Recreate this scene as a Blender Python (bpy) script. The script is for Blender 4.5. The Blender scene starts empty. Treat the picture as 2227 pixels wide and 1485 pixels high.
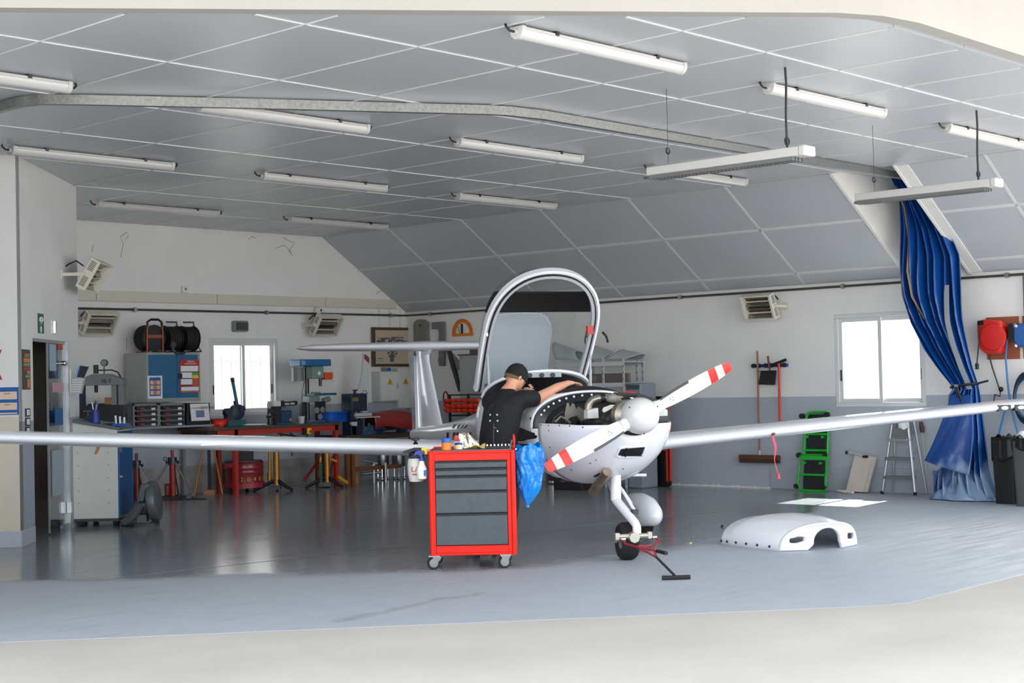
import bpy, bmesh, math, random
import numpy as np
from mathutils import Vector, Matrix
from mathutils.bvhtree import BVHTree
SC = bpy.context.scene
COL = SC.collection
PI = math.pi
random.seed(7)

# ------------------------------------------------------------------ camera (solved from the two walls, ceiling grid and verticals)
FPX, PITCH, ROLL, YAW = 3333.015, 0.0262766, -0.0228096, 0.746975
IW, IH = 2227.0, 1485.0
_f = np.array([math.cos(YAW)*math.cos(PITCH), math.sin(YAW)*math.cos(PITCH), math.sin(PITCH)])
_r = np.cross(_f, [0, 0, 1.0]); _r /= np.linalg.norm(_r)
_u = np.cross(_r, _f)
CR = math.cos(ROLL)*_r + math.sin(ROLL)*_u
CU = -math.sin(ROLL)*_r + math.cos(ROLL)*_u
CF = _f
CP = np.array([-17.3157, -18.4125, 1.5])
def ray(x, y): return CF + (x-IW/2)/FPX*CR - (y-IH/2)/FPX*CU
_d = ray(890, 1034); _t = 1.5/-_d[2]
CP = np.array([0, 0, 0.0]) - _d*_t; CP[2] = 1.5
def FL(x, y, z=0.0):
    d = ray(x, y); return CP + d*((z-CP[2])/d[2])
def WL(x, y, Y=0.0):
    d = ray(x, y); return CP + d*((Y-CP[1])/d[1])
def WR(x, y, X=0.0):
    d = ray(x, y); return CP + d*((X-CP[0])/d[0])
def AT(x, y, D): return CP + ray(x, y)*D
def PR(p):
    v = np.asarray(p, float)-CP; z = v@CF
    return (IW/2+FPX*(v@CR)/z, IH/2-FPX*(v@CU)/z, z)

cam = bpy.data.cameras.new('camera'); cam.sensor_width = 36.0; cam.lens = FPX/IW*36.0
cam.clip_start = 0.1; cam.clip_end = 300
camo = bpy.data.objects.new('camera', cam); COL.objects.link(camo)
camo.matrix_world = Matrix(((CR[0], CU[0], -CF[0], CP[0]), (CR[1], CU[1], -CF[1], CP[1]), (CR[2], CU[2], -CF[2], CP[2]), (0, 0, 0, 1)))
SC.camera = camo
RZC = math.atan2(CR[1], CR[0])

# ------------------------------------------------------------------ light
SKY_STRENGTH, SUN_STRENGTH, EXPOSURE = 1.0, 7.0, 1.95
w = bpy.data.worlds.new('sky'); SC.world = w; w.use_nodes = True
bg = w.node_tree.nodes['Background']
bg.inputs['Color'].default_value = (0.90, 0.95, 1.0, 1); bg.inputs['Strength'].default_value = SKY_STRENGTH
sl = bpy.data.lights.new('sun', 'SUN'); sl.energy = SUN_STRENGTH; sl.angle = math.radians(0.6); sl.color = (1.0, 0.97, 0.93)
so = bpy.data.objects.new('sun', sl); COL.objects.link(so)
so.rotation_euler = Vector((-0.98, -0.12, -1.0)).to_track_quat('-Z', 'Y').to_euler(); so.location = (6, 0, 12)
vs = SC.view_settings
vs.view_transform = 'Standard'; vs.look = 'None'; vs.exposure = EXPOSURE; vs.gamma = 1.0; vs.use_curve_mapping = False
try:
    SC.cycles.max_bounces = 10; SC.cycles.diffuse_bounces = 6; SC.cycles.glossy_bounces = 4
    SC.cycles.transparent_max_bounces = 12; SC.cycles.sample_clamp_indirect = 6.0
except Exception: pass

# ------------------------------------------------------------------ materials
def lin(c):
    return tuple(((v/255.0)/12.92 if v/255.0 <= 0.04045 else ((v/255.0+0.055)/1.055)**2.4) for v in c)
MATS = {}
def M(name, rgb=None, rough=0.5, metal=0.0, var=0.06, scale=6.0, bump=0.0, bscale=60.0, coat=0.0, emit=0.0, spec=0.5, stretch=None):
    if name in MATS: return MATS[name]
    m = bpy.data.materials.new(name); m.use_nodes = True
    nt = m.node_tree; b = nt.nodes['Principled BSDF']
    c = lin(rgb)
    b.inputs['Roughness'].default_value = rough; b.inputs['Metallic'].default_value = metal
    b.inputs['Coat Weight'].default_value = coat; b.inputs['Coat Roughness'].default_value = 0.05
    b.inputs['Specular IOR Level'].default_value = spec
    tc = nt.nodes.new('ShaderNodeTexCoord')
    mp = nt.nodes.new('ShaderNodeMapping'); nt.links.new(tc.outputs['Object'], mp.inputs['Vector'])
    if stretch: mp.inputs['Scale'].default_value = stretch
    n = nt.nodes.new('ShaderNodeTexNoise'); n.inputs['Scale'].default_value = scale; n.inputs['Detail'].default_value = 4
    nt.links.new(mp.outputs['Vector'], n.inputs['Vector'])
    mx = nt.nodes.new('ShaderNodeMix'); mx.data_type = 'RGBA'
    mx.inputs['A'].default_value = tuple(max(0, v*(1-2*var)) for v in c)+(1,)
    mx.inputs['B'].default_value = tuple(min(1, v*(1+2*var)) for v in c)+(1,)
    nt.links.new(n.outputs['Fac'], mx.inputs['Factor']); nt.links.new(mx.outputs['Result'], b.inputs['Base Color'])
    if bump > 0:
        n2 = nt.nodes.new('ShaderNodeTexNoise'); n2.inputs['Scale'].default_value = bscale; n2.inputs['Detail'].default_value = 3
        nt.links.new(mp.outputs['Vector'], n2.inputs['Vector'])
        bp = nt.nodes.new('ShaderNodeBump'); bp.inputs['Strength'].default_value = bump; bp.inputs['Distance'].default_value = 0.01
        nt.links.new(n2.outputs['Fac'], bp.inputs['Height']); nt.links.new(bp.outputs['Normal'], b.inputs['Normal'])
    if emit > 0:
        b.inputs['Emission Color'].default_value = c+(1,); b.inputs['Emission Strength'].default_value = emit
    MATS[name] = m; return m

def glass_mat(name, tint=(1, 1, 1), gloss=0.12):
    if name in MATS: return MATS[name]
    m = bpy.data.materials.new(name); m.use_nodes = True; nt = m.node_tree; nt.nodes.clear()
    out = nt.nodes.new('ShaderNodeOutputMaterial'); tr = nt.nodes.new('ShaderNodeBsdfTransparent'); gl = nt.nodes.new('ShaderNodeBsdfGlossy')
    tr.inputs['Color'].default_value = tint+(1,); gl.inputs['Roughness'].default_value = 0.02
    lw = nt.nodes.new('ShaderNodeLayerWeight'); lw.inputs['Blend'].default_value = 0.5
    pw = nt.nodes.new('ShaderNodeMath'); pw.operation = 'POWER'; pw.inputs[1].default_value = 4.0; nt.links.new(lw.outputs['Facing'], pw.inputs[0])
    mu = nt.nodes.new('ShaderNodeMath'); mu.operation = 'MULTIPLY_ADD'; mu.inputs[1].default_value = 0.7; mu.inputs[2].default_value = 0.02+gloss*0.15
    nt.links.new(pw.outputs[0], mu.inputs[0])
    ms = nt.nodes.new('ShaderNodeMixShader')
    nt.links.new(mu.outputs[0], ms.inputs[0]); nt.links.new(tr.outputs[0], ms.inputs[1]); nt.links.new(gl.outputs[0], ms.inputs[2])
    nt.links.new(ms.outputs[0], out.inputs[0]); MATS[name] = m; return m

def wall_mat(name, up, low, zsplit=1.22, dirty=0.05):
    m = bpy.data.materials.new(name); m.use_nodes = True; nt = m.node_tree; b = nt.nodes['Principled BSDF']
    b.inputs['Roughness'].default_value = 0.6
    g = nt.nodes.new('ShaderNodeNewGeometry'); sx = nt.nodes.new('ShaderNodeSeparateXYZ'); nt.links.new(g.outputs['Position'], sx.inputs[0])
    gt = nt.nodes.new('ShaderNodeMath'); gt.operation = 'GREATER_THAN'; gt.inputs[1].default_value = zsplit; nt.links.new(sx.outputs['Z'], gt.inputs[0])
    n = nt.nodes.new('ShaderNodeTexNoise'); n.inputs['Scale'].default_value = 1.6; n.inputs['Detail'].default_value = 6; nt.links.new(g.outputs['Position'], n.inputs['Vector'])
    mx = nt.nodes.new('ShaderNodeMix'); mx.data_type = 'RGBA'; mx.inputs['A'].default_value = lin(low)+(1,); mx.inputs['B'].default_value = lin(up)+(1,)
    nt.links.new(gt.outputs[0], mx.inputs['Factor'])
    mr = nt.nodes.new('ShaderNodeMapRange'); mr.inputs[1].default_value = 0.3; mr.inputs[2].default_value = 0.7; mr.inputs[3].default_value = 1-2*dirty; mr.inputs[4].default_value = 1.0
    nt.links.new(n.outputs['Fac'], mr.inputs[0])
    mm = nt.nodes.new('ShaderNodeMix'); mm.data_type = 'RGBA'; mm.blend_type = 'MULTIPLY'; mm.inputs['Factor'].default_value = 1.0
    nt.links.new(mx.outputs['Result'], mm.inputs['A']); nt.links.new(mr.outputs[0], mm.inputs['B']); nt.links.new(mm.outputs['Result'], b.inputs['Base Color'])
    bn = nt.nodes.new('ShaderNodeTexNoise'); bn.inputs['Scale'].default_value = 45; nt.links.new(g.outputs['Position'], bn.inputs['Vector'])
    bp = nt.nodes.new('ShaderNodeBump'); bp.inputs['Strength'].default_value = 0.12; bp.inputs['Distance'].default_value = 0.01
    nt.links.new(bn.outputs['Fac'], bp.inputs['Height']); nt.links.new(bp.outputs['Normal'], b.inputs['Normal'])
    MATS[name] = m; return m

# ------------------------------------------------------------------ mesh helpers
class MB:
    def __init__(s): s.v = []; s.f = []; s.m = []; s.mi = 0; s.T = None
    def mat(s, i): s.mi = i; return s
    def add(s, vs, fs):
        o = len(s.v)
        for p in vs:
            p = Vector(p)
            if s.T is not None: p = s.T @ p
            s.v.append(tuple(p))
        for f in fs: s.f.append(tuple(o+i for i in f)); s.m.append(s.mi)
        return s
    def box(s, x0, x1, y0, y1, z0, z1):
        return s.add([(x0,y0,z0),(x1,y0,z0),(x1,y1,z0),(x0,y1,z0),(x0,y0,z1),(x1,y0,z1),(x1,y1,z1),(x0,y1,z1)],
                     [(0,3,2,1),(4,5,6,7),(0,1,5,4),(1,2,6,5),(2,3,7,6),(3,0,4,7)])
    def cbox(s, c, d): return s.box(c[0]-d[0]/2, c[0]+d[0]/2, c[1]-d[1]/2, c[1]+d[1]/2, c[2]-d[2]/2, c[2]+d[2]/2)
    def loft(s, rings, closed=True, cap0=True, cap1=True):
        n = len(rings[0]); vs = [p for r in rings for p in r]; fs = []
        for i in range(len(rings)-1):
            for j in range(n if closed else n-1):
                k = (j+1) % n
                fs.append((i*n+j, i*n+k, (i+1)*n+k, (i+1)*n+j))
        if cap0: fs.append(tuple(reversed(range(n))))
        if cap1: fs.append(tuple((len(rings)-1)*n+j for j in range(n)))
        return s.add(vs, fs)
    def ring(s, c, ax, r, n=12, r2=None, up=None):
        c = Vector(c); ax = Vector(ax).normalized()
        if up is None: up = Vector((0,0,1)) if abs(ax.z) < 0.9 else Vector((1,0,0))
        a = ax.cross(Vector(up)).normalized(); b = ax.cross(a).normalized()
        r2 = r if r2 is None else r2
        return [c+a*math.cos(2*PI*i/n)*r+b*math.sin(2*PI*i/n)*r2 for i in range(n)]
    def cyl(s, p0, p1, r0, r1=None, n=12):
        r1 = r0 if r1 is None else r1; ax = Vector(p1)-Vector(p0)
        return s.loft([s.ring(p0, ax, r0, n), s.ring(p1, ax, r1, n)])
    def lathe(s, prof, o=(0,0,0), ax=(0,0,1), n=20):
        o = Vector(o); ax = Vector(ax).normalized()
        return s.loft([s.ring(o+ax*h, ax, max(r, 1e-4), n) for r, h in prof])
    def tube(s, pts, r, n=8, closed=False, flat=None):
        pts = [Vector(p) for p in pts]; N = len(pts); rings = []
        rr = r if isinstance(r, (list, tuple)) else [r]*N
        prev = None
        for i in range(N):
            if closed: t = pts[(i+1) % N]-pts[i-1]
            else: t = pts[min(i+1, N-1)]-pts[max(i-1, 0)]
            if t.length < 1e-9: t = Vector((0,0,1))
            t.normalize()
            if prev is None:
                up = Vector((0,0,1)) if abs(t.z) < 0.9 else Vector((1,0,0)); a = t.cross(up).normalized()
            else:
                a = prev - t*prev.dot(t)
                a = a.normalized() if a.length > 1e-6 else t.orthogonal().normalized()
            prev = a; b = t.cross(a)
            q = flat if flat else 1.0
            rings.append([pts[i]+a*math.cos(2*PI*k/n)*rr[i]+b*math.sin(2*PI*k/n)*rr[i]*q for k in range(n)])
        if closed:
            rings.append(rings[0]); return s.loft(rings, True, False, False)
        return s.loft(rings)
    def prism(s, poly, axis, h0, h1):
        f = {'x': lambda a,b,h: (h,a,b), 'y': lambda a,b,h: (a,h,b), 'z': lambda a,b,h: (a,b,h)}[axis]
        return s.loft([[f(a,b,h0) for a,b in poly], [f(a,b,h1) for a,b in poly]])
    def ell(s, c, r, nu=16, nv=10):
        c = Vector(c); rings = []
        for j in range(nv+1):
            t = PI*j/nv; q = max(math.sin(t), 1e-3)
            rings.append([c+Vector((r[0]*q*math.cos(2*PI*i/nu), r[1]*q*math.sin(2*PI*i/nu), -r[2]*math.cos(t))) for i in range(nu)])
        return s.loft(rings)
    def grid(s, fn, nu, nv):
        vs = [fn(i/nu, j/nv) for j in range(nv+1) for i in range(nu+1)]
        return s.add(vs, [(j*(nu+1)+i, j*(nu+1)+i+1, (j+1)*(nu+1)+i+1, (j+1)*(nu+1)+i) for j in range(nv) for i in range(nu)])
    def mesh(s, name, mats, ang=35):
        me = bpy.data.meshes.new(name); me.from_pydata(s.v, [], s.f)
        mats = mats if isinstance(mats, (list, tuple)) else [mats]
        for m in mats: me.materials.append(m)
        me.polygons.foreach_set('material_index', s.m)
        me.polygons.foreach_set('use_smooth', [True]*len(s.f))
        bm = bmesh.new(); bm.from_mesh(me); bmesh.ops.recalc_face_normals(bm, faces=bm.faces); bm.to_mesh(me); bm.free()
        me.set_sharp_from_angle(angle=math.radians(ang)); me.update(); return me
    def build(s, name, mats, parent=None, bevel=0, label=None, solid=0, sub=0, ang=35, stuff=False):
        o = bpy.data.objects.new(name, s.mesh(name, mats, ang)); COL.objects.link(o)
        if parent is not None: o.parent = parent
        if solid: md = o.modifiers.new('s', 'SOLIDIFY'); md.thickness = solid; md.offset = 0
        if bevel: md = o.modifiers.new('b', 'BEVEL'); md.width = bevel; md.segments = 2; md.limit_method = 'ANGLE'; md.angle_limit = math.radians(40)
        if sub: md = o.modifiers.new('d', 'SUBSURF'); md.levels = sub; md.render_levels = sub
        if label: o['label'] = label
        if stuff: o['kind'] = 'stuff'
        return o
def arc(c, r, a0, a1, n, plane='xz', r2=None):
    r2 = r if r2 is None else r2; out = []
    for i in range(n+1):
        t = math.radians(a0+(a1-a0)*i/n); a, b = r*math.cos(t), r2*math.sin(t)
        out.append({'xz': (c[0]+a, c[1], c[2]+b), 'xy': (c[0]+a, c[1]+b, c[2]), 'yz': (c[0], c[1]+a, c[2]+b)}[plane])
    return out
def rrect(x0, x1, z0, z1, r, n=4):
    out = []
    for cx, cz, a0 in ((x1-r, z0+r, -90), (x1-r, z1-r, 0), (x0+r, z1-r, 90), (x0+r, z0+r, 180)):
        for i in range(n+1):
            t = math.radians(a0+90*i/n); out.append((cx+r*math.cos(t), cz+r*math.sin(t)))
    return out
def tag(o, label=None, cat=None, group=None):
    if label: o['label'] = label
    if cat: o['category'] = cat
    if group: o['group'] = group
    return o
def thing(name, label, cat, loc=(0,0,0), rz=0.0, group=None):
    o = bpy.data.objects.new(name, None); COL.objects.link(o); o.empty_display_size = 0.1
    o.location = tuple(float(v) for v in loc); o.rotation_euler = (0, 0, rz); return tag(o, label, cat, group)
def struct(mb, name, mats, parent=None, **k):
    o = mb.build(name, mats, parent, **k)
    if parent is None: o['kind'] = 'structure'
    return o
def kids(o): return [c for c in list(bpy.data.objects) if c.parent == o]
def dup(root, loc, rz=None, label=None):
    def cp(o, par):
        c = o.copy(); COL.objects.link(c); c.parent = par
        for k in kids(o): cp(k, c)
        return c
    r = cp(root, None); r.location = tuple(float(v) for v in loc)
    if rz is not None: r.rotation_euler = (0, 0, rz)
    if label: r['label'] = label
    return r
def text(s, size, mat, parent, loc, rot=(PI/2, 0, 0), align='CENTER', depth=0.0006, sx=1.0):
    name = 'lettering'; cu = bpy.data.curves.new(name, 'FONT'); cu.body = s; cu.size = size; cu.align_x = align; cu.align_y = 'CENTER'; cu.extrude = depth; cu.resolution_u = 3
    t = bpy.data.objects.new('tmp', cu); COL.objects.link(t); bpy.context.view_layer.update()
    me = bpy.data.meshes.new_from_object(t.evaluated_get(bpy.context.evaluated_depsgraph_get()))
    bpy.data.objects.remove(t); me.name = name; me.materials.clear(); me.materials.append(mat)
    o = bpy.data.objects.new(name, me); COL.objects.link(o); o.parent = parent; o.location = loc; o.rotation_euler = rot; o.scale = (sx, 1, 1); return o
def TLr(rect, Y=0.0):
    x0, y0, x1, y1 = rect; ym = (y0+y1)/2; xm = (x0+x1)/2
    return WL(x0, ym, Y)[0], WL(x1, ym, Y)[0], WL(xm, y1, Y)[2], WL(xm, y0, Y)[2]
def TL(name, label, cat, rect, Y=0.0, group=None, floor=False):
    a, b, z0, z1 = TLr(rect, Y)
    if floor: z0 = 0.0
    return thing(name, label, cat, ((a+b)/2, Y, z0), 0, group), b-a, z1-z0
def TR(name, label, cat, rect, X=0.0, group=None, floor=False):
    x0, y0, x1, y1 = rect; ym = (y0+y1)/2; xm = (x0+x1)/2
    a, b, z0, z1 = WR(x0, ym, X)[1], WR(x1, ym, X)[1], WR(xm, y1, X)[2], WR(xm, y0, X)[2]
    if floor: z0 = 0.0
    return thing(name, label, cat, (X, (a+b)/2, z0), -PI/2, group), a-b, z1-z0
# ------------------------------------------------------------------ common materials
WHITE = M('white_paint', (226, 225, 221), 0.55, var=0.03)
CREAM = M('cream_enamel', (212, 207, 192), 0.45, var=0.04)
BLACK = M('black_plastic', (18, 18, 20), 0.5, var=0.1)
RUBBER = M('black_rubber', (24, 24, 25), 0.75, var=0.1)
STEEL = M('steel', (170, 172, 174), 0.3, metal=1.0, var=0.08)
CHROME = M('chrome', (215, 216, 218), 0.12, metal=1.0, var=0.03)
DSTEEL = M('dark_steel', (70, 70, 72), 0.4, metal=1.0, var=0.15)
ALU = M('aluminium', (182, 185, 188), 0.38, metal=0.9, var=0.06)
GALV = M('galvanised_steel', (150, 152, 150), 0.42, metal=0.85, var=0.22, scale=40)
RED = M('red_enamel', (216, 26, 6), 0.4, var=0.05, spec=0.3)
DRED = M('dark_red_paint', (128, 24, 20), 0.42, var=0.12)
BENCHRED = M('bench_red_paint', (172, 38, 22), 0.45, var=0.12)
BLUE = M('blue_enamel', (4, 92, 138), 0.4, var=0.07)
NAVY = M('navy_enamel', (26, 42, 62), 0.45, var=0.1)
TEAL = M('teal_enamel', (14, 92, 112), 0.4, var=0.1)
GREY = M('grey_enamel', (128, 132, 133), 0.5, var=0.06)
DGREY = M('dark_grey_enamel', (62, 66, 70), 0.5, var=0.1)
LGREY = M('light_grey_enamel', (176, 181, 184), 0.45, var=0.04)
WOOD = M('pale_wood', (176, 128, 84), 0.6, var=0.2, scale=12, stretch=(6, 6, 1))
BWOOD = M('brown_wood', (112, 66, 36), 0.55, var=0.2, scale=12, stretch=(1, 8, 8))
PAPER = M('white_paper', (232, 233, 236), 0.7, var=0.02)
ORANGE = M('orange_plastic', (226, 122, 22), 0.4, var=0.06)
YELLOW = M('yellow_plastic', (240, 196, 22), 0.4, var=0.05)
BBLUE = M('bright_blue_plastic', (24, 92, 178), 0.4, var=0.05)
GLASS = glass_mat('window_glass', (0.97, 0.985, 0.98))

# ------------------------------------------------------------------ floor and apron
def floor_material():
    m = bpy.data.materials.new('painted_concrete_floor'); m.use_nodes = True; nt = m.node_tree; N = nt.nodes; L = nt.links; b = N['Principled BSDF']
    g = N.new('ShaderNodeNewGeometry')
    def vm(op, a, v): n = N.new('ShaderNodeVectorMath'); n.operation = op; L.new(a, n.inputs[0]); n.inputs[1].default_value = v; return n
    def ma(op, a, bb, c=None, clamp=False):
        n = N.new('ShaderNodeMath'); n.operation = op; n.use_clamp = clamp
        for i, q in enumerate((a, bb, c)):
            if q is None: continue
            if isinstance(q, (int, float)): n.inputs[i].default_value = q
            else: L.new(q, n.inputs[i])
        return n.outputs[0]
    def noise(scale, detail=5, vec=None, rough=0.6):
        n = N.new('ShaderNodeTexNoise'); n.inputs['Scale'].default_value = scale; n.inputs['Detail'].default_value = detail; n.inputs['Roughness'].default_value = rough
        L.new(vec if vec else g.outputs['Position'], n.inputs['Vector']); return n.outputs['Fac']
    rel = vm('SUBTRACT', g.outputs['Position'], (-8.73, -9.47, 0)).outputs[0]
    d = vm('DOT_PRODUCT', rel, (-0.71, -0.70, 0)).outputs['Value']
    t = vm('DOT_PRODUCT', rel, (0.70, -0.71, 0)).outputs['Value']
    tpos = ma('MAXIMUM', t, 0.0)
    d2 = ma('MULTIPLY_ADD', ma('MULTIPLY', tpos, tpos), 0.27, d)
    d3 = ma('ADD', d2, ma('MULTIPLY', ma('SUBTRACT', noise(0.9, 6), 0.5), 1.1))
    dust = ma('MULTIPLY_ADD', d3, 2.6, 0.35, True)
    # on the right the bright floor sheen is painted in as pale streaks
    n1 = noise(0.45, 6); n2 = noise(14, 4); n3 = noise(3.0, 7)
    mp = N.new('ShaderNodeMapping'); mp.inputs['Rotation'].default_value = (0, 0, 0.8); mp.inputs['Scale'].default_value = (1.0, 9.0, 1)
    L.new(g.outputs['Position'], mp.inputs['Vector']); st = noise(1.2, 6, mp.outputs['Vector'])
    def mix(fac, A, B):
        n = N.new('ShaderNodeMix'); n.data_type = 'RGBA'
        L.new(fac, n.inputs['Factor'])
        for k, q in (('A', A), ('B', B)):
            if isinstance(q, tuple): n.inputs[k].default_value = q+(1,)
            else: L.new(q, n.inputs[k])
        return n.outputs['Result']
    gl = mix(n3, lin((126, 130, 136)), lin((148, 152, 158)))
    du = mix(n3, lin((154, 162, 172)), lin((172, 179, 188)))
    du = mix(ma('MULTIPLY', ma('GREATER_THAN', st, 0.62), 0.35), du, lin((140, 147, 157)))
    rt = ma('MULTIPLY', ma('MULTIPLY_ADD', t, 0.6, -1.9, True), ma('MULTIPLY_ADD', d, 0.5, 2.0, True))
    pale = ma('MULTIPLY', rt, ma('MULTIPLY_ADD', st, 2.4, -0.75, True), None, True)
    du = mix(pale, du, lin((216, 219, 222)))  # floor sheen put into the base colour
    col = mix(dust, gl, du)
    # skid mark
    pa_, pb_ = FL(725, 1352), FL(1050, 1288); dd = (pb_-pa_); ln = float(np.linalg.norm(dd)); dd = dd/ln
    rl_ = vm('SUBTRACT', g.outputs['Position'], tuple(float(v) for v in pa_)).outputs[0]
    al = vm('DOT_PRODUCT', rl_, tuple(float(v) for v in dd)).outputs['Value']; ac = vm('DOT_PRODUCT', rl_, (float(-dd[1]), float(dd[0]), 0)).outputs['Value']
    aw = ma('ABSOLUTE', ma('ADD', ac, ma('MULTIPLY', ma('SUBTRACT', noise(1.5, 3), .5), .5)), 0)
    k1 = ma('SUBTRACT', 1.0, ma('MULTIPLY', aw, 14.0), None, True); k2 = ma('MULTIPLY', ma('GREATER_THAN', al, 0.0), ma('LESS_THAN', al, ln))
    sk = ma('MULTIPLY', ma('MULTIPLY', k1, k2), ma('MULTIPLY', noise(9, 5), .7), None, True)
    col = mix(sk, col, lin((96, 100, 106)))
    L.new(col, b.inputs['Base Color'])
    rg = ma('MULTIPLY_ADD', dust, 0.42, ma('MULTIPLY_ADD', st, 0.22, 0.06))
    L.new(rg, b.inputs['Roughness']); b.inputs['Specular IOR Level'].default_value = 0.75
    bp = N.new('ShaderNodeBump'); bp.inputs['Strength'].default_value = 0.10; bp.inputs['Distance'].default_value = 0.006
    L.new(n2, bp.inputs['Height']); L.new(bp.outputs['Normal'], b.inputs['Normal'])
    MATS['floor'] = m; return m
DOORLINE = [(-15.6, -7.3), (-12.59, -9.83), (-8.5, -13.3), (-8.2, -13.45), (0.25, -13.45)]
fb = MB(); poly = DOORLINE + [(0.25, 0.25), (-15.6, 0.25)]
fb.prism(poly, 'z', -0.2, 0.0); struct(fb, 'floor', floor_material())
ap = M('apron_concrete', (178, 174, 169), 0.85, var=0.10, scale=0.9, bump=0.25, bscale=40)
apb = MB(); apb.box(-70, 60, -70, 60, -0.4, -0.002); struct(apb, 'floor', ap)
# drain joint line painted across the floor and the skid mark
jl = MB(); a, b_ = FL(150, 1268), FL(1560, 1112); dr = (b_-a)/np.linalg.norm(b_-a); nn = np.array([-dr[1], dr[0], 0])*0.008
jl.add([tuple(a-nn), tuple(b_-nn), tuple(b_+nn), tuple(a+nn)], [(0, 1, 2, 3)]); jl.T = None
o = jl.build('trim_1', M('pale_joint', (178, 184, 194), 0.6)); o.location.z = 0.002; o['kind'] = 'structure'

# ------------------------------------------------------------------ walls
WALLM = wall_mat('wall_paint', (234, 233, 230), (176, 183, 192), 1.22, 0.03)
ZC = 3.83
w1 = (WL(455, 815)[0], WL(605, 815)[0], 1.09, 2.235)
b = MB()
b.box(-9.5, w1[0], 0, 0.25, 0, 3.95).box(w1[1], -1.78, 0, 0.25, 0, 3.95).box(w1[0], w1[1], 0, 0.25, 0, w1[2]).box(w1[0], w1[1], 0, 0.25, w1[3], 3.95)
b.prism([(-1.78, 0), (0.25, 0), (0.25, 2.62), (-1.78, 3.95)], 'y', 0, 0.25)
struct(b, 'wall_left', WALLM)
wl_o = bpy.data.objects['wall_left']
for pl_px in ([(262, 560), (268, 530), (262, 515), (275, 505), (280, 512), (273, 520)], [(200, 548), (201, 540), (203, 532)], [(600, 540), (618, 533), (630, 545), (636, 556), (628, 545), (640, 530)], [(615, 516), (625, 522), (640, 528)], [(818, 640), (824, 634), (836, 632), (846, 634)], [(540, 520), (548, 514), (556, 518)], [(276, 735), (275, 750), (276, 762)]):
    b = MB(); b.tube([tuple(WL(x, y, -.001)) for x, y in pl_px], .004, 4); b.build('wall_crack', M('crack_grey', (140, 128, 116), .8), wl_o)
w2 = (-9.30, -8.03, 1.08, 2.27)
b = MB()
b.box(0, 0.25, w2[1], 0, 0, 2.72).box(0, 0.25, -13.45, w2[0], 0, 2.72).box(0, 0.25, w2[0], w2[1], 0, w2[2]).box(0, 0.25, w2[0], w2[1], w2[3], 2.72)
b.box(0, 0.25, -10.05, -9.0, 2.72, 3.95)
struct(b, 'wall_right', WALLM)

def window(n, loc, rz, w, h, blind=True):
    r = thing('window_%d' % n, None, None, loc, rz); r['kind'] = 'structure'
    f = M('window_aluminium', (214, 216, 216), 0.45, var=0.02)
    b = MB(); t = 0.055
    b.box(-w/2, w/2, -0.03, 0.09, 0, t).box(-w/2, w/2, -0.03, 0.09, h-t, h).box(-w/2, -w/2+t, -0.03, 0.09, t, h-t).box(w/2-t, w/2, -0.03, 0.09, t, h-t)
    b.build('window_frame', f, r, bevel=0.006)
    b = MB(); b.box(-w/2-0.05, w/2+0.05, -0.02, -0.001, -0.06, -0.0).box(-w/2-0.05, w/2+0.05, -0.02, -0.001, h, h+0.035).box(-w/2-0.05, -w/2, -0.02, -0.001, 0, h).box(w/2, w/2+0.05, -0.02, -0.001, 0, h)
    b.build('window_casing', WHITE, r)
    for s in (0, 1):
        x0, x1 = (-w/2+t, 0.03) if s == 0 else (-0.03, w/2-t); y0 = -0.012 if s == 0 else 0.03; q = 0.05
        b = MB(); z0, z1 = t, h-t
        b.box(x0, x1, y0, y0+0.03, z0, z0+q).box(x0, x1, y0, y0+0.03, z1-q, z1).box(x0, x0+q, y0, y0+0.03, z0+q, z1-q).box(x1-q, x1, y0, y0+0.03, z0+q, z1-q)
        sh = b.build('sash', f, r, bevel=0.004)
        b = MB(); b.box(x0+q, x1-q, y0+0.012, y0+0.018, z0+q, z1-q); b.build('pane', GLASS, sh)
        xx = x0+q*0.5 if s == 0 else x1-q*0.5
        b = MB(); b.box(xx-0.008, xx+0.008, y0-0.008, y0, h*0.28, h*0.4); b.build('latch', BLACK, sh)
    return r
window(1, ((w1[0]+w1[1])/2, 0.03, w1[2]), 0, w1[1]-w1[0], w1[3]-w1[2])
window(2, (0.03, (w2[0]+w2[1])/2, w2[2]), -PI/2, w2[1]-w2[0], w2[3]-w2[2])

# belt panels along the left wall (painted cover boards) and plinth plates
bt = MB(); bt.box(-9.0, 0.0, -0.02, -0.001, 2.725, 2.73); tr = struct(bt, 'trim_2', CREAM)
xs = [-9.0, -7.5, WL(207, 640)[0], WL(470, 650)[0], WL(705, 655)[0], -0.23]
for i in range(len(xs)-1):
    q = MB(); q.box(xs[i]+0.004, xs[i+1]-0.004, -0.03, -0.001, 2.735, 2.88); q.build('cover_board', CREAM, tr, bevel=0.004)
DIAM = None
def diamond_plate():
    m = bpy.data.materials.new('diamond_plate'); m.use_nodes = True; nt = m.node_tree; b = nt.nodes['Principled BSDF']
    b.inputs['Metallic'].default_value = 0.35; b.inputs['Roughness'].default_value = 0.4
    g = nt.nodes.new('ShaderNodeNewGeometry'); n = nt.nodes.new('ShaderNodeTexNoise'); n.inputs['Scale'].default_value = 5; n.inputs['Detail'].default_value = 5
    nt.links.new(g.outputs['Position'], n.inputs['Vector'])
    mx = nt.nodes.new('ShaderNodeMix'); mx.data_type = 'RGBA'; mx.inputs['A'].default_value = lin((112, 108, 106))+(1,); mx.inputs['B'].default_value = lin((206, 204, 204))+(1,)
    nt.links.new(n.outputs['Fac'], mx.inputs['Factor']); nt.links.new(mx.outputs['Result'], b.inputs['Base Color'])
    MATS['diamond'] = m; return m
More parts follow.
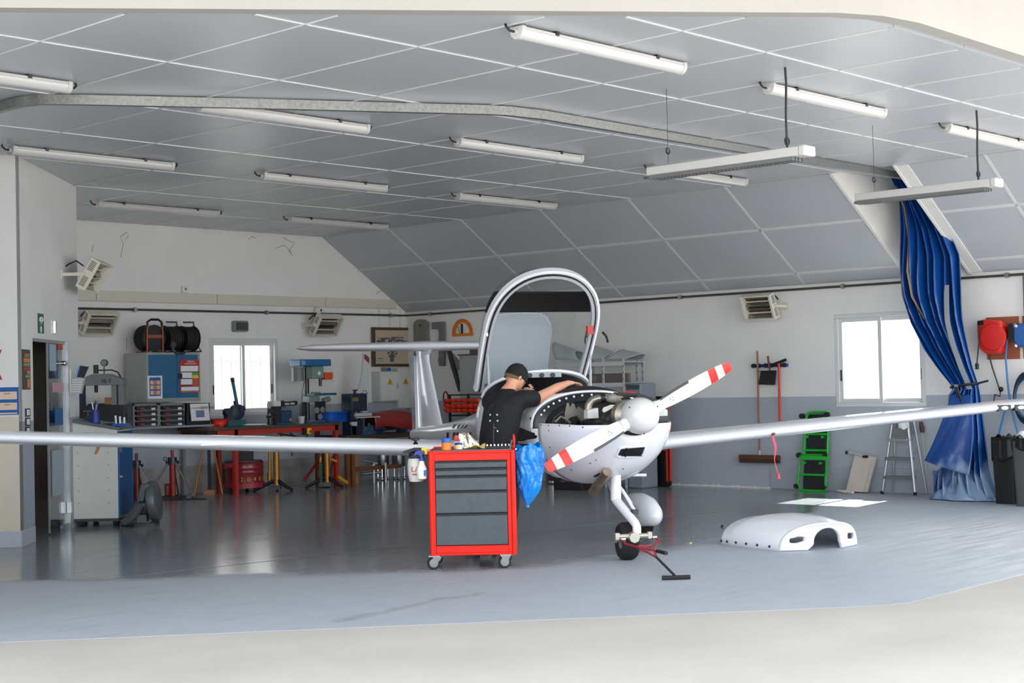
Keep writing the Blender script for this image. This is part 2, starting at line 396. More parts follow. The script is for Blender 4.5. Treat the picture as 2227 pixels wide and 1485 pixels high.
pl = MB(); pl.box(-5.6, -1.0, -0.004, -0.001, 0.0, 0.40); plo = struct(pl, 'baseboard_left', diamond_plate())
px = [-5.6, -4.1, -2.6, -1.0]
lug = MB()
for i in range(3):
    q = MB(); q.box(px[i]+0.003, px[i+1]-0.003, -0.008, -0.004, 0.003, 0.405); q.build('tread_plate', MATS['diamond'], plo)
for ix in range(92):
    for iz in range(8):
        x = -5.58+ix*0.05; z = 0.025+iz*0.05; s = 1 if (ix+iz) % 2 else -1
        lug.add([(x-0.016, -0.008, z-0.016*s), (x+0.006, -0.008, z-0.004*s+0.006), (x+0.016, -0.008, z+0.016*s), (x-0.006, -0.008, z+0.004*s-0.006), (x, -0.0115, z)], [(0, 1, 4), (1, 2, 4), (2, 3, 4), (3, 0, 4)])
lug.build('raised_lugs', MATS['diamond'], plo, stuff=True)
bb = MB(); ya = WR(1676, 1040)[1]; bb.box(-0.012, -0.001, -10.6, ya, 0.0, 0.005); bbo = struct(bb, 'baseboard_right', M('grey_skirting', (168, 175, 184), 0.55, var=0.03))
for y0, y1 in ((ya, -8.5), (-8.5, -10.6)):
    q = MB(); q.box(-0.014, -0.001, y1+0.002, y0-0.002, 0.006, 0.31); q.build('skirting_board', MATS['grey_skirting'], bbo, bevel=0.003)
q = MB()   # crumbling plaster at the foot of the wall
for i in range(46):
    y = -5.2-i*0.04+random.uniform(-.01, .01); h = random.uniform(.012, .03); q.box(-0.012-random.uniform(0, .006), -0.001, y-0.022, y+0.022, 0, h)
q.build('plaster_crumbs', WHITE, bbo, stuff=True)

# conduit pipes around the walls
def pipe(name, pts, ticks, mat):
    b = MB(); b.tube(pts, 0.016, 8); o = struct(b, name, mat)
    for p, wall in ticks:
        c = MB(); c.cyl((p[0], p[1], p[2]-0.035), (p[0], p[1], p[2]+0.035), 0.012, n=8).cbox(p, (0.05, 0.05, 0.05)); c.build('pipe_clamp', GALV, o)
ZP = 2.625
pipe('trim_3', [(-9, -0.06, ZP), (-0.06, -0.06, ZP), (-0.06, -13.4, ZP)], [((WL(x, y)[0], -0.06, ZP), 0) for x, y in ((288, 674), (575, 681), (845, 687))] + [((-0.06, WR(x, y)[1], ZP), 1) for x, y in ((942, 683), (1485, 650), (1838, 626), (2195, 601))], M('grey_conduit', (92, 88, 82), 0.4, metal=0.6, var=0.1))
b = MB(); b.tube([(-0.05, -10.62, ZP), (-0.05, -10.62, 1.9)], 0.014, 8); struct(b, 'trim_4', MATS['grey_conduit'])
b = MB()
for xp in (825, 847, 870):
    x = WL(xp, 700)[0]; b.box(x-0.02, x+0.02, -0.024, -0.001, 1.3, 2.72)
struct(b, 'trim_5', WHITE)

# ------------------------------------------------------------------ ceiling: flat panels, slope, slot, battens
PANEL = M('ceiling_panel_grey', (180, 185, 190), 0.3, var=0.025, scale=1.2, spec=0.45)
BATTEN = M('ceiling_joint_white', (206, 208, 209), 0.5, var=0.02)
CPOLY = [(-15.6, -7.3), (-12.55, -9.85), (-8.45, -13.34), (0.2, -13.45), (0.2, 0.2), (-15.6, 0.2)]
def clip(poly, x0, x1, y0, y1):
    for ax, lim, sg in ((0, x0, 1), (0, x1, -1), (1, y0, 1), (1, y1, -1)):
        out = []
        for i in range(len(poly)):
            p, q = poly[i-1], poly[i]; dp, dq = sg*(p[ax]-lim), sg*(q[ax]-lim)
            if (dp >= 0) != (dq >= 0):
                t = dp/(dp-dq); out.append((p[0]+t*(q[0]-p[0]), p[1]+t*(q[1]-p[1])))
            if dq >= 0: out.append(q)
        poly = out
        if not poly: return []
    return poly
RPOLY = [(-15.9, -7.1), (-12.55, -9.9), (-8.6, -13.27), (-8.33, -13.4), (0.25, -13.5), (0.25, 0.25), (-15.7, 0.25)]
b = MB(); b.prism(RPOLY, 'z', ZC+0.03, ZC+0.16); roof = struct(b, 'ceiling', PANEL)
full = None
XR = -1.77
xcols = [-16, -15, -14, -13, -12, -11, -10, -9, -8, -7, -6, -5, -4, -3, -2, XR]
yrows = [-13.86, -12.32, -10.8, -9.27, -7.7, -6.16, -4.62, -3.08, -1.54, 0.0]
for i in range(len(xcols)-1):
    for j in range(len(yrows)-1):
        g = 0.006; x0, x1, y0, y1 = xcols[i]+g, xcols[i+1]-g, yrows[j]+g, yrows[j+1]-g
        pp = clip(list(CPOLY), x0, x1, y0, y1)
        if len(pp) < 3: continue
        area = 0.5*abs(sum(pp[k-1][0]*pp[k][1]-pp[k][0]*pp[k-1][1] for k in range(len(pp))))
        if area < 0.01: continue
        q = MB(); q.prism(pp, 'z', ZC, ZC+0.03); q.build('ceiling_panel', PANEL, roof)
def batten(p, q, wd, name='joint_strip', par=None, z=ZC):
    b = MB(); p = Vector(p); q = Vector(q); d = (q-p).normalized(); n = Vector((-d.y, d.x, 0))*wd/2
    b.loft([[p-n, p+n, p+n-Vector((0,0,.007)), p-n-Vector((0,0,.007))], [q-n, q+n, q+n-Vector((0,0,.007)), q-n-Vector((0,0,.007))]]); return b.build(name, BATTEN, par)
def doory(x):      # door line y at x
    for (ax, ay), (bx, by) in zip(CPOLY[:3], CPOLY[1:4]):
        if ax <= x <= bx: return ay+(by-ay)*(x-ax)/(bx-ax)
    return -13.4
for y in yrows[1:-1]:
    xs0 = -15.5
    while doory(xs0) > y and xs0 < -8: xs0 += 0.1
    batten((xs0, y, ZC), (XR, y, ZC), 0.02, par=roof)
for x in xcols[1:-2]:
    batten((x, doory(x)+0.05, ZC), (x, 0, ZC), 0.009, par=roof)
# slope towards the right wall
ZW = 2.68
def SL(x, off=0.0): return ZC-(x-XR)*(ZC-ZW)/(-XR) + off
nrm = Vector((ZC-ZW, 0, -XR)).normalized()
b = MB()
for ya_, yb_ in ((-9.1, 0.0), (-13.45, -9.95)):
    b.loft([[(XR, ya_, ZC+.03), (0.02, ya_, ZW+.03), (0.02, yb_, ZW+.03), (XR, yb_, ZC+.03)], [(XR, ya_, ZC+.12), (0.02, ya_, ZW+.12), (0.02, yb_, ZW+.12), (XR, yb_, ZC+.12)]])
slope = struct(b, 'ceiling', PANEL)
srow = [XR, -1.02, -0.22, 0.0]
for ya_, yb_, cuts in ((-9.1, 0.0, [0.0, -1.54, -3.06, -4.58, -6.1, -7.62, -9.1]), (-13.45, -9.95, [-9.95, -11.0, -12.5, -13.45])):
    for k in range(len(cuts)-1):
        for r_ in range(3):
            g = 0.006; xa, xb = srow[r_]+g, srow[r_+1]-g; y1, y0 = cuts[k]-g, cuts[k+1]+g
            q = MB(); q.loft([[(xa, y0, SL(xa)), (xb, y0, SL(xb)), (xb, y1, SL(xb)), (xa, y1, SL(xa))], [(xa, y0, SL(xa, .03)), (xb, y0, SL(xb, .03)), (xb, y1, SL(xb, .03)), (xa, y1, SL(xa, .03))]])
            q.build('ceiling_panel', PANEL, slope)
    for c in cuts[1:-1]:
        q = MB(); q.loft([[(x, c-.018, SL(x)-.006), (x, c+.018, SL(x)-.006), (x, c+.018, SL(x)+.002), (x, c-.018, SL(x)+.002)] for x in (XR, -0.01)]); q.build('joint_strip', BATTEN, slope)
    for x in srow[1:-1]:
        q = MB(); q.loft([[(x-.018, y, SL(x-.018)-.006), (x+.018, y, SL(x+.018)-.006), (x+.018, y, SL(x+.018)+.002), (x-.018, y, SL(x-.018)+.002)] for y in (ya_, yb_)]); q.build('joint_strip', BATTEN, slope)
# slot where the curtain rail passes: two cheeks, edge trims, cornice
b = MB()
for y0, y1 in ((-9.135, -9.102), (-9.948, -9.915)):
    b.prism([(XR-.02, ZC+.035), (0.0, ZC+.035), (0.0, ZW-.02), (XR-.02, ZC-.01)], 'y', y0, y1)
struct(b, 'trim_6', WHITE)
b = MB(); b.loft([[(x, y, SL(x)-.012), (x, y+wd, SL(x)-.012), (x, y+wd, SL(x)+.01), (x, y, SL(x)+.01)] for x, y, wd in ((XR, -10.09, .14), (0, -10.09, .14))])
b.loft([[(x, y, SL(x)-.01), (x, y+.06, SL(x)-.01), (x, y+.06, SL(x)+.01), (x, y, SL(x)+.01)] for x, y in ((XR, -9.14), (0, -9.14))])
struct(b, 'trim_7', WHITE)
b = MB(); b.box(-0.03, -0.001, -9.1, 0, ZW-.05, ZW-.005).box(-0.03, -0.001, -13.4, -9.95, ZW-.05, ZW-.005); struct(b, 'trim_8', WHITE)
# header over the hangar opening
b = MB(); hp = [(-16.5, -6.55), (-12.55, -9.86), (-8.6, -13.22), (-8.33, -13.36), (-8.0, -13.42), (0.25, -13.47)]
def offs_old(p, d): return [(x-0.64*d, y-0.76*d) if i < 3 else ((x-.25*d, y-.95*d) if i < 5 else (x, y-d)) for i, (x, y) in enumerate(p)]
def offs(p, d):
    out = []
    for i in range(len(p)):
        n = Vector((0, 0))
        for a, c in ((i-1, i), (i, i+1)):
            if a < 0 or c >= len(p): continue
            e = Vector((p[c][0]-p[a][0], p[c][1]-p[a][1])).normalized(); n += Vector((e.y, -e.x))
        n.normalize(); out.append((p[i][0]+n.x*d, p[i][1]+n.y*d))
    return out
def wallstrip(b, a, c, z0, z1):
    for i in range(len(a)-1):
        b.add([(a[i][0], a[i][1], z0), (a[i+1][0], a[i+1][1], z0), (c[i+1][0], c[i+1][1], z0), (c[i][0], c[i][1], z0), (a[i][0], a[i][1], z1), (a[i+1][0], a[i+1][1], z1), (c[i+1][0], c[i+1][1], z1), (c[i][0], c[i][1], z1)], [(0,3,2,1),(4,5,6,7),(0,1,5,4),(1,2,6,5),(2,3,7,6),(3,0,4,7)])
wallstrip(b, hp, offs(hp, .12), ZC-.005, 4.36); struct(b, 'trim_9', M('header_paint', (164, 161, 156), 0.6, var=0.03, scale=2))
b = MB(); wallstrip(b, hp, offs(hp, .09), 4.365, 4.44); struct(b, 'trim_10', GREY)
b = MB(); wallstrip(b, hp, offs(hp, .12), 4.445, 4.95); struct(b, 'trim_11', MATS['header_paint'])

# unseen eaves above the frame, added deep to shade header, threshold and apron
b = MB(); a_ = [(-17.3, -5.4), (-12.4, -9.6), (-8.3, -13.1), (0.3, -13.2)]; c_ = [(-19.8, -8.4), (-14.75, -12.6), (-9.7, -17.0), (0.3, -17.0)]
wallstrip(b, a_, c_, 4.96, 5.12); struct(b, 'added_eaves', M('added_eaves_grey', (150, 148, 144), 0.7))

# ------------------------------------------------------------------ corner room with the glass door (rotated 45 degrees)
PA = Vector((-9.62, -4.70, 0)); PIER = PI/4; S2 = math.sqrt(.5)
eu = np.array([S2, S2, 0]); ev = np.array([-S2, S2, 0]); pa = np.array(PA)
def GF(x, y):      # hit on the long face: local (u, z)
    d = ray(x, y); t = ((pa-CP)@ev)/(d@ev); p = CP+d*t; return (p-pa)@eu, p[2]
def FF(x, y):      # hit on the end face: local (v, z)
    d = ray(x, y); t = ((pa-CP)@eu)/(d@eu); p = CP+d*t; return (p-pa)@ev, p[2]
UD0, UD1 = GF(73, 900)[0], GF(151, 900)[0]; ZD = GF(110, 739)[1]; UEND = GF(166, 450)[0]
pier = bpy.data.objects.new('wall_corner', None); COL.objects.link(pier); pier.location = PA; pier.rotation_euler = (0, 0, PIER); pier['kind'] = 'structure'
facem = wall_mat('corner_wall_paint', (222, 222, 219), (158, 166, 178), 1.22, 0.04)
endm = wall_mat('corner_end_paint', (226, 226, 224), (214, 204, 188), 1.27, 0.04)
b = MB(); b.box(0, UD0, 0, .12, 0, ZC+.05).box(UD1, UEND, 0, .12, 0, ZC+.05).box(UD0, UD1, 0, .12, ZD, ZC+.05).box(UEND-.12, UEND, .12, 4.6, 0, ZC+.05)
b.build('long_face', facem, pier)
b = MB(); b.box(-0.01, 0.12, 0.0, 4.6, 0, ZC+.05); b.build('end_face', endm, pier)
b = MB(); b.box(0.0, UD0-.02, -.012, .0, 0, .16).box(-.022, -.011, -.012, 4.6, 0, .16); b.build('baseboard', M('baseboard_grey', (176, 182, 190), .5), pier, bevel=0.004)
b = MB(); b.box(-6, UEND, 4.6, 4.7, 0, ZC+.05).box(-6, -5.9, -.0, 4.6, 0, ZC+.05); b.build('back_partition', facem, pier)
# inside of the store room: side partition and shelves with goods
b = MB(); b.box(UD1+.18, UD1+.22, .12, 3.0, 0, ZD+.2).box(.3, UD1+.2, 2.2, 2.26, 0, 2.6).box(.12, UD1+.2, .12, 2.25, 2.5, 2.54); b.build('store_lining', M('dim_store_grey', (92, 84, 74), .8), pier)
r = thing('door_1', None, None, PA, PIER); r['kind'] = 'structure'
UG = GF(112, 900)[0]
b = MB(); b.box(UG, UD1-.02, .03, .042, .06, ZD-.01); b.build('glass_leaf', glass_mat('door_glass', (.78, .84, .86), .5), r)
b = MB(); b.box(UD1-.022, UD1, -.004, .06, 0, ZD).box(UG-.012, UG+.012, .028, .046, .02, ZD-.01).box(UD0, UD1, .02, .07, ZD-.03, ZD); b.build('door_frame', ALU, r)
b = MB(); b.cyl((UD1-.2, .03, GF(143, 790)[1]), (UD1-.2, -.0, GF(143, 790)[1]), .025).ell((UD1-.2, -.005, GF(143, 790)[1]), (.03, .02, .03)); b.build('door_knob', CHROME, r)
b = MB(); zz = GF(145, 1105)[1]; b.cbox((UD1-.05, .0, zz), (.05, .05, .12)); b.build('hinge', CHROME, r)
for nm, x0, y0, x1, y1, mt in (('notice', 131, 745, 141, 760, M('notice_red', (196, 60, 60), .6)), ('notice', 114, 748, 127, 806, M('notice_pale', (150, 170, 190), .6)), ('notice', 120, 832, 143, 852, M('notice_pink', (196, 150, 158), .6)), ('notice', 126, 888, 142, 925, M('notice_blue', (20, 96, 150), .6)), ('notice', 120, 980, 145, 1080, M('notice_grey', (150, 165, 172), .6))):
    u0, u1, z0, z1 = GF(x0, y1)[0], GF(x1, y1)[0], GF(x0, y1)[1], GF(x0, y0)[1]
    b = MB(); b.box(u0, u1, .022, .0285, z0, z1); b.build(nm, mt, r)
sr = thing('storage_rack', 'dim wooden rack of stores seen through the open half of the glass door', 'rack', PA, PIER)
b = MB()
for u in (.35, 1.45): b.box(u, u+.05, 1.0, 1.05, 0, 2.25).box(u, u+.05, 1.5, 1.55, 0, 2.25)
b.build('upright', BWOOD, sr)
for z in (.4, 1.0, 1.55, 2.0):
    b = MB(); b.box(.33, 1.52, .98, 1.57, z, z+.03); b.build('shelf', BWOOD, sr)
gm = [M('stores_dull_yellow', (160, 142, 82), .6), M('stores_blue', (30, 70, 120), .6), M('stores_brown', (96, 66, 44), .7), M('stores_grey', (120, 116, 108), .6)]
k = 0
for z in (1.58, 2.03):
    for u in (.5, .85):
        t = thing('stores_canister', ['dull yellow', 'blue', 'brown', 'grey'][k % 4]+' canister on the dim store rack, shelf %s, %s place' % (['upper', 'top'][[1.58, 2.03].index(z)], ['left', 'centre'][[.5, .85].index(u)]), 'canister', PA+Vector((S2*u-S2*1.27, S2*u+S2*1.27, z)), 0, 'stores on the dim rack')
        b = MB(); hh = .16+.05*((k*7) % 3); b.lathe([(.1, 0), (.11, .01), (.11, hh), (.08, hh+.03)], n=12); b.build('canister_body', gm[k % 4], t)
        b = MB(); b.cyl((0, 0, hh+.03), (0, 0, hh+.06), .04, n=10); b.build('cap', BLACK, t); k += 1
# ------------------------------------------------------------------ ceiling tube lights
LBODY = M('light_body_white', (188, 187, 184), 0.4, var=0.02)
LDIFF = M('light_diffuser', (190, 190, 188), 0.3, var=0.01, coat=0.3)
def make_tube_light():
    t = thing('tube_light', '', 'light', (0, 0, 0), 0, 'sealed tube lights on the ceiling'); Lh = 0.9
    b = MB(); b.box(-Lh+.03, Lh-.03, -.05, .05, -.035, -.012); b.build('light_body', LBODY, t, bevel=.006)
    b = MB(); pr = [(0.052*math.cos(a), -.036+0.058*math.sin(a)) for a in [PI+PI*i/10 for i in range(11)]]
    b.prism(pr, 'x', -Lh+.03, Lh-.03); b.build('diffuser', LDIFF, t)
    for s in (-1, 1):
        b = MB(); pr2 = [(0.056*math.cos(a), -.034+0.062*math.sin(a)) for a in [PI+PI*i/10 for i in range(11)]]+[(.056, -.012), (-.056, -.012)]
        b.prism(pr2, 'x', s*(Lh-.035), s*Lh); b.cyl((s*Lh, 0, -.05), (s*(Lh+.02), 0, -.05), .022, n=10); b.build('end_cap', LBODY, t)
        b = MB(); b.box(s*.55-.015, s*.55+.015, -.058, .058, -.03, 0); b.build('bracket', DSTEEL, t)
        b = MB(); b.tube([(s*(Lh+.015), 0, -.05), (s*(Lh+.05), .01, -.045), (s*(Lh+.075), .02, -.02), (s*(Lh+.07), .03, 0)], .008, 6); b.build('cable', BLACK, t)
    return t
LY = [-11.70, -8.22, -5.24, -2.0]; LX = [-12.05, -9.07, -6.12, -3.13]
rowname = ['nearest row', 'second row from the door', 'third row from the door', 'rearmost row']
l0 = None
for j, y in enumerate(LY):
    for i, x in enumerate(LX):
        if (i == 0 and j != 1) or (i == 1 and j == 3): continue
        lab = 'white tube light on the ceiling, %s, %s' % (rowname[j], ['far left one', 'left one', 'middle one', 'right one'][i] if j < 3 else ['', '', 'left one', 'right one'][i])
        if l0 is None: l0 = make_tube_light(); l0.location = (x, y, ZC); l0['label'] = lab
        else: dup(l0, (x, y, ZC), 0, lab)
# ------------------------------------------------------------------ louvre lights on chains
def hang_light(p0, pend0, pend1, lab):
    def zv(x, y, py):
        lo, hi = 1.5, 3.83
        for _ in range(40):
            m = (lo+hi)/2
            if PR((x, y, m))[1] > py: lo = m
            else: hi = m
        return lo
    a = FL(p0[0], p0[1], ZC); z = zv(a[0], a[1], pend0)
    # far end lies along +Y
    y1 = a[1]
    while PR((a[0], y1, z))[0] > pend1: y1 += .01
    ln = y1-a[1]
    t = thing('louvre_light', lab, 'light', (a[0], (a[1]+y1)/2, z), PI/2, 'louvre lights hung on chains'); h = ln/2
    b = MB(); b.box(-h-.02, h-.03, -.075, .075, -.07, 0); b.build('housing', LBODY, t, bevel=.008)
    b = MB(); b.box(-h-.08, -h-.02, -.08, .08, -.075, .005); b.build('end_cap', LDIFF, t, bevel=.012)
    b = MB()
    for k in range(int(ln/.035)): x = -h+.04+k*.035; b.box(x, x+.004, -.07, .07, -.098, -.071)
    for y in (-.072, -.024, .02, .068): b.box(-h+.03, h-.05, y, y+.004, -.098, -.071)
    b.build('louvre', M('louvre_grey', (112, 114, 114), .5, metal=.4), t, stuff=True)
    b = MB(); b.tube([(-h+.12, 0, 0), (-h+.122, .004, .25), (-h+.118, -.006, .5), (-h+.12, 0, ZC-z)], .009, 6); b.tube(arc((-h+.12, 0, .06), .03, 0, 360, 10, 'yz'), .006, 5); b.build('power_cord', BLACK, t)
    b = MB(); b.tube([(h-.2, 0, 0), (h-.2, 0, ZC-z)], .0025, 5); b.tube(arc((h-.2, 0, .12), .025, 0, 350, 10, 'yz'), .006, 5); b.build('hanging_wire', DSTEEL, t)
hang_light((1737, 141), 320, 1412, 'white louvre light hanging on chains over the propeller')
hang_light((2151, 236), 390, 1862, 'white louvre light hanging on chains in front of the blue curtain')

# ------------------------------------------------------------------ curtain rail
rail = [FL(x, y, ZC-.03) for x, y in ((-60, 250), (0, 229), (45, 217), (90, 212), (180, 213), (500, 220), (800, 228), (1060, 235))]
ry = -9.72
pts = [tuple(p) for p in rail]+[(-7.86, ry+.06, ZC-.03), (-7.5, ry, ZC-.03), (-6, ry, ZC-.03), (-4, ry, ZC-.03), (-1.6, ry, ZC-.03), (-.1, ry, ZC-.03)]
b = MB(); prof = [(-.028, -.055), (.028, -.055), (.028, .02), (-.028, .02)]
rings = []
for i, p in enumerate(pts):
    t = Vector(pts[min(i+1, len(pts)-1)])-Vector(pts[max(i-1, 0)]); t.z = 0; t.normalize(); n = Vector((-t.y, t.x, 0))
    rings.append([Vector(p)+n*a+Vector((0, 0, c)) for a, c in prof])
b.loft(rings)
tag(b.build('curtain_rail', GALV), 'galvanised curtain rail bending along the grey ceiling', 'rail')

# ------------------------------------------------------------------ infrared heaters
HREF = M('heater_reflector', (150, 142, 132), 0.25, metal=0.9, var=0.08)
def make_heater(loc, rz, lab, tilt=35, side=-1, w=.48, h=.34):
    t = thing('infrared_heater', lab, 'heater', loc, rz, 'twin infrared heaters'); a = math.radians(tilt); d = .12
    Tm = Matrix.Translation((0, -.28, 0)) @ Matrix.Rotation(a, 4, 'X')
    def nb(): q = MB(); q.T = Tm; return q
    b = nb(); b.box(-w/2, w/2, d/2-.01, d/2, -h/2, h/2).box(-w/2, -w/2+.035, -d/2, d/2, -h/2, h/2).box(w/2-.035, w/2, -d/2, d/2, -h/2, h/2).box(-w/2+.035, w/2-.035, -d/2, d/2, -h/2, -h/2+.02).box(-w/2+.035, w/2-.035, -d/2, d/2, h/2-.02, h/2)
    b.build('casing', CREAM, t, bevel=.006)
    b = nb(); b.box(-w/2+.036, w/2-.036, d/2-.016, d/2-.011, -h/2+.021, h/2-.021); b.build('inner_panel', M('heater_inner', (52, 46, 42), .5), t)
    for zc in (-h*.24, h*.22):
        b = nb(); R = h*.2
        b.loft([[(x, .04-R*.55*math.sin(q), zc+R*math.cos(q)) for q in [PI*i/8 for i in range(9)]][::-1] and [(x, d/2-.015-.06*abs(math.cos(q)), zc+R*math.cos(q)) for q in [PI*i/8 for i in range(9)]] for x in (-w/2+.04, w/2-.04)], closed=False, cap0=False, cap1=False)
        b.build('reflector', HREF, t)
        b = nb(); b.cyl((-w/2+.05, 0.0, zc), (w/2-.05, 0.0, zc), .009, n=8); b.build('heating_tube', M('quartz_tube', (222, 205, 190), .3), t)
    b = nb()
    for s in (-1, 1):
        for g in (-1, 1):
            for k in range(7):
                z = g*h*.26-.05+k*.0165; b.box(s*w/2-(.002 if s < 0 else -.0005), s*w/2+(.0005 if s < 0 else .002), -.03, .035, z, z+.007)
    b.build('vent_slots', BLACK, t, stuff=True)
    b = MB(); b.box(side*w/2-.012, side*w/2+.012, -.30, -.01, -.018, .018); b.cyl((side*w/2-.03, -.28, 0), (side*w/2+.03, -.28, 0), .02, n=8); b.build('wall_arm', CREAM, t, bevel=.003)
    b = MB(); b.box(side*w/2-.04, side*w/2+.04, -.012, -.001, -.05, .05); b.build('wall_plate', CREAM, t)
    b = MB(); b.tube([(side*w/2*.5, -.2, .1), (side*w/2*.5, -.12, .16), (side*w/2*.5, -.05, .13), (side*w/2*.5, -.005, .1)], .009, 6); b.build('cable', BLACK, t)
    return t
p = WL(217, 702, -.28); make_heater((p[0], -.001, p[2]), 0, 'cream infrared heater on the white wall above the hydraulic press')
p = WL(711, 707, -.28); make_heater((p[0], -.001, p[2]), 0, 'cream infrared heater on the white wall above the pillar drill')
p = WR(1651, 667, -.28); make_heater((-.001, p[1], p[2]), -PI/2, 'cream infrared heater on the right wall above the hanging brooms', 22, 1)
u, z = GF(150, 601); make_heater(PA+Vector(tuple(eu*u))+Vector((0, 0, z)), PIER, 'cream infrared heater tilted on its arm above the glass door', 30, -1, .62, .36)
# ================================================================== LEFT WALL THINGS (local x = image right, -y = into the room)
# wall boxes
t, w_, h_ = TL('alarm_speaker', 'small dark grille speaker in a grey surround above the left window', 'speaker', (503, 698, 533, 722))
b = MB(); b.prism(rrect(-w_/2, w_/2, 0, h_, .03), 'y', -.09, -.001); b.build('surround', GREY, t, bevel=.006)
for k in range(7):
    b = MB(); x = -w_*.36+k*w_*.72/6; b.box(x-.008, x+.008, -.096, -.09, h_*.14, h_*.86); b.build('grille_bar', BLACK, t)
t, w_, h_ = TL('sensor_box', 'tiny white sensor box high on the white wall', 'sensor', (393, 622, 406, 636))
b = MB(); b.box(-w_/2, w_/2, -.05, -.001, 0, h_); b.build('sensor_body', WHITE, t, bevel=.008); b = MB(); b.cyl((0, -.055, h_*.5), (0, -.05, h_*.5), .02); b.build('lens', GREY, t)
t, w_, h_ = TL('camera_dome', 'white dome camera with a dark eye above the heater by the drill', 'camera', (680, 670, 694, 682))
b = MB(); b.ell((0, -.05, h_*.5), (.06, .055, .06)); b.build('dome', WHITE, t); b = MB(); b.ell((.02, -.10, h_*.55), (.018, .012, .02)); b.build('eye', BLACK, t)

# ---- blue wall cabinet with posters
t, w_, h_ = TL('wall_cabinet', 'grey steel cabinet with blue doors and two notices standing on the drawer units', 'cabinet', (318, 766, 435, 873), -.62)
dC = .5
b = MB(); fr = .035
b.box(-w_/2, w_/2, .01, dC, 0, h_); b.box(-w_/2, w_/2, -.005, .012, 0, fr*1.4).box(-w_/2, w_/2, -.005, .012, h_-fr, h_).box(-w_/2, -w_/2+fr, -.005, .012, fr, h_-fr).box(w_/2-fr, w_/2, -.005, .012, fr, h_-fr)
b.build('cabinet_body', M('cabinet_grey', (148, 152, 146), .5), t, bevel=.004)
for s in (0, 1):
    x0, x1 = (-w_/2+fr, .058) if s == 0 else (.062, w_/2-fr)
    b = MB(); b.box(x0+.002, x1-.002, -.003, .008, fr*1.4+.003, h_-fr-.003); d_ = b.build('door', BLUE, t, bevel=.003)
    if s == 1:
        b = MB(); b.box(x0+.01, x0+.07, -.02, -.003, h_*.46, h_*.57); b.build('handle', BLACK, d_, bevel=.004)
def poster_layers(parent, rects, yb, name='print'):
    for i, (x0, x1, z0, z1, mt) in enumerate(rects):
        b = MB(); b.box(x0, x1, yb-.0012*(i+1), yb, z0, z1); b.build(name, mt, parent)
PRED = M('poster_red', (176, 36, 40), .5, var=.02); PBLU = M('poster_blue', (18, 88, 160), .5, var=.02); PGRN = M('poster_green', (94, 158, 96), .5, var=.02); PYEL = M('poster_yellow', (226, 196, 50), .5, var=.02); PBEI = M('poster_beige', (216, 196, 176), .6, var=.02); PORG = M('poster_orange', (208, 120, 76), .5, var=.02); PDRK = M('poster_dark', (44, 48, 66), .5, var=.02)
def place_flat(name, lab, cat, px, Y, parent=None):
    x0, x1, z0, z1 = TLr(px, Y); r = thing(name, lab, cat, ((x0+x1)/2, Y, z0), 0); return r, x1-x0, z1-z0
ps, a, c = place_flat('safety_notice', 'red bordered notice with green, yellow and red fields on the blue cabinet', 'notice', (391, 782, 433, 853), -.6265)
b = MB(); b.box(-a/2, a/2, -.0015, 0, 0, c); b.build('sheet', PRED, ps)
poster_layers(ps, [(-a*.45, a*.45, c*.64, c*.81, PAPER), (-a*.45, a*.12, c*.44, c*.61, PAPER), (.13*a, .45*a, c*.52, c*.61, PGRN), (.13*a, .45*a, c*.43, c*.52, PYEL), (.13*a, .45*a, c*.2, c*.43, M('poster_brick', (186, 84, 70), .5)), (-a*.45, a*.12, c*.24, c*.41, PAPER), (-a*.45, a*.45, c*.05, c*.17, PAPER), (-a*.45, a*.45, c*.01, c*.035, PORG), (-a*.45, a*.45, c*.615, c*.635, PDRK), (-a*.45, a*.12, c*.415, c*.435, PDRK), (-a*.45, a*.12, c*.19, c*.215, PDRK)], -.0016)
text('TABLEAU', c*.07, PAPER, ps, (0.02, -.004, c*.945)); text('MAINTENANCE', c*.06, PAPER, ps, (0.02, -.004, c*.875))
ps, a, c = place_flat('white_notice', 'white framed blue notice with three pale blocks on the blue cabinet', 'notice', (321, 817, 353, 867), -.6265)
b = MB(); b.box(-a/2, a/2, -.0015, 0, 0, c); b.build('sheet', PAPER, ps)
poster_layers(ps, [(-a*.38, a*.38, c*.12, c*.93, PBLU)]+[(-a*.32, a*.32, c*z, c*(z+.17), PBEI) for z in (.18, .41, .62)]+[(-a*.12, a*.12, c*z, c*(z+.17), PORG) for z in (.18, .41, .62)], -.0016)

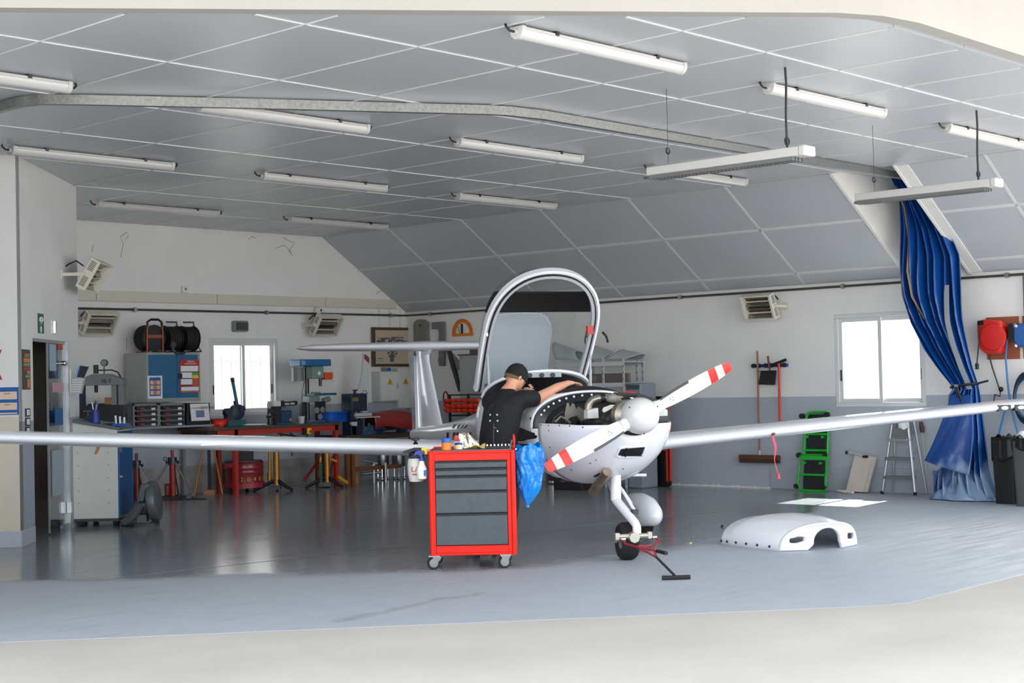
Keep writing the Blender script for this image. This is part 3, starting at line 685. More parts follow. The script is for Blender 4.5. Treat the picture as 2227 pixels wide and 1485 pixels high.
# ---- drawer units under the cabinet
org = []
zs0 = WL(360, 926, -.65)[2]
def drawer_unit(px, lab):
    x0, x1, z0, z1 = TLr(px, -.65); w_, h_ = x1-x0, z1-z0
    t = thing('drawer_unit', lab, 'drawer unit', ((x0+x1)/2, -.65, z0), 0, 'grey case racks under the blue cabinet')
    b = MB(); b.box(-w_/2, w_/2, .02, .45, 0, h_).box(-w_/2, -w_/2+.03, 0, .02, 0, h_).box(w_/2-.03, w_/2, 0, .02, 0, h_).box(-w_/2, w_/2, 0, .02, h_-.02, h_).box(-w_/2, w_/2, 0, .02, 0, .012)
    b.build('rack_body', GREY, t)
    n = 4; dh = (h_-.035)/n
    for k in range(n):
        z = .014+k*dh
        b = MB(); b.prism([(-w_/2+.04, z+dh*.3), (-w_/2+.065, z+dh*.12), (w_/2-.065, z+dh*.12), (w_/2-.04, z+dh*.3), (w_/2-.04, z+dh*.88), (-w_/2+.04, z+dh*.88)], 'y', -.035, .019); dr = b.build('case', BLACK, t)
        b = MB(); b.box(-w_/2+.085, -w_/2+.15, -.045, -.035, z+dh*.14, z+dh*.55); b.build('latch', M('case_latch_red', (146, 40, 44), .5), dr)
        b = MB(); b.box(w_/2-.14, w_/2-.08, -.043, -.035, z+dh*.1, z+dh*.5); b.build('case_tag', PAPER, dr)
        b = MB(); b.box(-w_/2+.15, w_/2-.15, -.042, -.035, z+dh*.16, z+dh*.24); b.build('rail_edge', GREY, dr)
    return t
drawer_unit((289, 878, 345, 929), 'grey rack of four black cases, the left of two under the blue cabinet')
drawer_unit((345, 877, 402, 928), 'grey rack of four black cases, the right of two under the blue cabinet')
x0 = WL(276, 900, -.65)[0]; x1 = WL(289, 900, -.65)[0]; zt = WL(300, 877, -.65)[2]
t = thing('side_cabinet', 'dark grey steel side cabinet left of the two case racks', 'cabinet', ((x0+x1)/2-.12, -.65, zs0), 0)
b = MB(); hw = (x1-x0)/2+.11; b.box(-hw, hw, 0, .45, 0, zt-zs0); b.build('cabinet_body', DGREY, t, bevel=.004); b = MB(); b.ell((.05, -.012, .1), (.018, .012, .018)); b.build('knob', STEEL, t)
# tool tester box with white front
x0, x1, z0, z1 = TLr((412, 881, 455, 920), -.7); t = thing('tester_case', 'black case with a white front sheet and small grey photo beside the case racks', 'case', ((x0+x1)/2, -.7, zs0), 0); w_, h_ = x1-x0, z1-zs0
b = MB(); b.box(-w_/2-.02, w_/2+.03, .02, .4, 0, h_+.03); b.build('case_body', BLACK, t, bevel=.006)
b = MB(); b.T = Matrix.Rotation(math.radians(-7), 4, 'X'); b.box(-w_/2+.015, w_/2-.01, -.035, -.02, .05, h_+.02); fs = b.build('front_sheet', PAPER, t)
b = MB(); b.T = Matrix.Rotation(math.radians(-7), 4, 'X'); b.box(-.07, .07, -.0375, -.035, h_*.36, h_*.72); b.build('photo', M('photo_blue_grey', (104, 118, 150), .4, var=.3, scale=20), fs)
b = MB(); b.T = Matrix.Rotation(math.radians(-7), 4, 'X'); b.box(-w_/2+.02, .04, -.037, -.035, h_*.83, h_*.87); b.build('stripe', M('stripe_salmon', (206, 120, 100), .5), fs)
text('GRW 100', .055, BLACK, fs, (.10, -.05, h_*.86), (PI/2+math.radians(-7), 0, 0))
b = MB(); b.box(-w_/2-.06, -w_/2-.02, -.02, .02, .0, h_*.7); b.build('cable_clip', BLACK, t)
# yellow box and cable on the side cabinet
x = WL(296, 872, -.7)[0]-.05
t = thing('tool_block', 'worn orange wooden block left of the blue cabinet', 'block', (x-.15, -.55, zt), 0); b = MB(); b.box(-.13, .1, -.08, .1, 0, .09); b.build('block', WOOD, t, bevel=.004); b = MB(); b.tube([(-.02, 0, .09), (0, 0, .14), (.03, 0, .15)], .008, 6); b.build('hook', STEEL, t)
# the worktop (grey bracket table) carrying the racks
x0 = WL(190, 930, -.75)[0]; x1 = WL(470, 930, -.75)[0]
t = thing('wall_bench', 'grey steel wall bench under the case racks', 'bench', ((x0+x1)/2, -.4, 0), 0); hw = (x1-x0)/2
b = MB(); b.box(-hw, hw, -.35, .39, zs0-.03, zs0-.001); b.build('bench_top', M('bench_grey', (140, 148, 160), .5), t, bevel=.004)
for s in (-1, 1):
    b = MB(); b.box(s*(hw-.08)-.02, s*(hw-.08)+.02, .3, .36, 0, zs0-.03); b.build('leg', GREY, t)

# ---- cable drums on the cabinet
ztop = TLr((318, 766, 435, 873), -.62)[3]
def reel_at(px): return WL(px[0], px[1], -.4)
p = reel_at((329, 735)); t = thing('cable_reel', 'black cable drum in an orange tube frame on the blue cabinet', 'cable reel', (p[0], -.36, ztop), 0)
for y in (-.1, .1): b = MB(); b.lathe([(.17, 0), (.185, .006), (.185, .016), (.06, .018)], (0, y, .2), (0, -1 if y < 0 else 1, 0), 20); b.build('drum_disc', BLACK, t)
b = MB()
for k in range(6): b.tube(arc((0, -.075+k*.03, .2), .155, 0, 360, 20), .017, 6, closed=False)
b.build('cable', RUBBER, t)
RO = M('reel_orange', (150, 68, 34), .45, var=.1)
b = MB()
for x in (-.13, .13): b.tube([(x*.98, -.13, .012), (x*.96, -.13, .3), (x*.9, -.13, .36)], .013, 8)
b.tube([(-.13, -.13, .012), (-.13, .12, .012)], .012, 6).tube([(.13, -.13, .012), (.13, .12, .012)], .012, 6)
b.box(-.115, .115, -.137, -.125, .2, .245); b.build('frame', RO, t)
b = MB(); b.tube([(-.117, -.13, .36), (-.12, -.13, .42), (-.06, -.13, .455), (.06, -.13, .455), (.11, -.13, .42), (.117, -.13, .36)], .016, 8); b.build('handle', BLACK, t)
b = MB(); b.tube([(-.14, .02, .27), (-.2, 0, .2), (-.2, -.02, .1), (-.14, -.03, .014), (-.05, -.02, .014)], .011, 6); b.build('loose_cable', RUBBER, t)
def side_reel(px, lab):
    p = reel_at(px); t = thing('cable_reel', lab, 'cable reel', (p[0], -.36, ztop), 0)
    for x in (-.10, .1): b = MB(); b.lathe([(.05, -.006), (.175, -.006), (.18, 0), (.175, .006), (.05, .006)], (x, 0, .2), (1, 0, 0), 20); b.build('drum_disc', BLACK, t)
    b = MB()
    for k in range(5): b.tube(arc((-.075+k*.0375, 0, .2), .15, 0, 360, 20, 'yz'), .02, 6)
    b.build('cable', RUBBER, t)
    b = MB(); b.tube([(-.06, 0, .43), (.11, 0, .43), (.115, 0, .37), (.115, 0, .2)], .014, 6); b.build('handle', DGREY, t)
    for q_ in (-1, 1): b = MB(); b.tube([(.1, .1*q_, .1), (.15, .12*q_, .014), (-.1, .12*q_, .014)], .01, 6); b.build('foot_frame', BLACK, t)
    return t
side_reel((374, 740), 'black cable drum seen edge-on, middle of the three on the blue cabinet')
side_reel((411, 741), 'black cable drum with a grey handle at the right end of the blue cabinet')
p = reel_at((368, 762)); t = thing('headphones', 'dark ear protectors lying over the front edge of the blue cabinet', 'ear protectors', (p[0], -.63, ztop), 0)
b = MB(); b.tube([(-.09, 0, .1), (-.1, 0, .03), (-.05, -.03, -.02), (.05, -.03, -.02), (.1, 0, .0)], .028, 8, flat=.6); b.build('headband', DGREY, t)
b = MB(); b.ell((-.09, 0, .1), (.045, .04, .05)); b.build('ear_cup', DGREY, t)

# ---- leaflet holder on the door jamb, press, desk cabinet
def CAMT(name, lab, cat, px, D, group=None, z=None):
    p = AT(px[0], px[1], D)
    if z is not None: p[2] = z
    return thing(name, lab, cat, p, RZC, group)
u, z = GF(163, 830); p = pa+eu*(UEND-.0)+np.array([0, 0, 0]); D = PR((p[0], p[1], 1))[2]-.4
S = D/FPX
t = CAMT('leaflet_holder', 'white leaflet tray with a dark blue folder fixed beside the glass door', 'leaflet tray', (172, 856), D); pxm = S
b = MB(); b.T = Matrix.Rotation(math.radians(0), 4, 'Y')
def q4(pts, y0, y1, o=(172, 856)): return [((x-o[0])*pxm, (o[1]-y)*pxm) for x, y in pts]
b.prism(q4([(153, 856), (178, 856), (186, 822), (160, 822)], 0, 0), 'y', -.05, .02); b.build('tray', LGREY, t)
b = MB()
for k in range(6): y = 826+k*5; b.prism(q4([(160-(k)*1.0, y+1), (185-k*1.4, y+1), (185-k*1.4, y-1), (160-k*1.0, y-1)], 0, 0), 'y', -.056, -.05)
b.build('ribs', WHITE, t)
b = MB(); b.prism(q4([(169, 820), (184, 822), (195, 798), (176, 795)], 0, 0), 'y', -.03, -.01); b.build('folder', M('folder_dark', (30, 34, 46), .5), t)
b = MB(); b.prism(q4([(165, 821), (169, 821), (177, 795), (173, 795)], 0, 0), 'y', -.035, -.012); b.build('folder_edge', M('folder_blue', (120, 170, 220), .5), t)
b = MB(); b.box(-.09, -.075, -.05, .05, -.005, .27); b.build('back_plate', WHITE, t)

Dp = 19.2; t = CAMT('hydraulic_press', 'grey hydraulic press with a black ram and round gauge behind the sloping desk', 'press', (225, 900), Dp, z=0.0); S = Dp/FPX
zc0 = AT(225, 900, Dp)[2]
def q(x, y): return ((x-225)*S, zc0+(900-y)*S)
PG = M('press_grey', (112, 116, 118), .5, var=.08)
b = MB(); b.prism([q(184, 838), q(273, 838), q(273, 826), q(240, 813), (q(205, 813)), q(184, 822)], 'y', -.09, .09); b.build('crosshead', PG, t, bevel=.005)
for xa, xb in ((173, 184), (246, 257), (261, 272)):
    a_, c_ = q(xa, 838)[0], q(xb, 838)[0]; b = MB(); b.box(a_, c_, -.07, .07, 0.0, q(0, 836)[1]); b.build('post', NAVY if xa == 173 else PG, t)
b = MB(); b.box(q(180, 0)[0], q(273, 0)[0], -.1, .1, q(0, 916)[1], q(0, 881)[1]); b.build('press_table', M('press_black', (24, 26, 32), .5), t, bevel=.004)
b = MB(); b.box(q(196, 0)[0], q(226, 0)[0], -.11, .05, q(0, 881)[1], q(0, 877)[1]); b.build('press_plate', MATS['press_black'], t)
b = MB(); b.cyl((q(210, 0)[0], 0, q(0, 812)[1]), (q(210, 0)[0], 0, q(0, 793)[1]), .032).cyl((q(210, 0)[0], 0, q(0, 853)[1]), (q(210, 0)[0], 0, q(0, 838)[1]), .024); b.build('ram', BLACK, t)
b = MB(); b.cyl((q(228, 0)[0], 0, q(0, 815)[1]), (q(228, 0)[0], 0, q(0, 797)[1]), .008).cyl((q(229, 0)[0], -.03, q(0, 789)[1]), (q(229, 0)[0], .02, q(0, 789)[1]), .043, n=20); g_ = b.build('gauge', DGREY, t)
b = MB(); b.cyl((q(229, 0)[0], -.033, q(0, 789)[1]), (q(229, 0)[0], -.03, q(0, 789)[1]), .033, n=20); b.build('dial', GREY, g_)
b = MB(); b.tube([(q(214, 0)[0], 0, q(0, 805)[1]), (q(245, 0)[0], 0, q(0, 805)[1]), (q(258, 0)[0], 0, q(0, 810)[1]), (q(264, 0)[0], 0, q(0, 821)[1])], .009, 6); b.build('hose', BLACK, t)
text('10 T', .07, BLACK, t, (q(236, 0)[0], -.094, q(0, 829)[1]))
b = MB(); b.box(q(178, 0)[0]-.1, q(268, 0)[0]+.1, -.3, .3, 0, .04); b.build('foot', PG, t)

# sloping desk cabinet on casters
pl_ = FL(160, 1146); Dd = PR(pl_)[2]; S = Dd/FPX
t = thing('desk_cabinet', 'white sided workshop desk on casters with sloping grey top and blue front', 'desk', AT(208, 1146, Dd), RZC); t.location.z = 0
zq = lambda y: (1146-y)*S; xq = lambda x: (x-208)*S
zA, zB = zq(918), zq(937); zb = zq(1129)
b = MB(); b.prism([(xq(157), zb), (xq(258), zb), (xq(258), zB), (xq(157), zA)], 'y', 0.0, .62); b.build('side_panel', M('desk_white', (206, 206, 198), .5, var=.03), t, bevel=.004)
b = MB(); b.prism([(xq(153), zA), (xq(262), zB-.003), (xq(262), zB+.022), (xq(160), zA+.03), (xq(153), zA+.03)], 'y', -.015, .66); b.build('desk_top', M('desk_top_grey', (92, 104, 110), .45), t)
b = MB(); b.box(xq(258), xq(258)+.02, .01, .61, zb+.02, zB-.02); fb_ = b.build('front_door', M('desk_blue', (6, 80, 136), .4), t, bevel=.003)
b = MB(); b.box(xq(258)+.02, xq(258)+.05, .02, .09, zq(1041), zq(1037)); b.build('handle', CHROME, fb_)
b = MB(); b.box(xq(157), xq(259), -.01, .62, zb-.03, zb); b.build('base_rail', DGREY, t)
b = MB(); b.box(xq(153), xq(157), -.012, .0, zq(1145), zA+.02); b.build('edge_post', NAVY, t)
for x, y in ((xq(180), .06), (xq(250), .06), (xq(180), .55), (xq(250), .55)):
    b = MB(); b.box(x-.03, x+.03, y-.03, y+.03, .07, zb-.03); cs = b.build('caster', STEEL, t)
    b = MB(); b.cyl((x-.025, y, .042), (x+.025, y, .042), .042, n=14); b.build('wheel', RUBBER, cs)
b = MB()
for yy in (986, 1013, 1041, 1068, 1095):
    for xx in (172, 238): b.cyl((xq(xx), -.004, zq(yy)), (xq(xx), .001, zq(yy)), .007, n=8)
b.build('rivets', GREY, t, stuff=True)
b = MB(); b.prism([(xq(208), zq(990)), (xq(214), zq(988)), (xq(222), zq(972)), (xq(214), zq(971))], 'y', -.006, -.001); b.build('worn_patch', WOOD, t)
zt_ = lambda x: zA+.03+(x-xq(160))/(xq(262)-xq(160))*(zB-.008-zA)
def on_desk(name, lab, cat, x, y): 
    o = thing(name, lab, cat, t.matrix_basis @ Vector((x, y, zt_(x))) if False else Vector(t.location)+Matrix.Rotation(RZC, 3, 'Z') @ Vector((x, y, zt_(x))), RZC); return o
c_ = on_desk('pen_cup', 'blue pen cup with pens on the sloping desk top', 'pen cup', xq(204), .12)
b = MB(); b.T = Matrix.Rotation(-.18, 4, 'Y')if False else None; b.lathe([(.05, -.01), (.06, .0), (.04, .15), (.034, .15), (.03, .02)], n=16); b.build('cup', M('cup_blue', (22, 44, 130), .4), c_)
for i, (dx, mt, ln) in enumerate(((-.022, WHITE, .1), (0.002, BLACK, .12), (.02, BBLUE, .11), (.012, WHITE, .07))):
    b = MB(); b.cyl((dx*.6, 0, .1), (dx*1.5, .01, .15+ln*.8), .007, n=8); b.build('pen', mt, c_)
c_ = on_desk('marker_tray', 'blue and black tray with white markers on the low end of the desk', 'tray', xq(250), .2)
b = MB(); b.box(-.12, .13, -.05, .05, .004, .03); b.build('tray_base', BBLUE, c_, bevel=.006)
b = MB(); b.box(-.15, -.05, -.055, .055, .0, .035); b.build('tray_pad', BLACK, c_, bevel=.006)
for k in range(3): b = MB(); b.cyl((-.02+k*.045, 0, .03), (-.03+k*.05, .01, .12-.01*k), .012, n=8); b.build('marker', PAPER, c_)
c_ = on_desk('desk_clamp', 'small dark clamp on the high end of the sloping desk', 'clamp', xq(178), .3)
b = MB(); b.box(-.04, .05, -.03, .03, 0, .05).cyl((0, 0, .05), (0, 0, .1), .02); b.build('clamp_body', DSTEEL, c_); b = MB(); b.cyl((-.05, 0, .1), (.05, 0, .1), .008, n=8); b.build('clamp_bar', STEEL, c_)

# ---- grey blower on the floor
p = FL(300, 1143); Df = PR(p)[2]; S = Df/FPX
t = thing('floor_blower', 'grey centrifugal blower lying on the dark floor beside the blue desk front', 'blower', AT(300, 1143, Df), RZC); t.location.z = 0
X = lambda x: (x-300)*S; Z = lambda y: (1143-y)*S
BG = M('blower_grey', (92, 98, 102), .42, metal=.3, var=.1)
ax = Vector((.975, .02, .12)).normalized()
b = MB(); c0 = Vector((X(326), .05, Z(1092)))
b.lathe([(.05, -.02), (.2, -.015), (.225, .0), (.23, .06), (.22, .085), (.17, .10), (.05, .11)], c0, ax, 24); b.build('fan_housing', BG, t)
b = MB(); b.cyl(c0+Vector((-.1, 0, -.05)), c0+ax*.02+Vector((-.02, 0, -.05)), .1, n=18); b.build('inlet_ring', BG, t)
b = MB(); b.cyl(c0+Vector((-.108, 0, -.05)), c0+Vector((-.098, 0, -.05)), .07, n=18); b.build('inlet', BLACK, t)
b = MB(); b.loft([b.ring(Vector((X(305), 0, Z(1098))), (-.5, -.2, -1), .11, 12, .07), b.ring(Vector((X(290), -.05, Z(1122))), (-.6, -.2, -1), .1, 12, .06), b.ring(Vector((X(272), -.06, Z(1138))), (-1, -.2, -.3), .075, 12, .05)]); b.build('outlet_duct', BG, t)
b = MB(); b.loft([[(X(302), -.1, Z(1090)), (X(318), -.1, Z(1090)), (X(318), .1, Z(1090)), (X(302), .1, Z(1090))], [(X(312), -.1, Z(1052)), (X(330), -.1, Z(1052)), (X(330), .1, Z(1052)), (X(312), .1, Z(1052))]]); b.build('upper_duct', BG, t, bevel=.01)
b = MB(); b.prism(rrect(X(288), X(343), -.14, .14, .04), 'z', .0, .03); b.build('foot_plate', DGREY, t)
b = MB(); b.cyl((X(305), -.02, .03), (X(328), -.02, .03), .028); b.box(X(300), X(322), -.08, .08, .03, Z(1118)); b.build('motor', BG, t, bevel=.01)
b = MB(); b.tube([(X(275), .0, .02), (X(270), -.1, .015), (X(282), -.13, .012), (X(300), -.15, .012)], .011, 6); b.build('power_lead', BLACK, t)

# ---- tripod jacks
def tripod_jack(px, lab, hgt, parts_mat, legm, D=None):
    p = FL(*px); t = thing('tripod_jack', lab, 'jack', p, RZC, 'tripod jacks along the left wall')
    b = MB(); b.cyl((0, 0, .02), (0, 0, hgt-.12), .045, n=12).cyl((0, 0, hgt-.12), (0, 0, hgt), .022, n=10); b.build('jack_tube', parts_mat, t)
    b = MB(); b.cyl((0, 0, hgt-.2), (0, 0, hgt-.1), .062, n=12).box(-.09, .09, -.02, .02, hgt-.19, hgt-.15); b.tube(arc((-.1, 0, hgt-.12), .025, 0, 360, 10), .005, 5); b.build('collar', DSTEEL, t)
    for k, a in enumerate((200, -25, 90)):
        ca, sa = math.cos(math.radians(a)), math.sin(math.radians(a)); b = MB(); b.cyl((.05*ca, .05*sa, hgt-.17), (.36*ca, .36*sa, .02), .014, n=8); lg = b.build('leg', legm, t)
        b = MB(); b.cyl((.36*ca, .36*sa, 0), (.36*ca, .36*sa, .02), .035, n=10); b.build('foot_pad', DSTEEL, lg)
    b = MB(); b.box(-.1, -.03, -.06, .02, .02, .2); b.cyl((-.06, -.07, .04), (-.06, -.07, .18), .03, n=10); b.build('pump', DRED, t, bevel=.005)
    b = MB(); b.box(-.16, .16, -.09, .09, 0, .02); b.build('jack_base', DSTEEL, t)
    return t
JR = M('jack_red', (150, 34, 22), .4, var=.1)
tripod_jack((376, 1082), 'red tripod jack standing between the two others of the left wall', .66, JR, STEEL)
tripod_jack((298, 1087), 'red tripod jack half hidden behind the grey blower', .64, M('jack_dark_red', (104, 22, 20), .4, var=.1), STEEL)
p = FL(456, 1074); t = thing('survey_tripod', 'wooden legged tripod with a black centre post beside the red bench leg', 'tripod', p, RZC); zt2 = .8
for a, mt in ((205, M('tripod_brass', (170, 110, 40), .4, metal=.5)), (-25, M('tripod_orange', (196, 104, 34), .4)), (100, MATS['tripod_brass'])):
    ca, sa = math.cos(math.radians(a)), math.sin(math.radians(a)); b = MB(); b.cyl((.05*ca, .05*sa, zt2), (.22*ca, .22*sa, 0), .013, n=8); b.build('leg', mt, t)
b = MB(); b.box(-.02, .02, -.02, .02, .05, zt2+.02); b.build('centre_post', M('post_dark', (34, 38, 48), .5), t)
b = MB(); b.cyl((0, 0, zt2), (0, 0, zt2+.05), .07); b.build('head', DSTEEL, t)
b = MB(); b.box(-.08, .08, -.05, .05, 0, .06); b.build('wood_block', WOOD, t)
# small flat base under jacks
p = FL(392, 1086); t = thing('steel_base_plate', 'dark flat steel plate on the floor under the red tripod jacks', 'plate', p, RZC); b = MB(); b.box(-.32, .36, -.1, .02, 0, .012); b.build('plate', DSTEEL, t, bevel=.003); b = MB(); b.box(-.3, -.26, -.1, .02, .012, .03); b.build('lip', DSTEEL, t)

# ---- red workbench and what stands on it
YB = -1.03
xb0, xb1 = WL(452, 936, YB)[0], WL(741, 930, YB)[0]; zbt = WL(640, 922, YB)[2]+.0
t = thing('workbench', 'long red steel workbench with a brown top under the left window', 'workbench', ((xb0+xb1)/2, YB, 0), 0); hw = (xb1-xb0)/2
b = MB(); b.box(-hw, hw, -.02, .72, zbt-.045, zbt); b.build('bench_top', M('bench_brown', (76, 58, 46), .5, var=.15), t, bevel=.004)
b = MB(); b.box(-hw+.16, hw-.02, 0, .05, zbt-.12, zbt-.046).box(-hw+.16, hw-.02, .64, .69, zbt-.12, zbt-.046); b.build('apron_rail', BENCHRED, t)
b = MB(); b.box(-hw+.02, -hw+.22, .03, .65, zbt-.13, zbt-.046); b.build('bench_drawer', M('drawer_dark', (48, 26, 24), .5), t)
lx = [WL(515, 1000, YB)[0]-(xb0+xb1)/2, WL(737, 1000, YB)[0]-(xb0+xb1)/2-.03]
bx = [WL(475, 1000, YB+.66)[0]-(xb0+xb1)/2, WL(690, 1000, YB+.66)[0]-(xb0+xb1)/2]
for x, y in ((lx[0], .0), (lx[1], .0), (bx[0], .62), (bx[1], .62)):
    b = MB(); b.box(x-.03, x+.03, y, y+.06, 0, zbt-.046); b.build('leg', BENCHRED if y == 0 else DRED, t)
b = MB(); b.box(lx[0], bx[0], .28, .33, .38, .44) if lx[0] < bx[0] else b.box(bx[0], lx[0], .28, .33, .38, .44); b.cyl((bx[1]-.1, .3, .0), (bx[1]+.02, .3, .45), .02); b.build('brace', DRED, t)
xs_ = WL(664, 938, YB)[0]-(xb0+xb1)/2
b = MB(); b.box(xs_-.06, xs_+.0, -.03, .0, zbt-.16, zbt-.06); sw = b.build('switch_back', BLACK, t)
b = MB(); b.box(xs_, xs_+.07, -.06, 0, zbt-.155, zbt-.065); b.build('switch_plate', YELLOW, sw, bevel=.01)
b = MB(); b.cyl((xs_+.045, -.075, zbt-.115), (xs_+.045, -.06, zbt-.115), .022); b.build('switch_knob', RED, sw)
b = MB(); b.tube([(xs_+.03, -.02, zbt-.16), (xs_, -.02, zbt-.2), (xs_-.1, -.02, zbt-.2), (xs_-.22, 0, zbt-.17), (xs_-.35, .02, zbt-.15), (xs_-.5, .02, zbt-.12)], .012, 6); b.tube([(xs_-.2, .0, zbt-.18), (xs_-.28, .0, zbt-.13)], .01, 6); b.tube([(xs_-.45, .0, zbt-.14), (xs_-.42, .0, zbt-.22)], .012, 6); b.build('hanging_cable', BLACK, t)
def ONB(name, lab, cat, px, dy=.25, group=None):
    p = WL(px[0], px[1], YB+dy); return thing(name, lab, cat, (p[0], YB+dy, zbt), 0, group)
SB = PR((-3, YB+.25, 1))[2]/FPX*1.33     # metres of wall per pixel across
SZ = PR((-3, YB+.25, 1))[2]/FPX
# red box
t = ONB('red_box', 'bright red open plastic box at the left end of the red workbench', 'box', (483, 925))
b = MB(); b.loft([[(-.1, -.09, 0), (.1, -.09, 0), (.1, .09, 0), (-.1, .09, 0)], [(-.12, -.11, .1), (.12, -.11, .1), (.12, .11, .1), (-.12, .11, .1)]], cap1=False); b.build('box_shell', M('box_red', (240, 40, 20), .4), t, solid=.006)
b = MB(); b.box(-.13, .13, -.115, -.105, .1, .112).box(-.13, .13, .105, .115, .1, .112); b.build('rim', DRED, t)
# pipe bender with long teal lever
t = ONB('lever_bender', 'teal bench bender with a long upright lever before the left window', 'bender', (508, 922), .2)
b = MB(); b.box(-.16, .14, -.1, .1, 0, .095); b.build('bender_base', M('bender_green', (10, 86, 92), .4), t, bevel=.005)
b = MB(); b.lathe([(.09, -.05), (.11, -.04), (.11, .04), (.09, .05)], (.06, 0, .2), (0, 1, 0), 16); b.lathe([(.05, -.05), (.06, -.04), (.06, .04), (.05, .05)], (-.1, 0, .2), (0, 1, 0), 14); b.box(-.14, .1, -.04, .04, .095, .2); b.cyl((.12, -.06, .24), (.12, .06, .24), .05); b.build('bender_head', NAVY, t)
b = MB(); b.cyl((.07, 0, .22), (.04, 0, .36), .035, n=10); b.build('lever_socket', NAVY, t)
b = MB(); b.box(-.2, -.12, -.05, .05, .0, .09); b.build('stop_block', M('stop_brown', (70, 40, 30), .5), t)
b = MB(); p0 = WL(518, 893, YB+.2); p1 = WL(505, 822, YB+.2); ox = WL(508, 922, YB+.2)[0]
b.cyl((p0[0]-ox, 0, p0[2]-zbt), (p1[0]-ox, 0, p1[2]-zbt), .024, n=10); b.build('lever', M('lever_teal', (10, 92, 120), .4), t)
b = MB(); e = Vector((p1[0]-ox, 0, p1[2]-zbt)); s0 = Vector((p0[0]-ox, 0, p0[2]-zbt)); b.cyl(e-(e-s0)*.12, e+(e-s0)*.01, .029, n=10); b.build('grip', BLACK, t)
# belt grinder
t = ONB('belt_grinder', 'dark blue belt grinder with a black arm and white guard box on the red workbench', 'grinder', (603, 920), .25)
GD = M('grinder_blue', (16, 62, 92), .4, var=.15)
b = MB(); b.box(-.08, .2, -.1, .1, .0, .2); b.build('motor_case', GD, t, bevel=.02)
b = MB(); b.box(-.12, .0, -.105, .08, .0, .26); b.build('gear_side', M('grinder_dark', (30, 28, 36), .5), t, bevel=.01)
b = MB(); b.box(-.12, .02, -.07, .07, .26, .34); b.build('guard_box', M('guard_white', (214, 214, 206), .5), t, bevel=.006)
b = MB(); b.cyl((.0, 0, .285), (.36, 0, .3), .032, n=12).box(.0, .1, -.04, .04, .25, .34); b.build('belt_arm', BLACK, t)
b = MB(); b.box(.12, .2, -.036, -.03, .275, .305).box(.22, .3, -.036, -.03, .278, .308); b.build('belt_slots', LGREY, t)
b = MB(); b.cyl((-.145, 0, .28), (-.135, 0, .28), .05, n=16).cyl((-.14, 0, .14), (-.13, 0, .14), .02); b.build('wheel_disc', LGREY, t)
b = MB(); b.box(-.22, -.02, -.13, -.02, .1, .13).cyl((-.2, -.08, 0), (-.2, -.08, .13), .03, n=10).cyl((-.17, -.08, .0), (-.17, -.08, .13), .02, n=10); b.build('tool_rest', DSTEEL, t)
b = MB(); b.box(.14, .18, -.104, -.1, .04, .08); b.build('rating_plate', M('plate_orange', (176, 122, 40), .5), t)
b = MB(); b.box(-.1, .22, -.12, .12, .0, .015); b.build('foot_plate', BLUE, t)
b = MB(); b.tube(arc((.09, -.03, .2), .05, 0, 180, 8), .012, 6); b.build('carry_handle', GALV, t)
# white round tray on bench
t = ONB('round_tray', 'flat white round tray lying between bender and grinder', 'tray', (548, 926), .15); b = MB(); b.lathe([(.15, 0), (.2, .015), (.19, .018), (.15, .008)], n=24); b.build('dish', PAPER, t); b = MB(); b.tube(arc((0, 0, .016), .195, 0, 360, 24, 'xy'), .006, 6); b.build('rim', PAPER, t)
# glass cup
t = ONB('plastic_cup', 'ribbed clear plastic cup next to the drill base', 'cup', (656, 922), .1)
b = MB(); b.lathe([(.035, 0), (.05, .1)], n=14); b.loft; b.build('cup_wall', M('cup_clear', (190, 198, 200), .2, var=.15, scale=60), t); b = MB(); b.tube(arc((0, 0, .1), .05, 0, 360, 16, 'xy'), .003, 5); b.build('rim', PAPER, t)
# pillar drill
t = ONB('pillar_drill', 'blue topped pillar drill with an orange chuck guard on the red workbench', 'drill', (688, 915), .35)
po = WL(688, 915, YB+.35)
def dq(x, y): p = WL(x or 688, y or 850, YB+.35); return p[0]-po[0], p[2]-zbt
x0, z1 = dq(642, 782); x1, z0 = dq(709, 796)
b = MB(); b.prism([(x0, -.12), (x0+.05, -.17), (x1-.05, -.17), (x1, -.12), (x1, .12), (x1-.05, .17), (x0+.05, .17), (x0, .12)], 'z', z0, z1); b.build('belt_cover', M('drill_blue', (4, 98, 152), .35, coat=.3), t, bevel=.012)
b = MB(); xa, za = dq(700, 820); b.box(dq(670, 0)[0], dq(696, 0)[0], -.1, .12, za-.02, z0); b.build('drill_head', M('drill_green_grey', (120, 140, 134), .45), t, bevel=.015)
b = MB(); b.cyl((dq(653, 0)[0], .05, dq(0, 828)[1]), (dq(653, 0)[0], .05, dq(0, 798)[1]), .09, n=16); b.build('drill_motor', M('drill_motor_grey', (112, 118, 118), .45), t)
b = MB(); b.cyl((dq(672, 0)[0], .05, .02), (dq(672, 0)[0], .05, z0), .036, n=14); b.build('column', DSTEEL, t)
b = MB(); b.cyl((dq(692, 0)[0], -.05, dq(0, 840)[1]), (dq(692, 0)[0], -.05, dq(0, 823)[1]), .025, n=12).cyl((dq(692, 0)[0], -.05, dq(0, 824)[1]), (dq(692, 0)[0], -.05, dq(0, 800)[1]), .035, n=12); b.build('chuck', DSTEEL, t)
b = MB(); b.box(dq(696, 0)[0], dq(714, 0)[0], -.12, .02, dq(0, 826)[1], dq(0, 810)[1]); b.build('chuck_guard', M('guard_orange', (214, 86, 30), .4), t, bevel=.01)
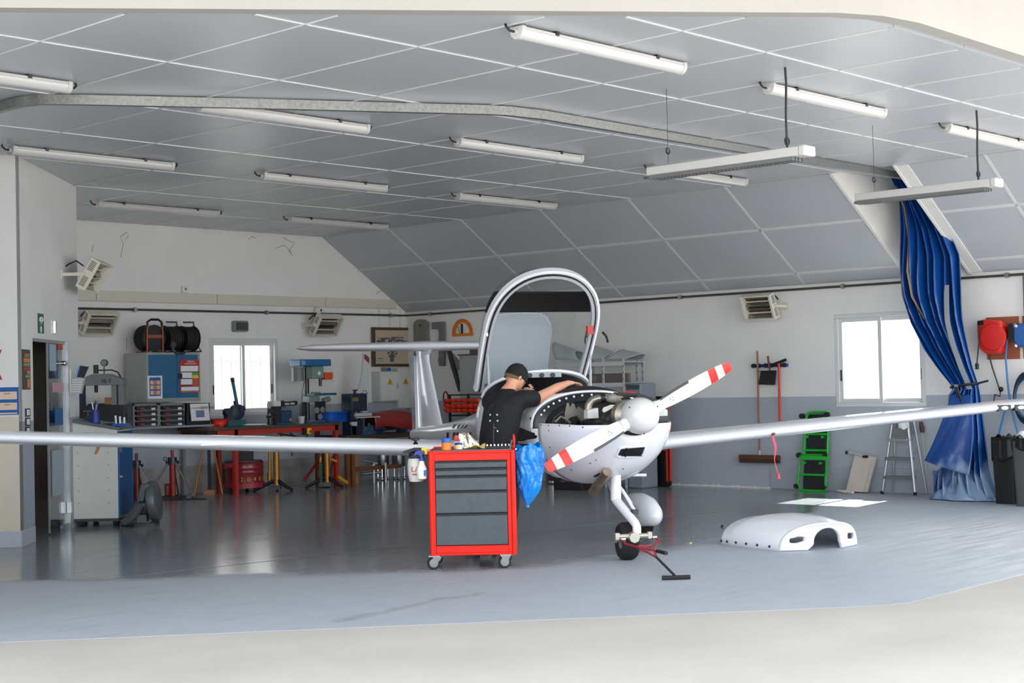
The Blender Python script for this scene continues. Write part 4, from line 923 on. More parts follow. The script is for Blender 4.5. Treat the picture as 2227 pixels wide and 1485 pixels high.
b = MB(); b.cyl((dq(712, 0)[0], -.1, dq(0, 824)[1]), (dq(716, 0)[0], -.1, dq(0, 828)[1]), .022); b.cyl((dq(683, 0)[0], -.13, dq(0, 812)[1]), (dq(683, 0)[0], -.1, dq(0, 812)[1]), .03, n=14); b.build('feed_knob', WHITE, t)
b = MB(); b.box(dq(669, 0)[0], dq(717, 0)[0], -.16, .12, dq(0, 860)[1], dq(0, 855)[1]); b.build('drill_table', M('table_blue', (16, 92, 122), .4), t, bevel=.006)
b = MB(); b.box(dq(667, 0)[0], dq(690, 0)[0], -.06, .1, dq(0, 875)[1], dq(0, 861)[1]); b.cyl((dq(700, 0)[0], -.02, dq(0, 872)[1]), (dq(714, 0)[0], -.02, dq(0, 868)[1]), .04); b.build('table_bracket', MATS['drill_green_grey'], t, bevel=.006)
b = MB(); b.box(dq(676, 0)[0], dq(696, 0)[0], -.12, -.09, .03, dq(0, 873)[1]); pd_ = b.build('disc_panel', BLACK, t)
for cx_, cy_ in ((690, 891), (678, 892), (685, 906)):
    x, z = dq(cx_, cy_); b = MB(); b.lathe([(.045, 0), (.045, .006), (.02, .008), (.012, .014)], (x, -.12, z), (0, -1, 0), 18); b.build('disc', GREY, pd_)
b = MB(); b.box(dq(664, 0)[0], dq(714, 0)[0], -.18, .18, 0, .03); b.build('drill_base', M('base_blue', (40, 96, 136), .4), t, bevel=.008)
b = MB(); b.box(dq(660, 0)[0], dq(672, 0)[0], .02, .12, .0, dq(0, 866)[1]-.05); b.build('rear_shroud', M('shroud_dark', (20, 24, 30), .6), t, bevel=.03)
b = MB(); b.tube([(dq(662, 0)[0], .0, dq(0, 829)[1]), (dq(659, 0)[0], .02, dq(0, 850)[1]), (dq(657, 0)[0], .02, dq(0, 885)[1]), (dq(657, 0)[0], .02, .02)], .006, 5); b.tube([(dq(704, 0)[0], -.03, dq(0, 872)[1]), (dq(704, 0)[0], -.02, dq(0, 890)[1]), (dq(700, 0)[0], -.02, .03)], .006, 5); b.build('cable', BLACK, t)
b = MB(); b.box(dq(676, 0)[0], dq(690, 0)[0], -.08, .0, dq(0, 855)[1], dq(0, 852)[1]); b.build('table_block', WOOD, t)
# blue bin
t = ONB('stacking_bin', 'bright blue plastic bin at the right end of the red workbench', 'bin', (724, 918), .2)
b = MB(); b.loft([[(-.16, -.12, 0), (.16, -.12, 0), (.16, .12, 0), (-.16, .12, 0)], [(-.18, -.13, .15), (.18, -.13, .15), (.18, .13, .15), (-.18, .13, .15)]], cap1=False); b.build('bin_shell', M('bin_blue', (12, 82, 176), .4), t, solid=.006)
b = MB(); b.box(-.185, .185, -.14, -.125, .14, .155); b.build('rim', BBLUE, t)

# ---- under the bench: drum on dolly
p = FL(541, 1071); t = thing('grease_drum', 'dark red steel drum with yellow stencilled weight on a wheeled dolly', 'drum', (p[0]+.05+CR[0]*.1, p[1]+.33+CR[1]*.1, 0), RZC)
S = PR((p[0], p[1]+.3, .3))[2]/FPX; R_ = 42*S
DR_ = M('drum_red', (132, 26, 38), .35, var=.08, coat=.3)
b = MB(); z0, z1 = .1, .1+(1060-1010)*S
b.lathe([(R_*.99, z0), (R_, z0+.02), (R_, z0+.16), (R_*1.02, z0+.175), (R_, z0+.19), (R_, z0+.22), (R_*1.02, z0+.235), (R_, z0+.25), (R_, z1-.01), (R_*1.02, z1)], n=36); b.build('drum_body', DR_, t)
b = MB(); b.lathe([(R_*1.06, .06), (R_*1.06, .13), (R_*1.0, .13)], n=30); b.build('dolly_ring', M('dolly_red', (160, 40, 54), .4), t)
for a in (220, 320, 90):
    x, y = .8*R_*math.cos(math.radians(a)), .8*R_*math.sin(math.radians(a)); b = MB(); b.cyl((x-.018, y, .032), (x+.018, y, .032), .032); b.build('caster', DSTEEL, t)
for i, ch in enumerate('204KG'):
    a = math.radians(-90+(3+i*20)); text(ch, .085, M('stencil_yellow', (232, 176, 30), .6), t, (R_*1.006*math.cos(a), R_*1.006*math.sin(a), z0+.085), (PI/2, 0, a+PI/2))
b = MB(); b.lathe([(R_*.95, z1+.002), (R_*.95, z1+.02), (R_*.3, z1+.022)], n=30); b.build('lid', DGREY, t)
b = MB(); b.box(-.1, .12, -.05, .12, z1+.022, z1+.19); b.build('lid_pump', M('pump_box', (58, 54, 52), .5), t)
# gold hydraulic jacks
GOLD = M('jack_gold', (164, 112, 40), .38, metal=.5, var=.15)
def column_jack(px, lab, h, lean=0):
    p = FL(*px); t = thing('column_jack', lab, 'jack', p, RZC, 'brass coloured column jacks')
    b = MB(); b.cyl((0.04, 0, .05), (0.04+lean, 0, h-.05), .045, n=12); b.build('cylinder', GOLD, t)
    b = MB(); b.cyl((-.06, -.02, .1), (-.05+lean, -.02, h-.1), .022, n=10).cyl((-.06, -.02, .16), (-.06, -.02, .26), .034, n=10); b.build('pump_rod', GOLD, t)
    b = MB(); b.cyl((0.03+lean, 0, h-.06), (0.03+lean, 0, h), .09, n=14); b.build('head', BLACK, t)
    for k, a in enumerate((205, -20, 90)):
        ca, sa = math.cos(math.radians(a)), math.sin(math.radians(a)); b = MB(); b.tube([(0.04, 0, .16), (.2*ca, .2*sa, .06), (.3*ca, .3*sa, .012)], [.03, .025, .02], 8); b.build('foot', DSTEEL, t)
    b = MB(); b.box(-.08, .1, -.06, .06, .02, .08); b.build('jack_base', DSTEEL, t)
    return t
column_jack((596, 1067), 'brass coloured column jack beside the red drum', .66)
j2 = column_jack((706, 1060), 'brass coloured jack with yellow bars between the right bench legs', .62)
b = MB(); b.cyl((.12, -.1, .42), (.2, -.12, .39), .018, n=8); b.cyl((.22, -.12, .16), (.36, -.2, .07), .026, n=8); b.build('lever_bar', M('lever_yellow', (214, 150, 28), .4), j2)
b = MB(); b.cyl((-.05, .1, .45), (-.32, .05, .1), .022, n=8); b.build('red_strut', DRED, j2)
b = MB(); b.box(-.06, -.02, -.08, -.02, .04, .38); b.build('green_post', M('post_green', (24, 70, 56), .5), j2)

# ---- second dark bench with band saw and plate rolls
YD = -1.15; xd0, xd1 = WL(754, 950, YD)[0], WL(905, 950, YD)[0]; zdt = WL(800, 945, YD)[2]
t = thing('dark_bench', 'low dark wooden bench carrying the band saw in the back corner', 'bench', ((xd0+xd1)/2, YD, 0), 0); hw = (xd1-xd0)/2
b = MB(); b.box(-hw, hw, 0, .75, zdt-.07, zdt); b.build('bench_top', M('bench_dark_wood', (58, 40, 32), .55, var=.15), t, bevel=.004)
for x in (WL(772, 1000, YD)[0]-(xd0+xd1)/2, hw-.05, -hw+.05):
    for y in (.03, .66): b = MB(); b.box(x-.03, x+.03, y, y+.06, 0, zdt-.07); b.build('leg', BWOOD, t)
b = MB(); b.box(-hw+.3, hw-.05, .3, .36, .2, .26); b.build('stretcher', BWOOD, t)
def OND(name, lab, cat, px, dy): p = WL(px[0], px[1], YD+dy); return thing(name, lab, cat, (p[0], YD+dy, zdt), 0), p[0]
t, ox = OND('band_saw', 'navy metal band saw with a grey table on the dark bench', 'band saw', (783, 940), .2)
def sq(x, y): p = WL(x or 780, y or 900, YD+.2); return p[0]-ox, p[2]-zdt
x0, z1 = sq(753, 856); x1, z0 = sq(788, 893)
b = MB(); b.box(x0, x1, -.12, .12, z0, z1); b.build('upper_housing', NAVY, t, bevel=.015)
b = MB(); b.box(x0+.02, sq(768, 0)[0], -.125, -.12, sq(0, 872)[1], sq(0, 864)[1]); b.build('warning_label', M('label_olive', (120, 104, 30), .5), t)
b = MB(); b.box(x0, x0+.09, -.1, .1, 0, z0); b.build('spine', NAVY, t)
b = MB(); b.box(x0+.01, sq(780, 0)[0], -.1, .1, .0, sq(0, 912)[1]); b.build('lower_housing', M('saw_black_blue', (16, 22, 34), .5), t, bevel=.01)
b = MB(); b.box(sq(760, 0)[0], sq(796, 0)[0], -.14, .14, sq(0, 905)[1], sq(0, 898)[1]).box(sq(762, 0)[0], sq(814, 0)[0], -.14, .1, sq(0, 909)[1], sq(0, 906)[1]); b.build('saw_table', LGREY, t, bevel=.004)
b = MB(); b.box(sq(781, 0)[0], sq(789, 0)[0], -.04, .04, 0, sq(0, 909)[1]); b.build('blue_post', M('post_blue', (30, 92, 130), .4), t)
b = MB(); b.box(sq(775, 0)[0], sq(800, 0)[0], -.12, .12, 0, .02); b.build('foot', MATS['post_blue'], t)
b = MB(); b.box(sq(767, 0)[0], sq(773, 0)[0], -.05, .0, sq(0, 899)[1], z0).box(sq(777, 0)[0], sq(782, 0)[0], -.06, .0, sq(0, 899)[1], z0+.02); b.build('blade_guide', STEEL, t)
b = MB(); b.cyl((sq(752, 0)[0], -.12, sq(0, 920)[1]), (sq(752, 0)[0], -.16, sq(0, 920)[1]), .03).box(sq(754, 0)[0], sq(762, 0)[0], -.15, -.1, sq(0, 925)[1], sq(0, 916)[1]); b.build('switch_box', LGREY, t)
b = MB(); b.cyl((sq(772, 0)[0], 0, z1), (sq(772, 0)[0], 0, z1+.05), .02); b.box(sq(770, 0)[0], sq(776, 0)[0], -.03, .03, z1+.04, z1+.06); b.build('tension_knob', BLACK, t)
t, ox = OND('covered_rolls', 'plate roller under a dull red sheet on a blue frame in the back corner', 'machine', (845, 940), .3)
def rq(x, y): p = WL(x or 845, y or 915, YD+.3); return p[0]-ox, p[2]-zdt
xa, xz = rq(797, 0)[0], rq(888, 0)[0]; za, zz_ = rq(0, 930)[1], rq(0, 893)[1]
b = MB()
def cover(u, v):
    x = xa+(xz-xa)*u; a = PI*v; y = -.2*math.cos(a); z = za+.04+(zz_-za-.04)*(math.sin(a)**.55)*(1-.12*abs(2*u-1)**3)+.012*math.sin(9*u+5*v)
    if v in (0, 1): z = za-.0+.03*math.sin(6*u)
    return (x, y, z)
b.grid(cover, 20, 12); b.build('red_cover', M('cover_red', (142, 44, 42), .5, var=.08, coat=.15), t, solid=.004)
for x in (xa+.1, xa+.28, xz-.12):
    b = MB(); b.loft([[(x-.05, -.12, 0), (x-.01, -.12, 0), (x-.01, .12, 0), (x-.05, .12, 0)], [(x-.02, -.05, za+.06), (x+.02, -.05, za+.06), (x+.02, .05, za+.06), (x-.02, .05, za+.06)]]); b.build('stand_leg', M('stand_blue', (20, 78, 130), .4), t)
b = MB(); b.cyl((xa+.05, 0, za+.06), (xz-.05, 0, za+.06), .03); b.cyl((xa+.05, -.1, .05), (xz-.1, -.1, .05), .012); b.build('roller', STEEL, t)
# steel pots and frames under the dark bench
def pot(px, lab):
    p = FL(*px); t = thing('steel_pot', lab, 'pot', p, RZC, 'steel pots on legs under the dark bench')
    b = MB(); b.lathe([(.03, .2), (.095, .21), (.105, .24), (.105, .5), (.1, .5)], n=20); b.build('pot_body', STEEL, t)
    for a in (0, 120, 240):
        x, y = .09*math.cos(math.radians(a+30)), .09*math.sin(math.radians(a+30)); b = MB(); b.cyl((x, y, .02), (x, y, .22), .014, n=8); lg = b.build('leg', CHROME, t); b = MB(); b.ell((x, y, .025), (.028, .028, .025), 8, 6); b.build('caster', CHROME, lg)
    return t
pot((832, 1044), 'left round steel pot on castered legs under the dark bench'); pot((868, 1043), 'right round steel pot on castered legs under the dark bench')
p = FL(800, 1050); t = thing('scrap_frame', 'folded grey and wooden trestle leaning under the dark bench', 'trestle', p, RZC)
b = MB(); b.box(-.2, -.14, -.02, .03, 0, .45); b.build('wood_post', WOOD, t)
b = MB(); b.cyl((-.12, 0, .36), (.16, 0, .3), .016).cyl((-.12, 0, .2), (.16, 0, .3), .016).cyl((-.12, 0, .14), (.22, 0, .16), .02); b.build('folded_tubes', GALV, t)
for x in (.1, .28): b = MB(); b.box(x-.012, x+.012, -.02, .02, 0, .3); b.build('leg', GALV, t)

# ---- upper corner: poster, electrical boxes, wing tip etc
t, w_, h_ = TL('framed_drawing', 'brown framed cutaway engine drawing on beige paper', 'picture', (808, 712, 905, 797), -.03)
b = MB(); f = .045; b.box(-w_/2, w_/2, -.02, 0, 0, f).box(-w_/2, w_/2, -.02, 0, h_-f, h_).box(-w_/2, -w_/2+f*1.6, -.02, 0, f, h_-f).box(w_/2-f*3.6, w_/2, -.02, 0, f, h_-f); b.build('frame', M('frame_brown', (84, 62, 44), .5), t, bevel=.004)
x0, x1 = -w_/2+f*1.6, w_/2-f*3.6
b = MB(); b.box(x0, x1, -.008, 0, f, h_-f); sh = b.build('sheet', M('drawing_beige', (188, 172, 150), .7, var=.04), t)
INK = M('drawing_ink', (92, 92, 92), .7, var=.3, scale=40)
random.seed(11); b = MB()
cx = (x0+x1)/2-.02; cz = h_*.6
for k in range(60):
    a = random.uniform(-1, 1); xx = cx+a*.3; zz = cz+random.uniform(-.05, .1)*(1.2-abs(a)); q_ = random.uniform(.012, .045)
    b.box(xx-q_, xx+q_, -.0095-k*1e-5, -.008, zz-q_*.5, zz+q_*.5)
for k in range(26):
    xx = cx+random.uniform(-.12, .12); zz = h_*.38+random.uniform(-.08, .06); q_ = random.uniform(.012, .03); b.box(xx-q_, xx+q_, -.0095-k*1e-5, -.008, zz-q_*.6, zz+q_*.6)
b.box(cx-.04, cx+.05, -.0097, -.008, h_*.12, h_*.3).box(cx+.03, cx+.28, -.0099, -.008, cz+.08, cz+.1).box(cx-.28, cx-.03, -.0099, -.008, cz+.07, cz+.085)
b.build('line_print', INK, sh, stuff=True)
b = MB(); b.box(x0+.05, x0+.16, -.009, -.008, h_*.2, h_*.22).box(x0+.04, x0+.18, -.009, -.008, h_*.14, h_*.15); b.build('caption', INK, sh)
def elec(px, lab, d):
    t, w_, h_ = TL('electrical_box', lab, 'electrical box', px, 0, 'white electrical boxes in the corner')
    b = MB(); b.box(-w_/2, w_/2, -d, -.001, 0, h_); b.build('box_body', M('box_grey_white', (196, 198, 194), .5), t, bevel=.005)
    b = MB(); b.box(-w_/2+.012, w_/2-.012, -d-.015, -d, .012, h_-.012); dr = b.build('door', M('box_white', (214, 215, 210), .45), t, bevel=.005)
    b = MB(); b.box(w_/2-.06, w_/2-.03, -d-.03, -d-.015, h_*.42, h_*.58); b.build('handle', LGREY, dr)
    s = .06; b = MB(); zc = h_*.66; b.prism([(-s, zc-s*.8), (s, zc-s*.8), (0, zc+s)], 'y', -d-.017, -d-.015); wl_ = b.build('warning_triangle', M('warning_yellow', (206, 150, 20), .5), dr)
    b = MB(); b.prism([(-.008, zc-.01), (.012, zc+.02), (.004, zc-.003), (.012, zc-.003), (-.008, zc-.035), (.0, zc-.01)], 'y', -d-.018, -d-.017); b.build('lightning_mark', BLACK, wl_)
    return t
elec((808, 808, 849, 873), 'white electrical box with a yellow warning triangle, the smaller and left one', .2)
elec((851, 799, 886, 888), 'white electrical box with a yellow warning triangle, the taller one behind the tail fin', .14)
t, w_, h_ = TL('small_junction', 'small grey junction box between the picture and the electrical boxes', 'box', (828, 799, 842, 808), -.02); b = MB(); b.box(-w_/2, w_/2, -.1, .018, 0, h_); b.build('box_body', GREY, t, bevel=.004); b = MB(); b.box(-.02, .05, -.12, -.1, .01, h_*.8); b.build('meter', BBLUE, t)
# wing tip leaning
t, w_, h_ = TL('wing_tip', 'white curved wing tip with a brick red end standing behind the band saw', 'wing tip', (775, 769, 803, 905), -.5)
ox, oz = t.location.x, t.location.z
def tq(x, y): p = WL(x, y, -.5); return (p[0]-ox, p[2]-oz)
out = [tq(779, 946), tq(796, 946), tq(796, 898), tq(800, 868), tq(801, 835), tq(801, 800), tq(801, 778), tq(795, 772), tq(790, 769), tq(789, 785), tq(787, 810), tq(783, 832), tq(777, 848), tq(773, 853), tq(779, 858)]
b = MB(); b.prism(out, 'y', -.02, .02); b.build('tip_shell', M('tip_white', (206, 208, 210), .4), t)
b = MB(); b.prism([tq(801, 778), tq(795, 772), tq(790.5, 770), tq(790, 780), tq(801, 791)], 'y', -.023, .023); b.build('red_end', M('tip_brick', (138, 64, 44), .5), t)
b = MB()
for k in range(6):
    a = math.radians(60*k); x, z = tq(791+5.5*math.cos(a), 855+6*math.sin(a)); b.cyl((x, -.024, z), (x, -.02, z), .01, n=8)
b.build('bolt_holes', BLACK, t, stuff=True)
t.location.z = float(zdt); dz = t.location.z-oz
for c in kids(t): c.location.z = -dz
# ================================================================== RIGHT WALL THINGS (local x = image right, -y = into the room)
# corner: grey plank, seven shaped bracket, protractor
t, w_, h_ = TR('wing_board', 'tall grey board with a rounded top hanging in the corner', 'board', (903, 694, 933, 850), -.03)
b = MB(); r_ = w_/2; b.prism([(-w_/2, 0), (w_/2, 0), (w_/2, h_-r_*.5)]+[(w_/2*math.cos(a), h_-r_*.5+r_*.5*math.sin(a)) for a in [PI*i/10 for i in range(1, 10)]]+[(-w_/2, h_-r_*.5)], 'y', -.03, .02); b.build('board_panel', M('board_grey', (126, 126, 122), .6), t); b = MB(); b.cyl((0, -.035, h_-.1), (0, .02, h_-.1), .015); b.build('hook', DSTEEL, t)
t, w_, h_ = TR('grey_bracket', 'grey seven-shaped metal bracket hanging beside the orange protractor', 'bracket', (943, 700, 970, 796), -.02)
b = MB(); b.prism([(w_*.5, h_), (-w_*.5, h_-.0), (-w_*.5, h_*.84), (w_*.0, h_*.84), (w_*.1, h_*.72), (w_*.02, h_*.55), (w_*.02, h_*.2), (-w_*.05, h_*.14), (w_*.05, 0), (w_*.42, 0), (w_*.45, h_*.2), (w_*.5, h_*.5)], 'y', -.04, .0); b.build('bracket_plate', M('bracket_grey', (116, 114, 110), .5), t, bevel=.004); b = MB(); b.cyl((w_*.25, -.045, h_*.25), (w_*.25, .0, h_*.25), .03); b.build('boss', GREY, t)
t, w_, h_ = TR('board_protractor', 'orange half round classroom protractor hanging on the right wall', 'protractor', (984, 693, 1029, 731), -.002)
b = MB(); R0, R1 = w_/2, w_/2*.68
n = 20; zc = h_*.16
# outer half disc with a half disc opening
rings = []
for i in range(n+1):
    a = PI*i/n; rings.append([(R0*math.cos(a), -.014, zc+(h_-zc)*math.sin(a)), (R1*math.cos(a), -.014, zc+(h_-zc)*.72*math.sin(a)), (R1*math.cos(a), -.002, zc+(h_-zc)*.72*math.sin(a)), (R0*math.cos(a), -.002, zc+(h_-zc)*math.sin(a))])
b.loft(rings); b.box(-R0, R0, -.014, -.002, 0, zc); b.build('protractor_plate', ORANGE, t)
b = MB(); b.box(-.025, .015, -.02, -.013, zc, h_*.7); b.build('handle', BLACK, t); b = MB(); b.tube([(-.1, -.02, h_*.62), (-.04, -.022, zc), (-.01, -.022, .05)], .006, 5); b.build('green_cord', M('cord_green', (40, 140, 96), .5), t)
b = MB()
for i in range(17):
    a = PI*(i+.5)/17; r0, r1 = R0*.97, R0*.88; ca, sa = math.cos(a), math.sin(a); k = (h_-zc)/R0
    b.box(r1*ca-.004, r1*ca+.004, -.0155, -.014, zc+r1*sa*k, zc+r1*sa*k+.02)
b.build('scale_marks', M('mark_brown', (110, 60, 14), .5), t, stuff=True)
# tall locker and dark stays, red crate rack
t, w_, h_ = TR('grey_locker', 'tall light grey locker behind the tail, left of the open canopy', 'locker', (1000, 772, 1066, 905), -.45, floor=True)
b = MB(); b.box(-w_/2, w_/2, 0, .42, 0, h_); b.build('locker_body', M('locker_grey', (150, 156, 155), .5), t, bevel=.004); b = MB(); b.box(-w_/2+.02, w_/2-.02, -.012, 0, .06, h_-.04); d_ = b.build('door', MATS['locker_grey'], t, bevel=.004); b = MB(); b.box(-w_/2-.02, w_/2+.02, -.02, .43, h_, h_+.02); b.build('lid', DGREY, t); b = MB(); b.box(w_/2-.09, w_/2-.06, -.03, -.012, h_*.5, h_*.58); b.build('handle', CHROME, d_)
t2 = thing('brown_carton', 'flat brown carton on top of the light grey locker', 'carton', (t.location.x, t.location.y-.08, h_+.02), -PI/2); b = MB(); b.box(-.2, .25, .02, .35, 0, .09); b.build('carton_body', M('carton_brown', (96, 80, 64), .7), t2, bevel=.003); b = MB(); b.box(-.02, .02, .018, .02, 0, .09); b.build('tape', CREAM, t2)
t, w_, h_ = TR('engine_mount_stay', 'dark triangular sheet metal stay hanging beside the grey locker', 'stay', (977, 762, 1004, 852), -.003)
b = MB(); b.prism([(-w_/2, h_), (-w_*.28, h_), (w_*.1, h_*.6), (w_/2, 0), (w_*.36, 0), (-w_*.2, h_*.62)], 'y', -.05, .0); b.build('stay_strip', M('stay_dark', (58, 58, 58), .5), t); b = MB(); b.prism([(-w_*.2, h_*.95), (w_*.45, h_*.7), (w_*.45, h_*.5), (w_*.15, h_*.55)], 'y', -.02, .02); b.build('stay_plate', GREY, t)
def crate_rack():
    px = (972, 856, 1048, 935); X_ = -.95
    t, w_, h_ = TR('crate_rack', 'black rack with three rows of orange-red plastic crates behind the tail boom', 'rack', px, X_, floor=True)
    zq = lambda y: WR(1010, y, X_)[2]
    b = MB()
    for x in (-w_/2+.05, w_/2): b.box(x-.015, x+.015, 0, .03, 0, zq(857)).box(x-.015, x+.015, .4, .43, 0, zq(857))
    b.box(-w_/2+.05, w_/2, 0, .03, zq(860), zq(857)); b.build('frame', BLACK, t)
    for a, c in ((867, 875), (878, 888), (889, 897)):
        for k in range(6):
            x0 = -w_/2+.005+k*w_/6; x1 = x0+w_/6-.012; z0, z1 = zq(c), zq(a)
            b = MB(); b.loft([[(x0+.01, -.04, z0), (x1-.01, -.04, z0), (x1-.01, .3, z0), (x0+.01, .3, z0)], [(x0, -.09, z1), (x1, -.09, z1), (x1, .3, z1), (x0, .3, z1)]], cap1=False); cr = b.build('crate', M('crate_orange_red', (216, 50, 18), .4), t, solid=.005)
    b = MB(); b.tube(arc((-w_/2-.05, .03, zq(864)), .05, 0, 360, 14, 'xz', .09), .012, 6); b.build('hook_ring', DRED, t)
    for a in (905, 925): b = MB(); b.box(-w_/2+.04, w_/2, 0, .4, zq(a), zq(a)+.02); b.build('shelf', BLACK, t)
crate_rack()
# white slotted shelf with cowling parts
XS = -.75
def zr(x, y): return WR(x, y, XS)
t, w_, h_ = TR('slotted_shelf', 'white slotted angle shelf carrying grey cowling shells behind the canopy', 'shelf', (1206, 786, 1359, 862), XS, floor=True)
oy = t.location.y
SM = M('shelf_white', (198, 202, 203), .45, var=.03)
xs = [oy-WR(x, 830, XS)[1] for x in (1208, 1247, 1312, 1356)]
for x, y in ((xs[0], 0), (xs[2], 0), (xs[3], 0), (xs[1], .45), (xs[2]+.25, .45), (xs[3]-.01, .45)):
    b = MB(); b.box(x-.02, x+.02, y, y+.006, 0, h_+.03).box(x-.02, x-.014, y, y+.04, 0, h_+.03); b.build('upright', SM, t)
    q = MB()
    for k in range(int((h_)/.09)): q.box(x-.005, x+.005, y-.002, y, .05+k*.09, .075+k*.09)
    q.build('slots', DGREY, t, stuff=True)
zz1, zz2 = WR(1290, 788, XS)[2], WR(1290, 833, XS)[2]
for z in (zz1, zz2, .35):
    b = MB(); b.box(xs[0], xs[3], -.004, .0, z-.055, z).box(xs[0], xs[3], .45, .455, z-.055, z).box(xs[0], xs[3]+.02, 0, .455, z-.012, z-.004); b.build('shelf_board', SM, t)
def shell(name, lab, x0, x1, hh, y, z, tilt, mt):
    r = thing(name, lab, 'cowling shell', (XS+y, oy-(x0+x1)/2, z), -PI/2, 'grey cowling shells on the shelf')
    wd = x1-x0
    b = MB()
    def f(u, v):
        a = PI*(.05+.9*v); return ((u-.5)*wd+tilt*math.sin(a)*.2, -.16*math.cos(a), .01+hh*math.sin(a)*(1-.45*u))
    b.grid(f, 8, 12); b.build('shell_skin', mt, r, solid=.006)
    b = MB(); b.tube([f(0, v/12) for v in range(13)], .008, 6); b.build('shell_rim', LGREY, r)
SHM = M('shell_grey', (176, 182, 180), .4, var=.03)
shell('cowling_shell', 'grey cowling shell at the left end of the white shelf, with a pointed top', xs[0]+.02, xs[1]+.12, .3, .18, zz1, -.9, SHM)
shell('cowling_shell', 'grey flat cowling shell standing in the middle of the white shelf', xs[1]+.16, xs[2]-.06, .22, .2, zz1, .6, SHM)
shell('cowling_shell', 'grey cowling shell at the right end of the white shelf', xs[2]-.02, xs[3]-.02, .16, .18, zz1, 1.2, SHM)
r = thing('brown_board', 'brown board lying on the lower white shelf', 'board', (XS+.2, oy-(xs[0]+xs[3])/2, zz2), -PI/2); b = MB(); b.box(-(xs[3]-xs[0])*.2, (xs[3]-xs[0])*.45, -.02, .04, .0, .13); b.build('board_body', M('board_taupe', (118, 106, 98), .6), r, bevel=.004); b = MB(); b.box(-.15, .0, -.025, -.02, .03, .1); b.build('board_label', GREY, r)
t, w_, h_ = TR('storage_bin', 'blue grey steel bin beside the white shelf behind the engine', 'bin', (1361, 834, 1393, 872), -.75, floor=True); b = MB(); b.box(-w_/2, w_/2, 0, .35, 0, h_); b.build('bin_body', M('bin_blue_grey', (128, 136, 148), .5), t, bevel=.02); b = MB(); b.box(-w_/2+.02, w_/2-.02, -.008, 0, h_-.08, h_-.02); b.build('bin_lip', DGREY, t)
# things on the floor seen under the belly
t = thing('steel_pot', 'steel canister on the floor below the aircraft belly', 'canister', FL(1205, 1052), -PI/2); b = MB(); b.lathe([(.1, 0), (.12, .02), (.12, .3), (.08, .34)], n=16); b.build('canister_body', STEEL, t); b = MB(); b.cyl((0, 0, .34), (0, 0, .38), .05); b.build('cap', DSTEEL, t)
t = thing('black_toolbox', 'low black toolbox against the right wall behind the nose gear', 'toolbox', FL(1240, 1064), -PI/2); b = MB(); b.box(-.22, .3, -.1, .12, 0, .2); b.build('toolbox_body', BLACK, t, bevel=.01); b = MB(); b.box(-.08, .12, -.11, -.1, .12, .15); b.build('handle', DGREY, t)

# ---- red creeper behind the nose
def TRf(name, lab, cat, px, X=0.0, lean=0.0):
    t, w_, h_ = TR(name, lab, cat, px, X, floor=True); return t, w_, h_
t, w_, h_ = TRf('mechanic_creeper', 'red and black folding mechanic creeper standing behind the aircraft nose', 'creeper', (1378, 862, 1458, 1058), -.3)
b = MB(); b.prism(rrect(-w_*.05, w_*.48, .0, h_, .06), 'y', -.03, .03); b.build('pad', BLACK, t)
RC = M('creeper_red', (196, 46, 28), .4)
b = MB()
for x in (.0, w_*.44): b.box(x-.012, x+.012, -.05, -.03, .05, h_*.4).box(x-.012, x+.012, -.05, -.03, h_*.45, h_*.97)
b.box(0, w_*.44, -.05, -.03, h_*.4, h_*.42).tube([(w_*.48, -.0, .08), (w_*.5, 0, h_*.5), (w_*.5, 0, h_*.9)], .02, 8); b.build('frame', RC, t)
b = MB(); b.loft([[(-w_*.45, -.05, 0), (-.02, -.05, 0), (-.02, .0, 0), (-w_*.45, .0, 0)], [(-.1, -.05, h_*.42), (-.02, -.05, h_*.42), (-.02, 0, h_*.42), (-.1, .0, h_*.42)]]); b.build('red_plate', M('creeper_plate', (186, 54, 40), .4), t)
for x, z in ((.02, .05), (w_*.44, .05), (.02, h_*.5), (w_*.44, h_*.5)): b = MB(); b.cyl((x, -.09, z), (x, -.06, z), .035, n=12); b.build('caster', BLACK, t)

# ---- broom, dustpan, squeegee, holder
t, w_, h_ = TR('tool_holder', 'short blue and black tool holder rail on the right wall', 'tool holder', (1643, 789, 1713, 800), -.02)
b = MB(); b.box(-w_/2, w_/2, -.02, .019, h_*.2, h_*.8); b.build('holder_rail', M('holder_blue', (24, 56, 170), .5), t)
for x in (-w_*.44, -w_*.05, w_*.36): b = MB(); b.cyl((x-.04, -.05, h_/2), (x-.04, -.01, h_/2), .03, n=12).cyl((x+.04, -.05, h_/2), (x+.04, -.01, h_/2), .03, n=12); b.build('clamp_roller', BLACK, t)
def wr_thing(name, lab, cat, px, X):
    p = WR(px[0], px[1], X); return thing(name, lab, cat, p, -PI/2), p
def rl(px, o, X):
    p = WR(px[0], px[1], X); return (o[1]-p[1], p[2]-o[2])
t, o = wr_thing('broom', 'wide wooden broom hanging head down on the right wall', 'broom', (1651, 1000), -.08)
a_, c_ = rl((1647, 763), o, -.08), rl((1652, 990), o, -.08)
b = MB(); b.cyl((c_[0], 0, c_[1]), (a_[0], 0, a_[1]), .0135, n=10); b.build('broom_handle', M('broom_wood', (150, 96, 58), .5, var=.15, scale=10, stretch=(8, 8, 1)), t)
x0 = rl((1609, 996), o, -.08)[0]; x1 = rl((1695, 996), o, -.08)[0]; zt = rl((1650, 989), o, -.08)[1]
b = MB(); b.box(x0, x1, -.03, .03, zt-.06, zt); b.build('broom_block', M('broom_brown', (92, 58, 42), .6), t, bevel=.006)
b = MB(); b.box(x0+.005, x1-.005, -.028, .028, zt-.105, zt-.06); b.build('bristles', M('bristle_brown', (74, 48, 36), .8, var=.25, scale=60, bump=.6, stretch=(10, 1, 1)), t, stuff=True)
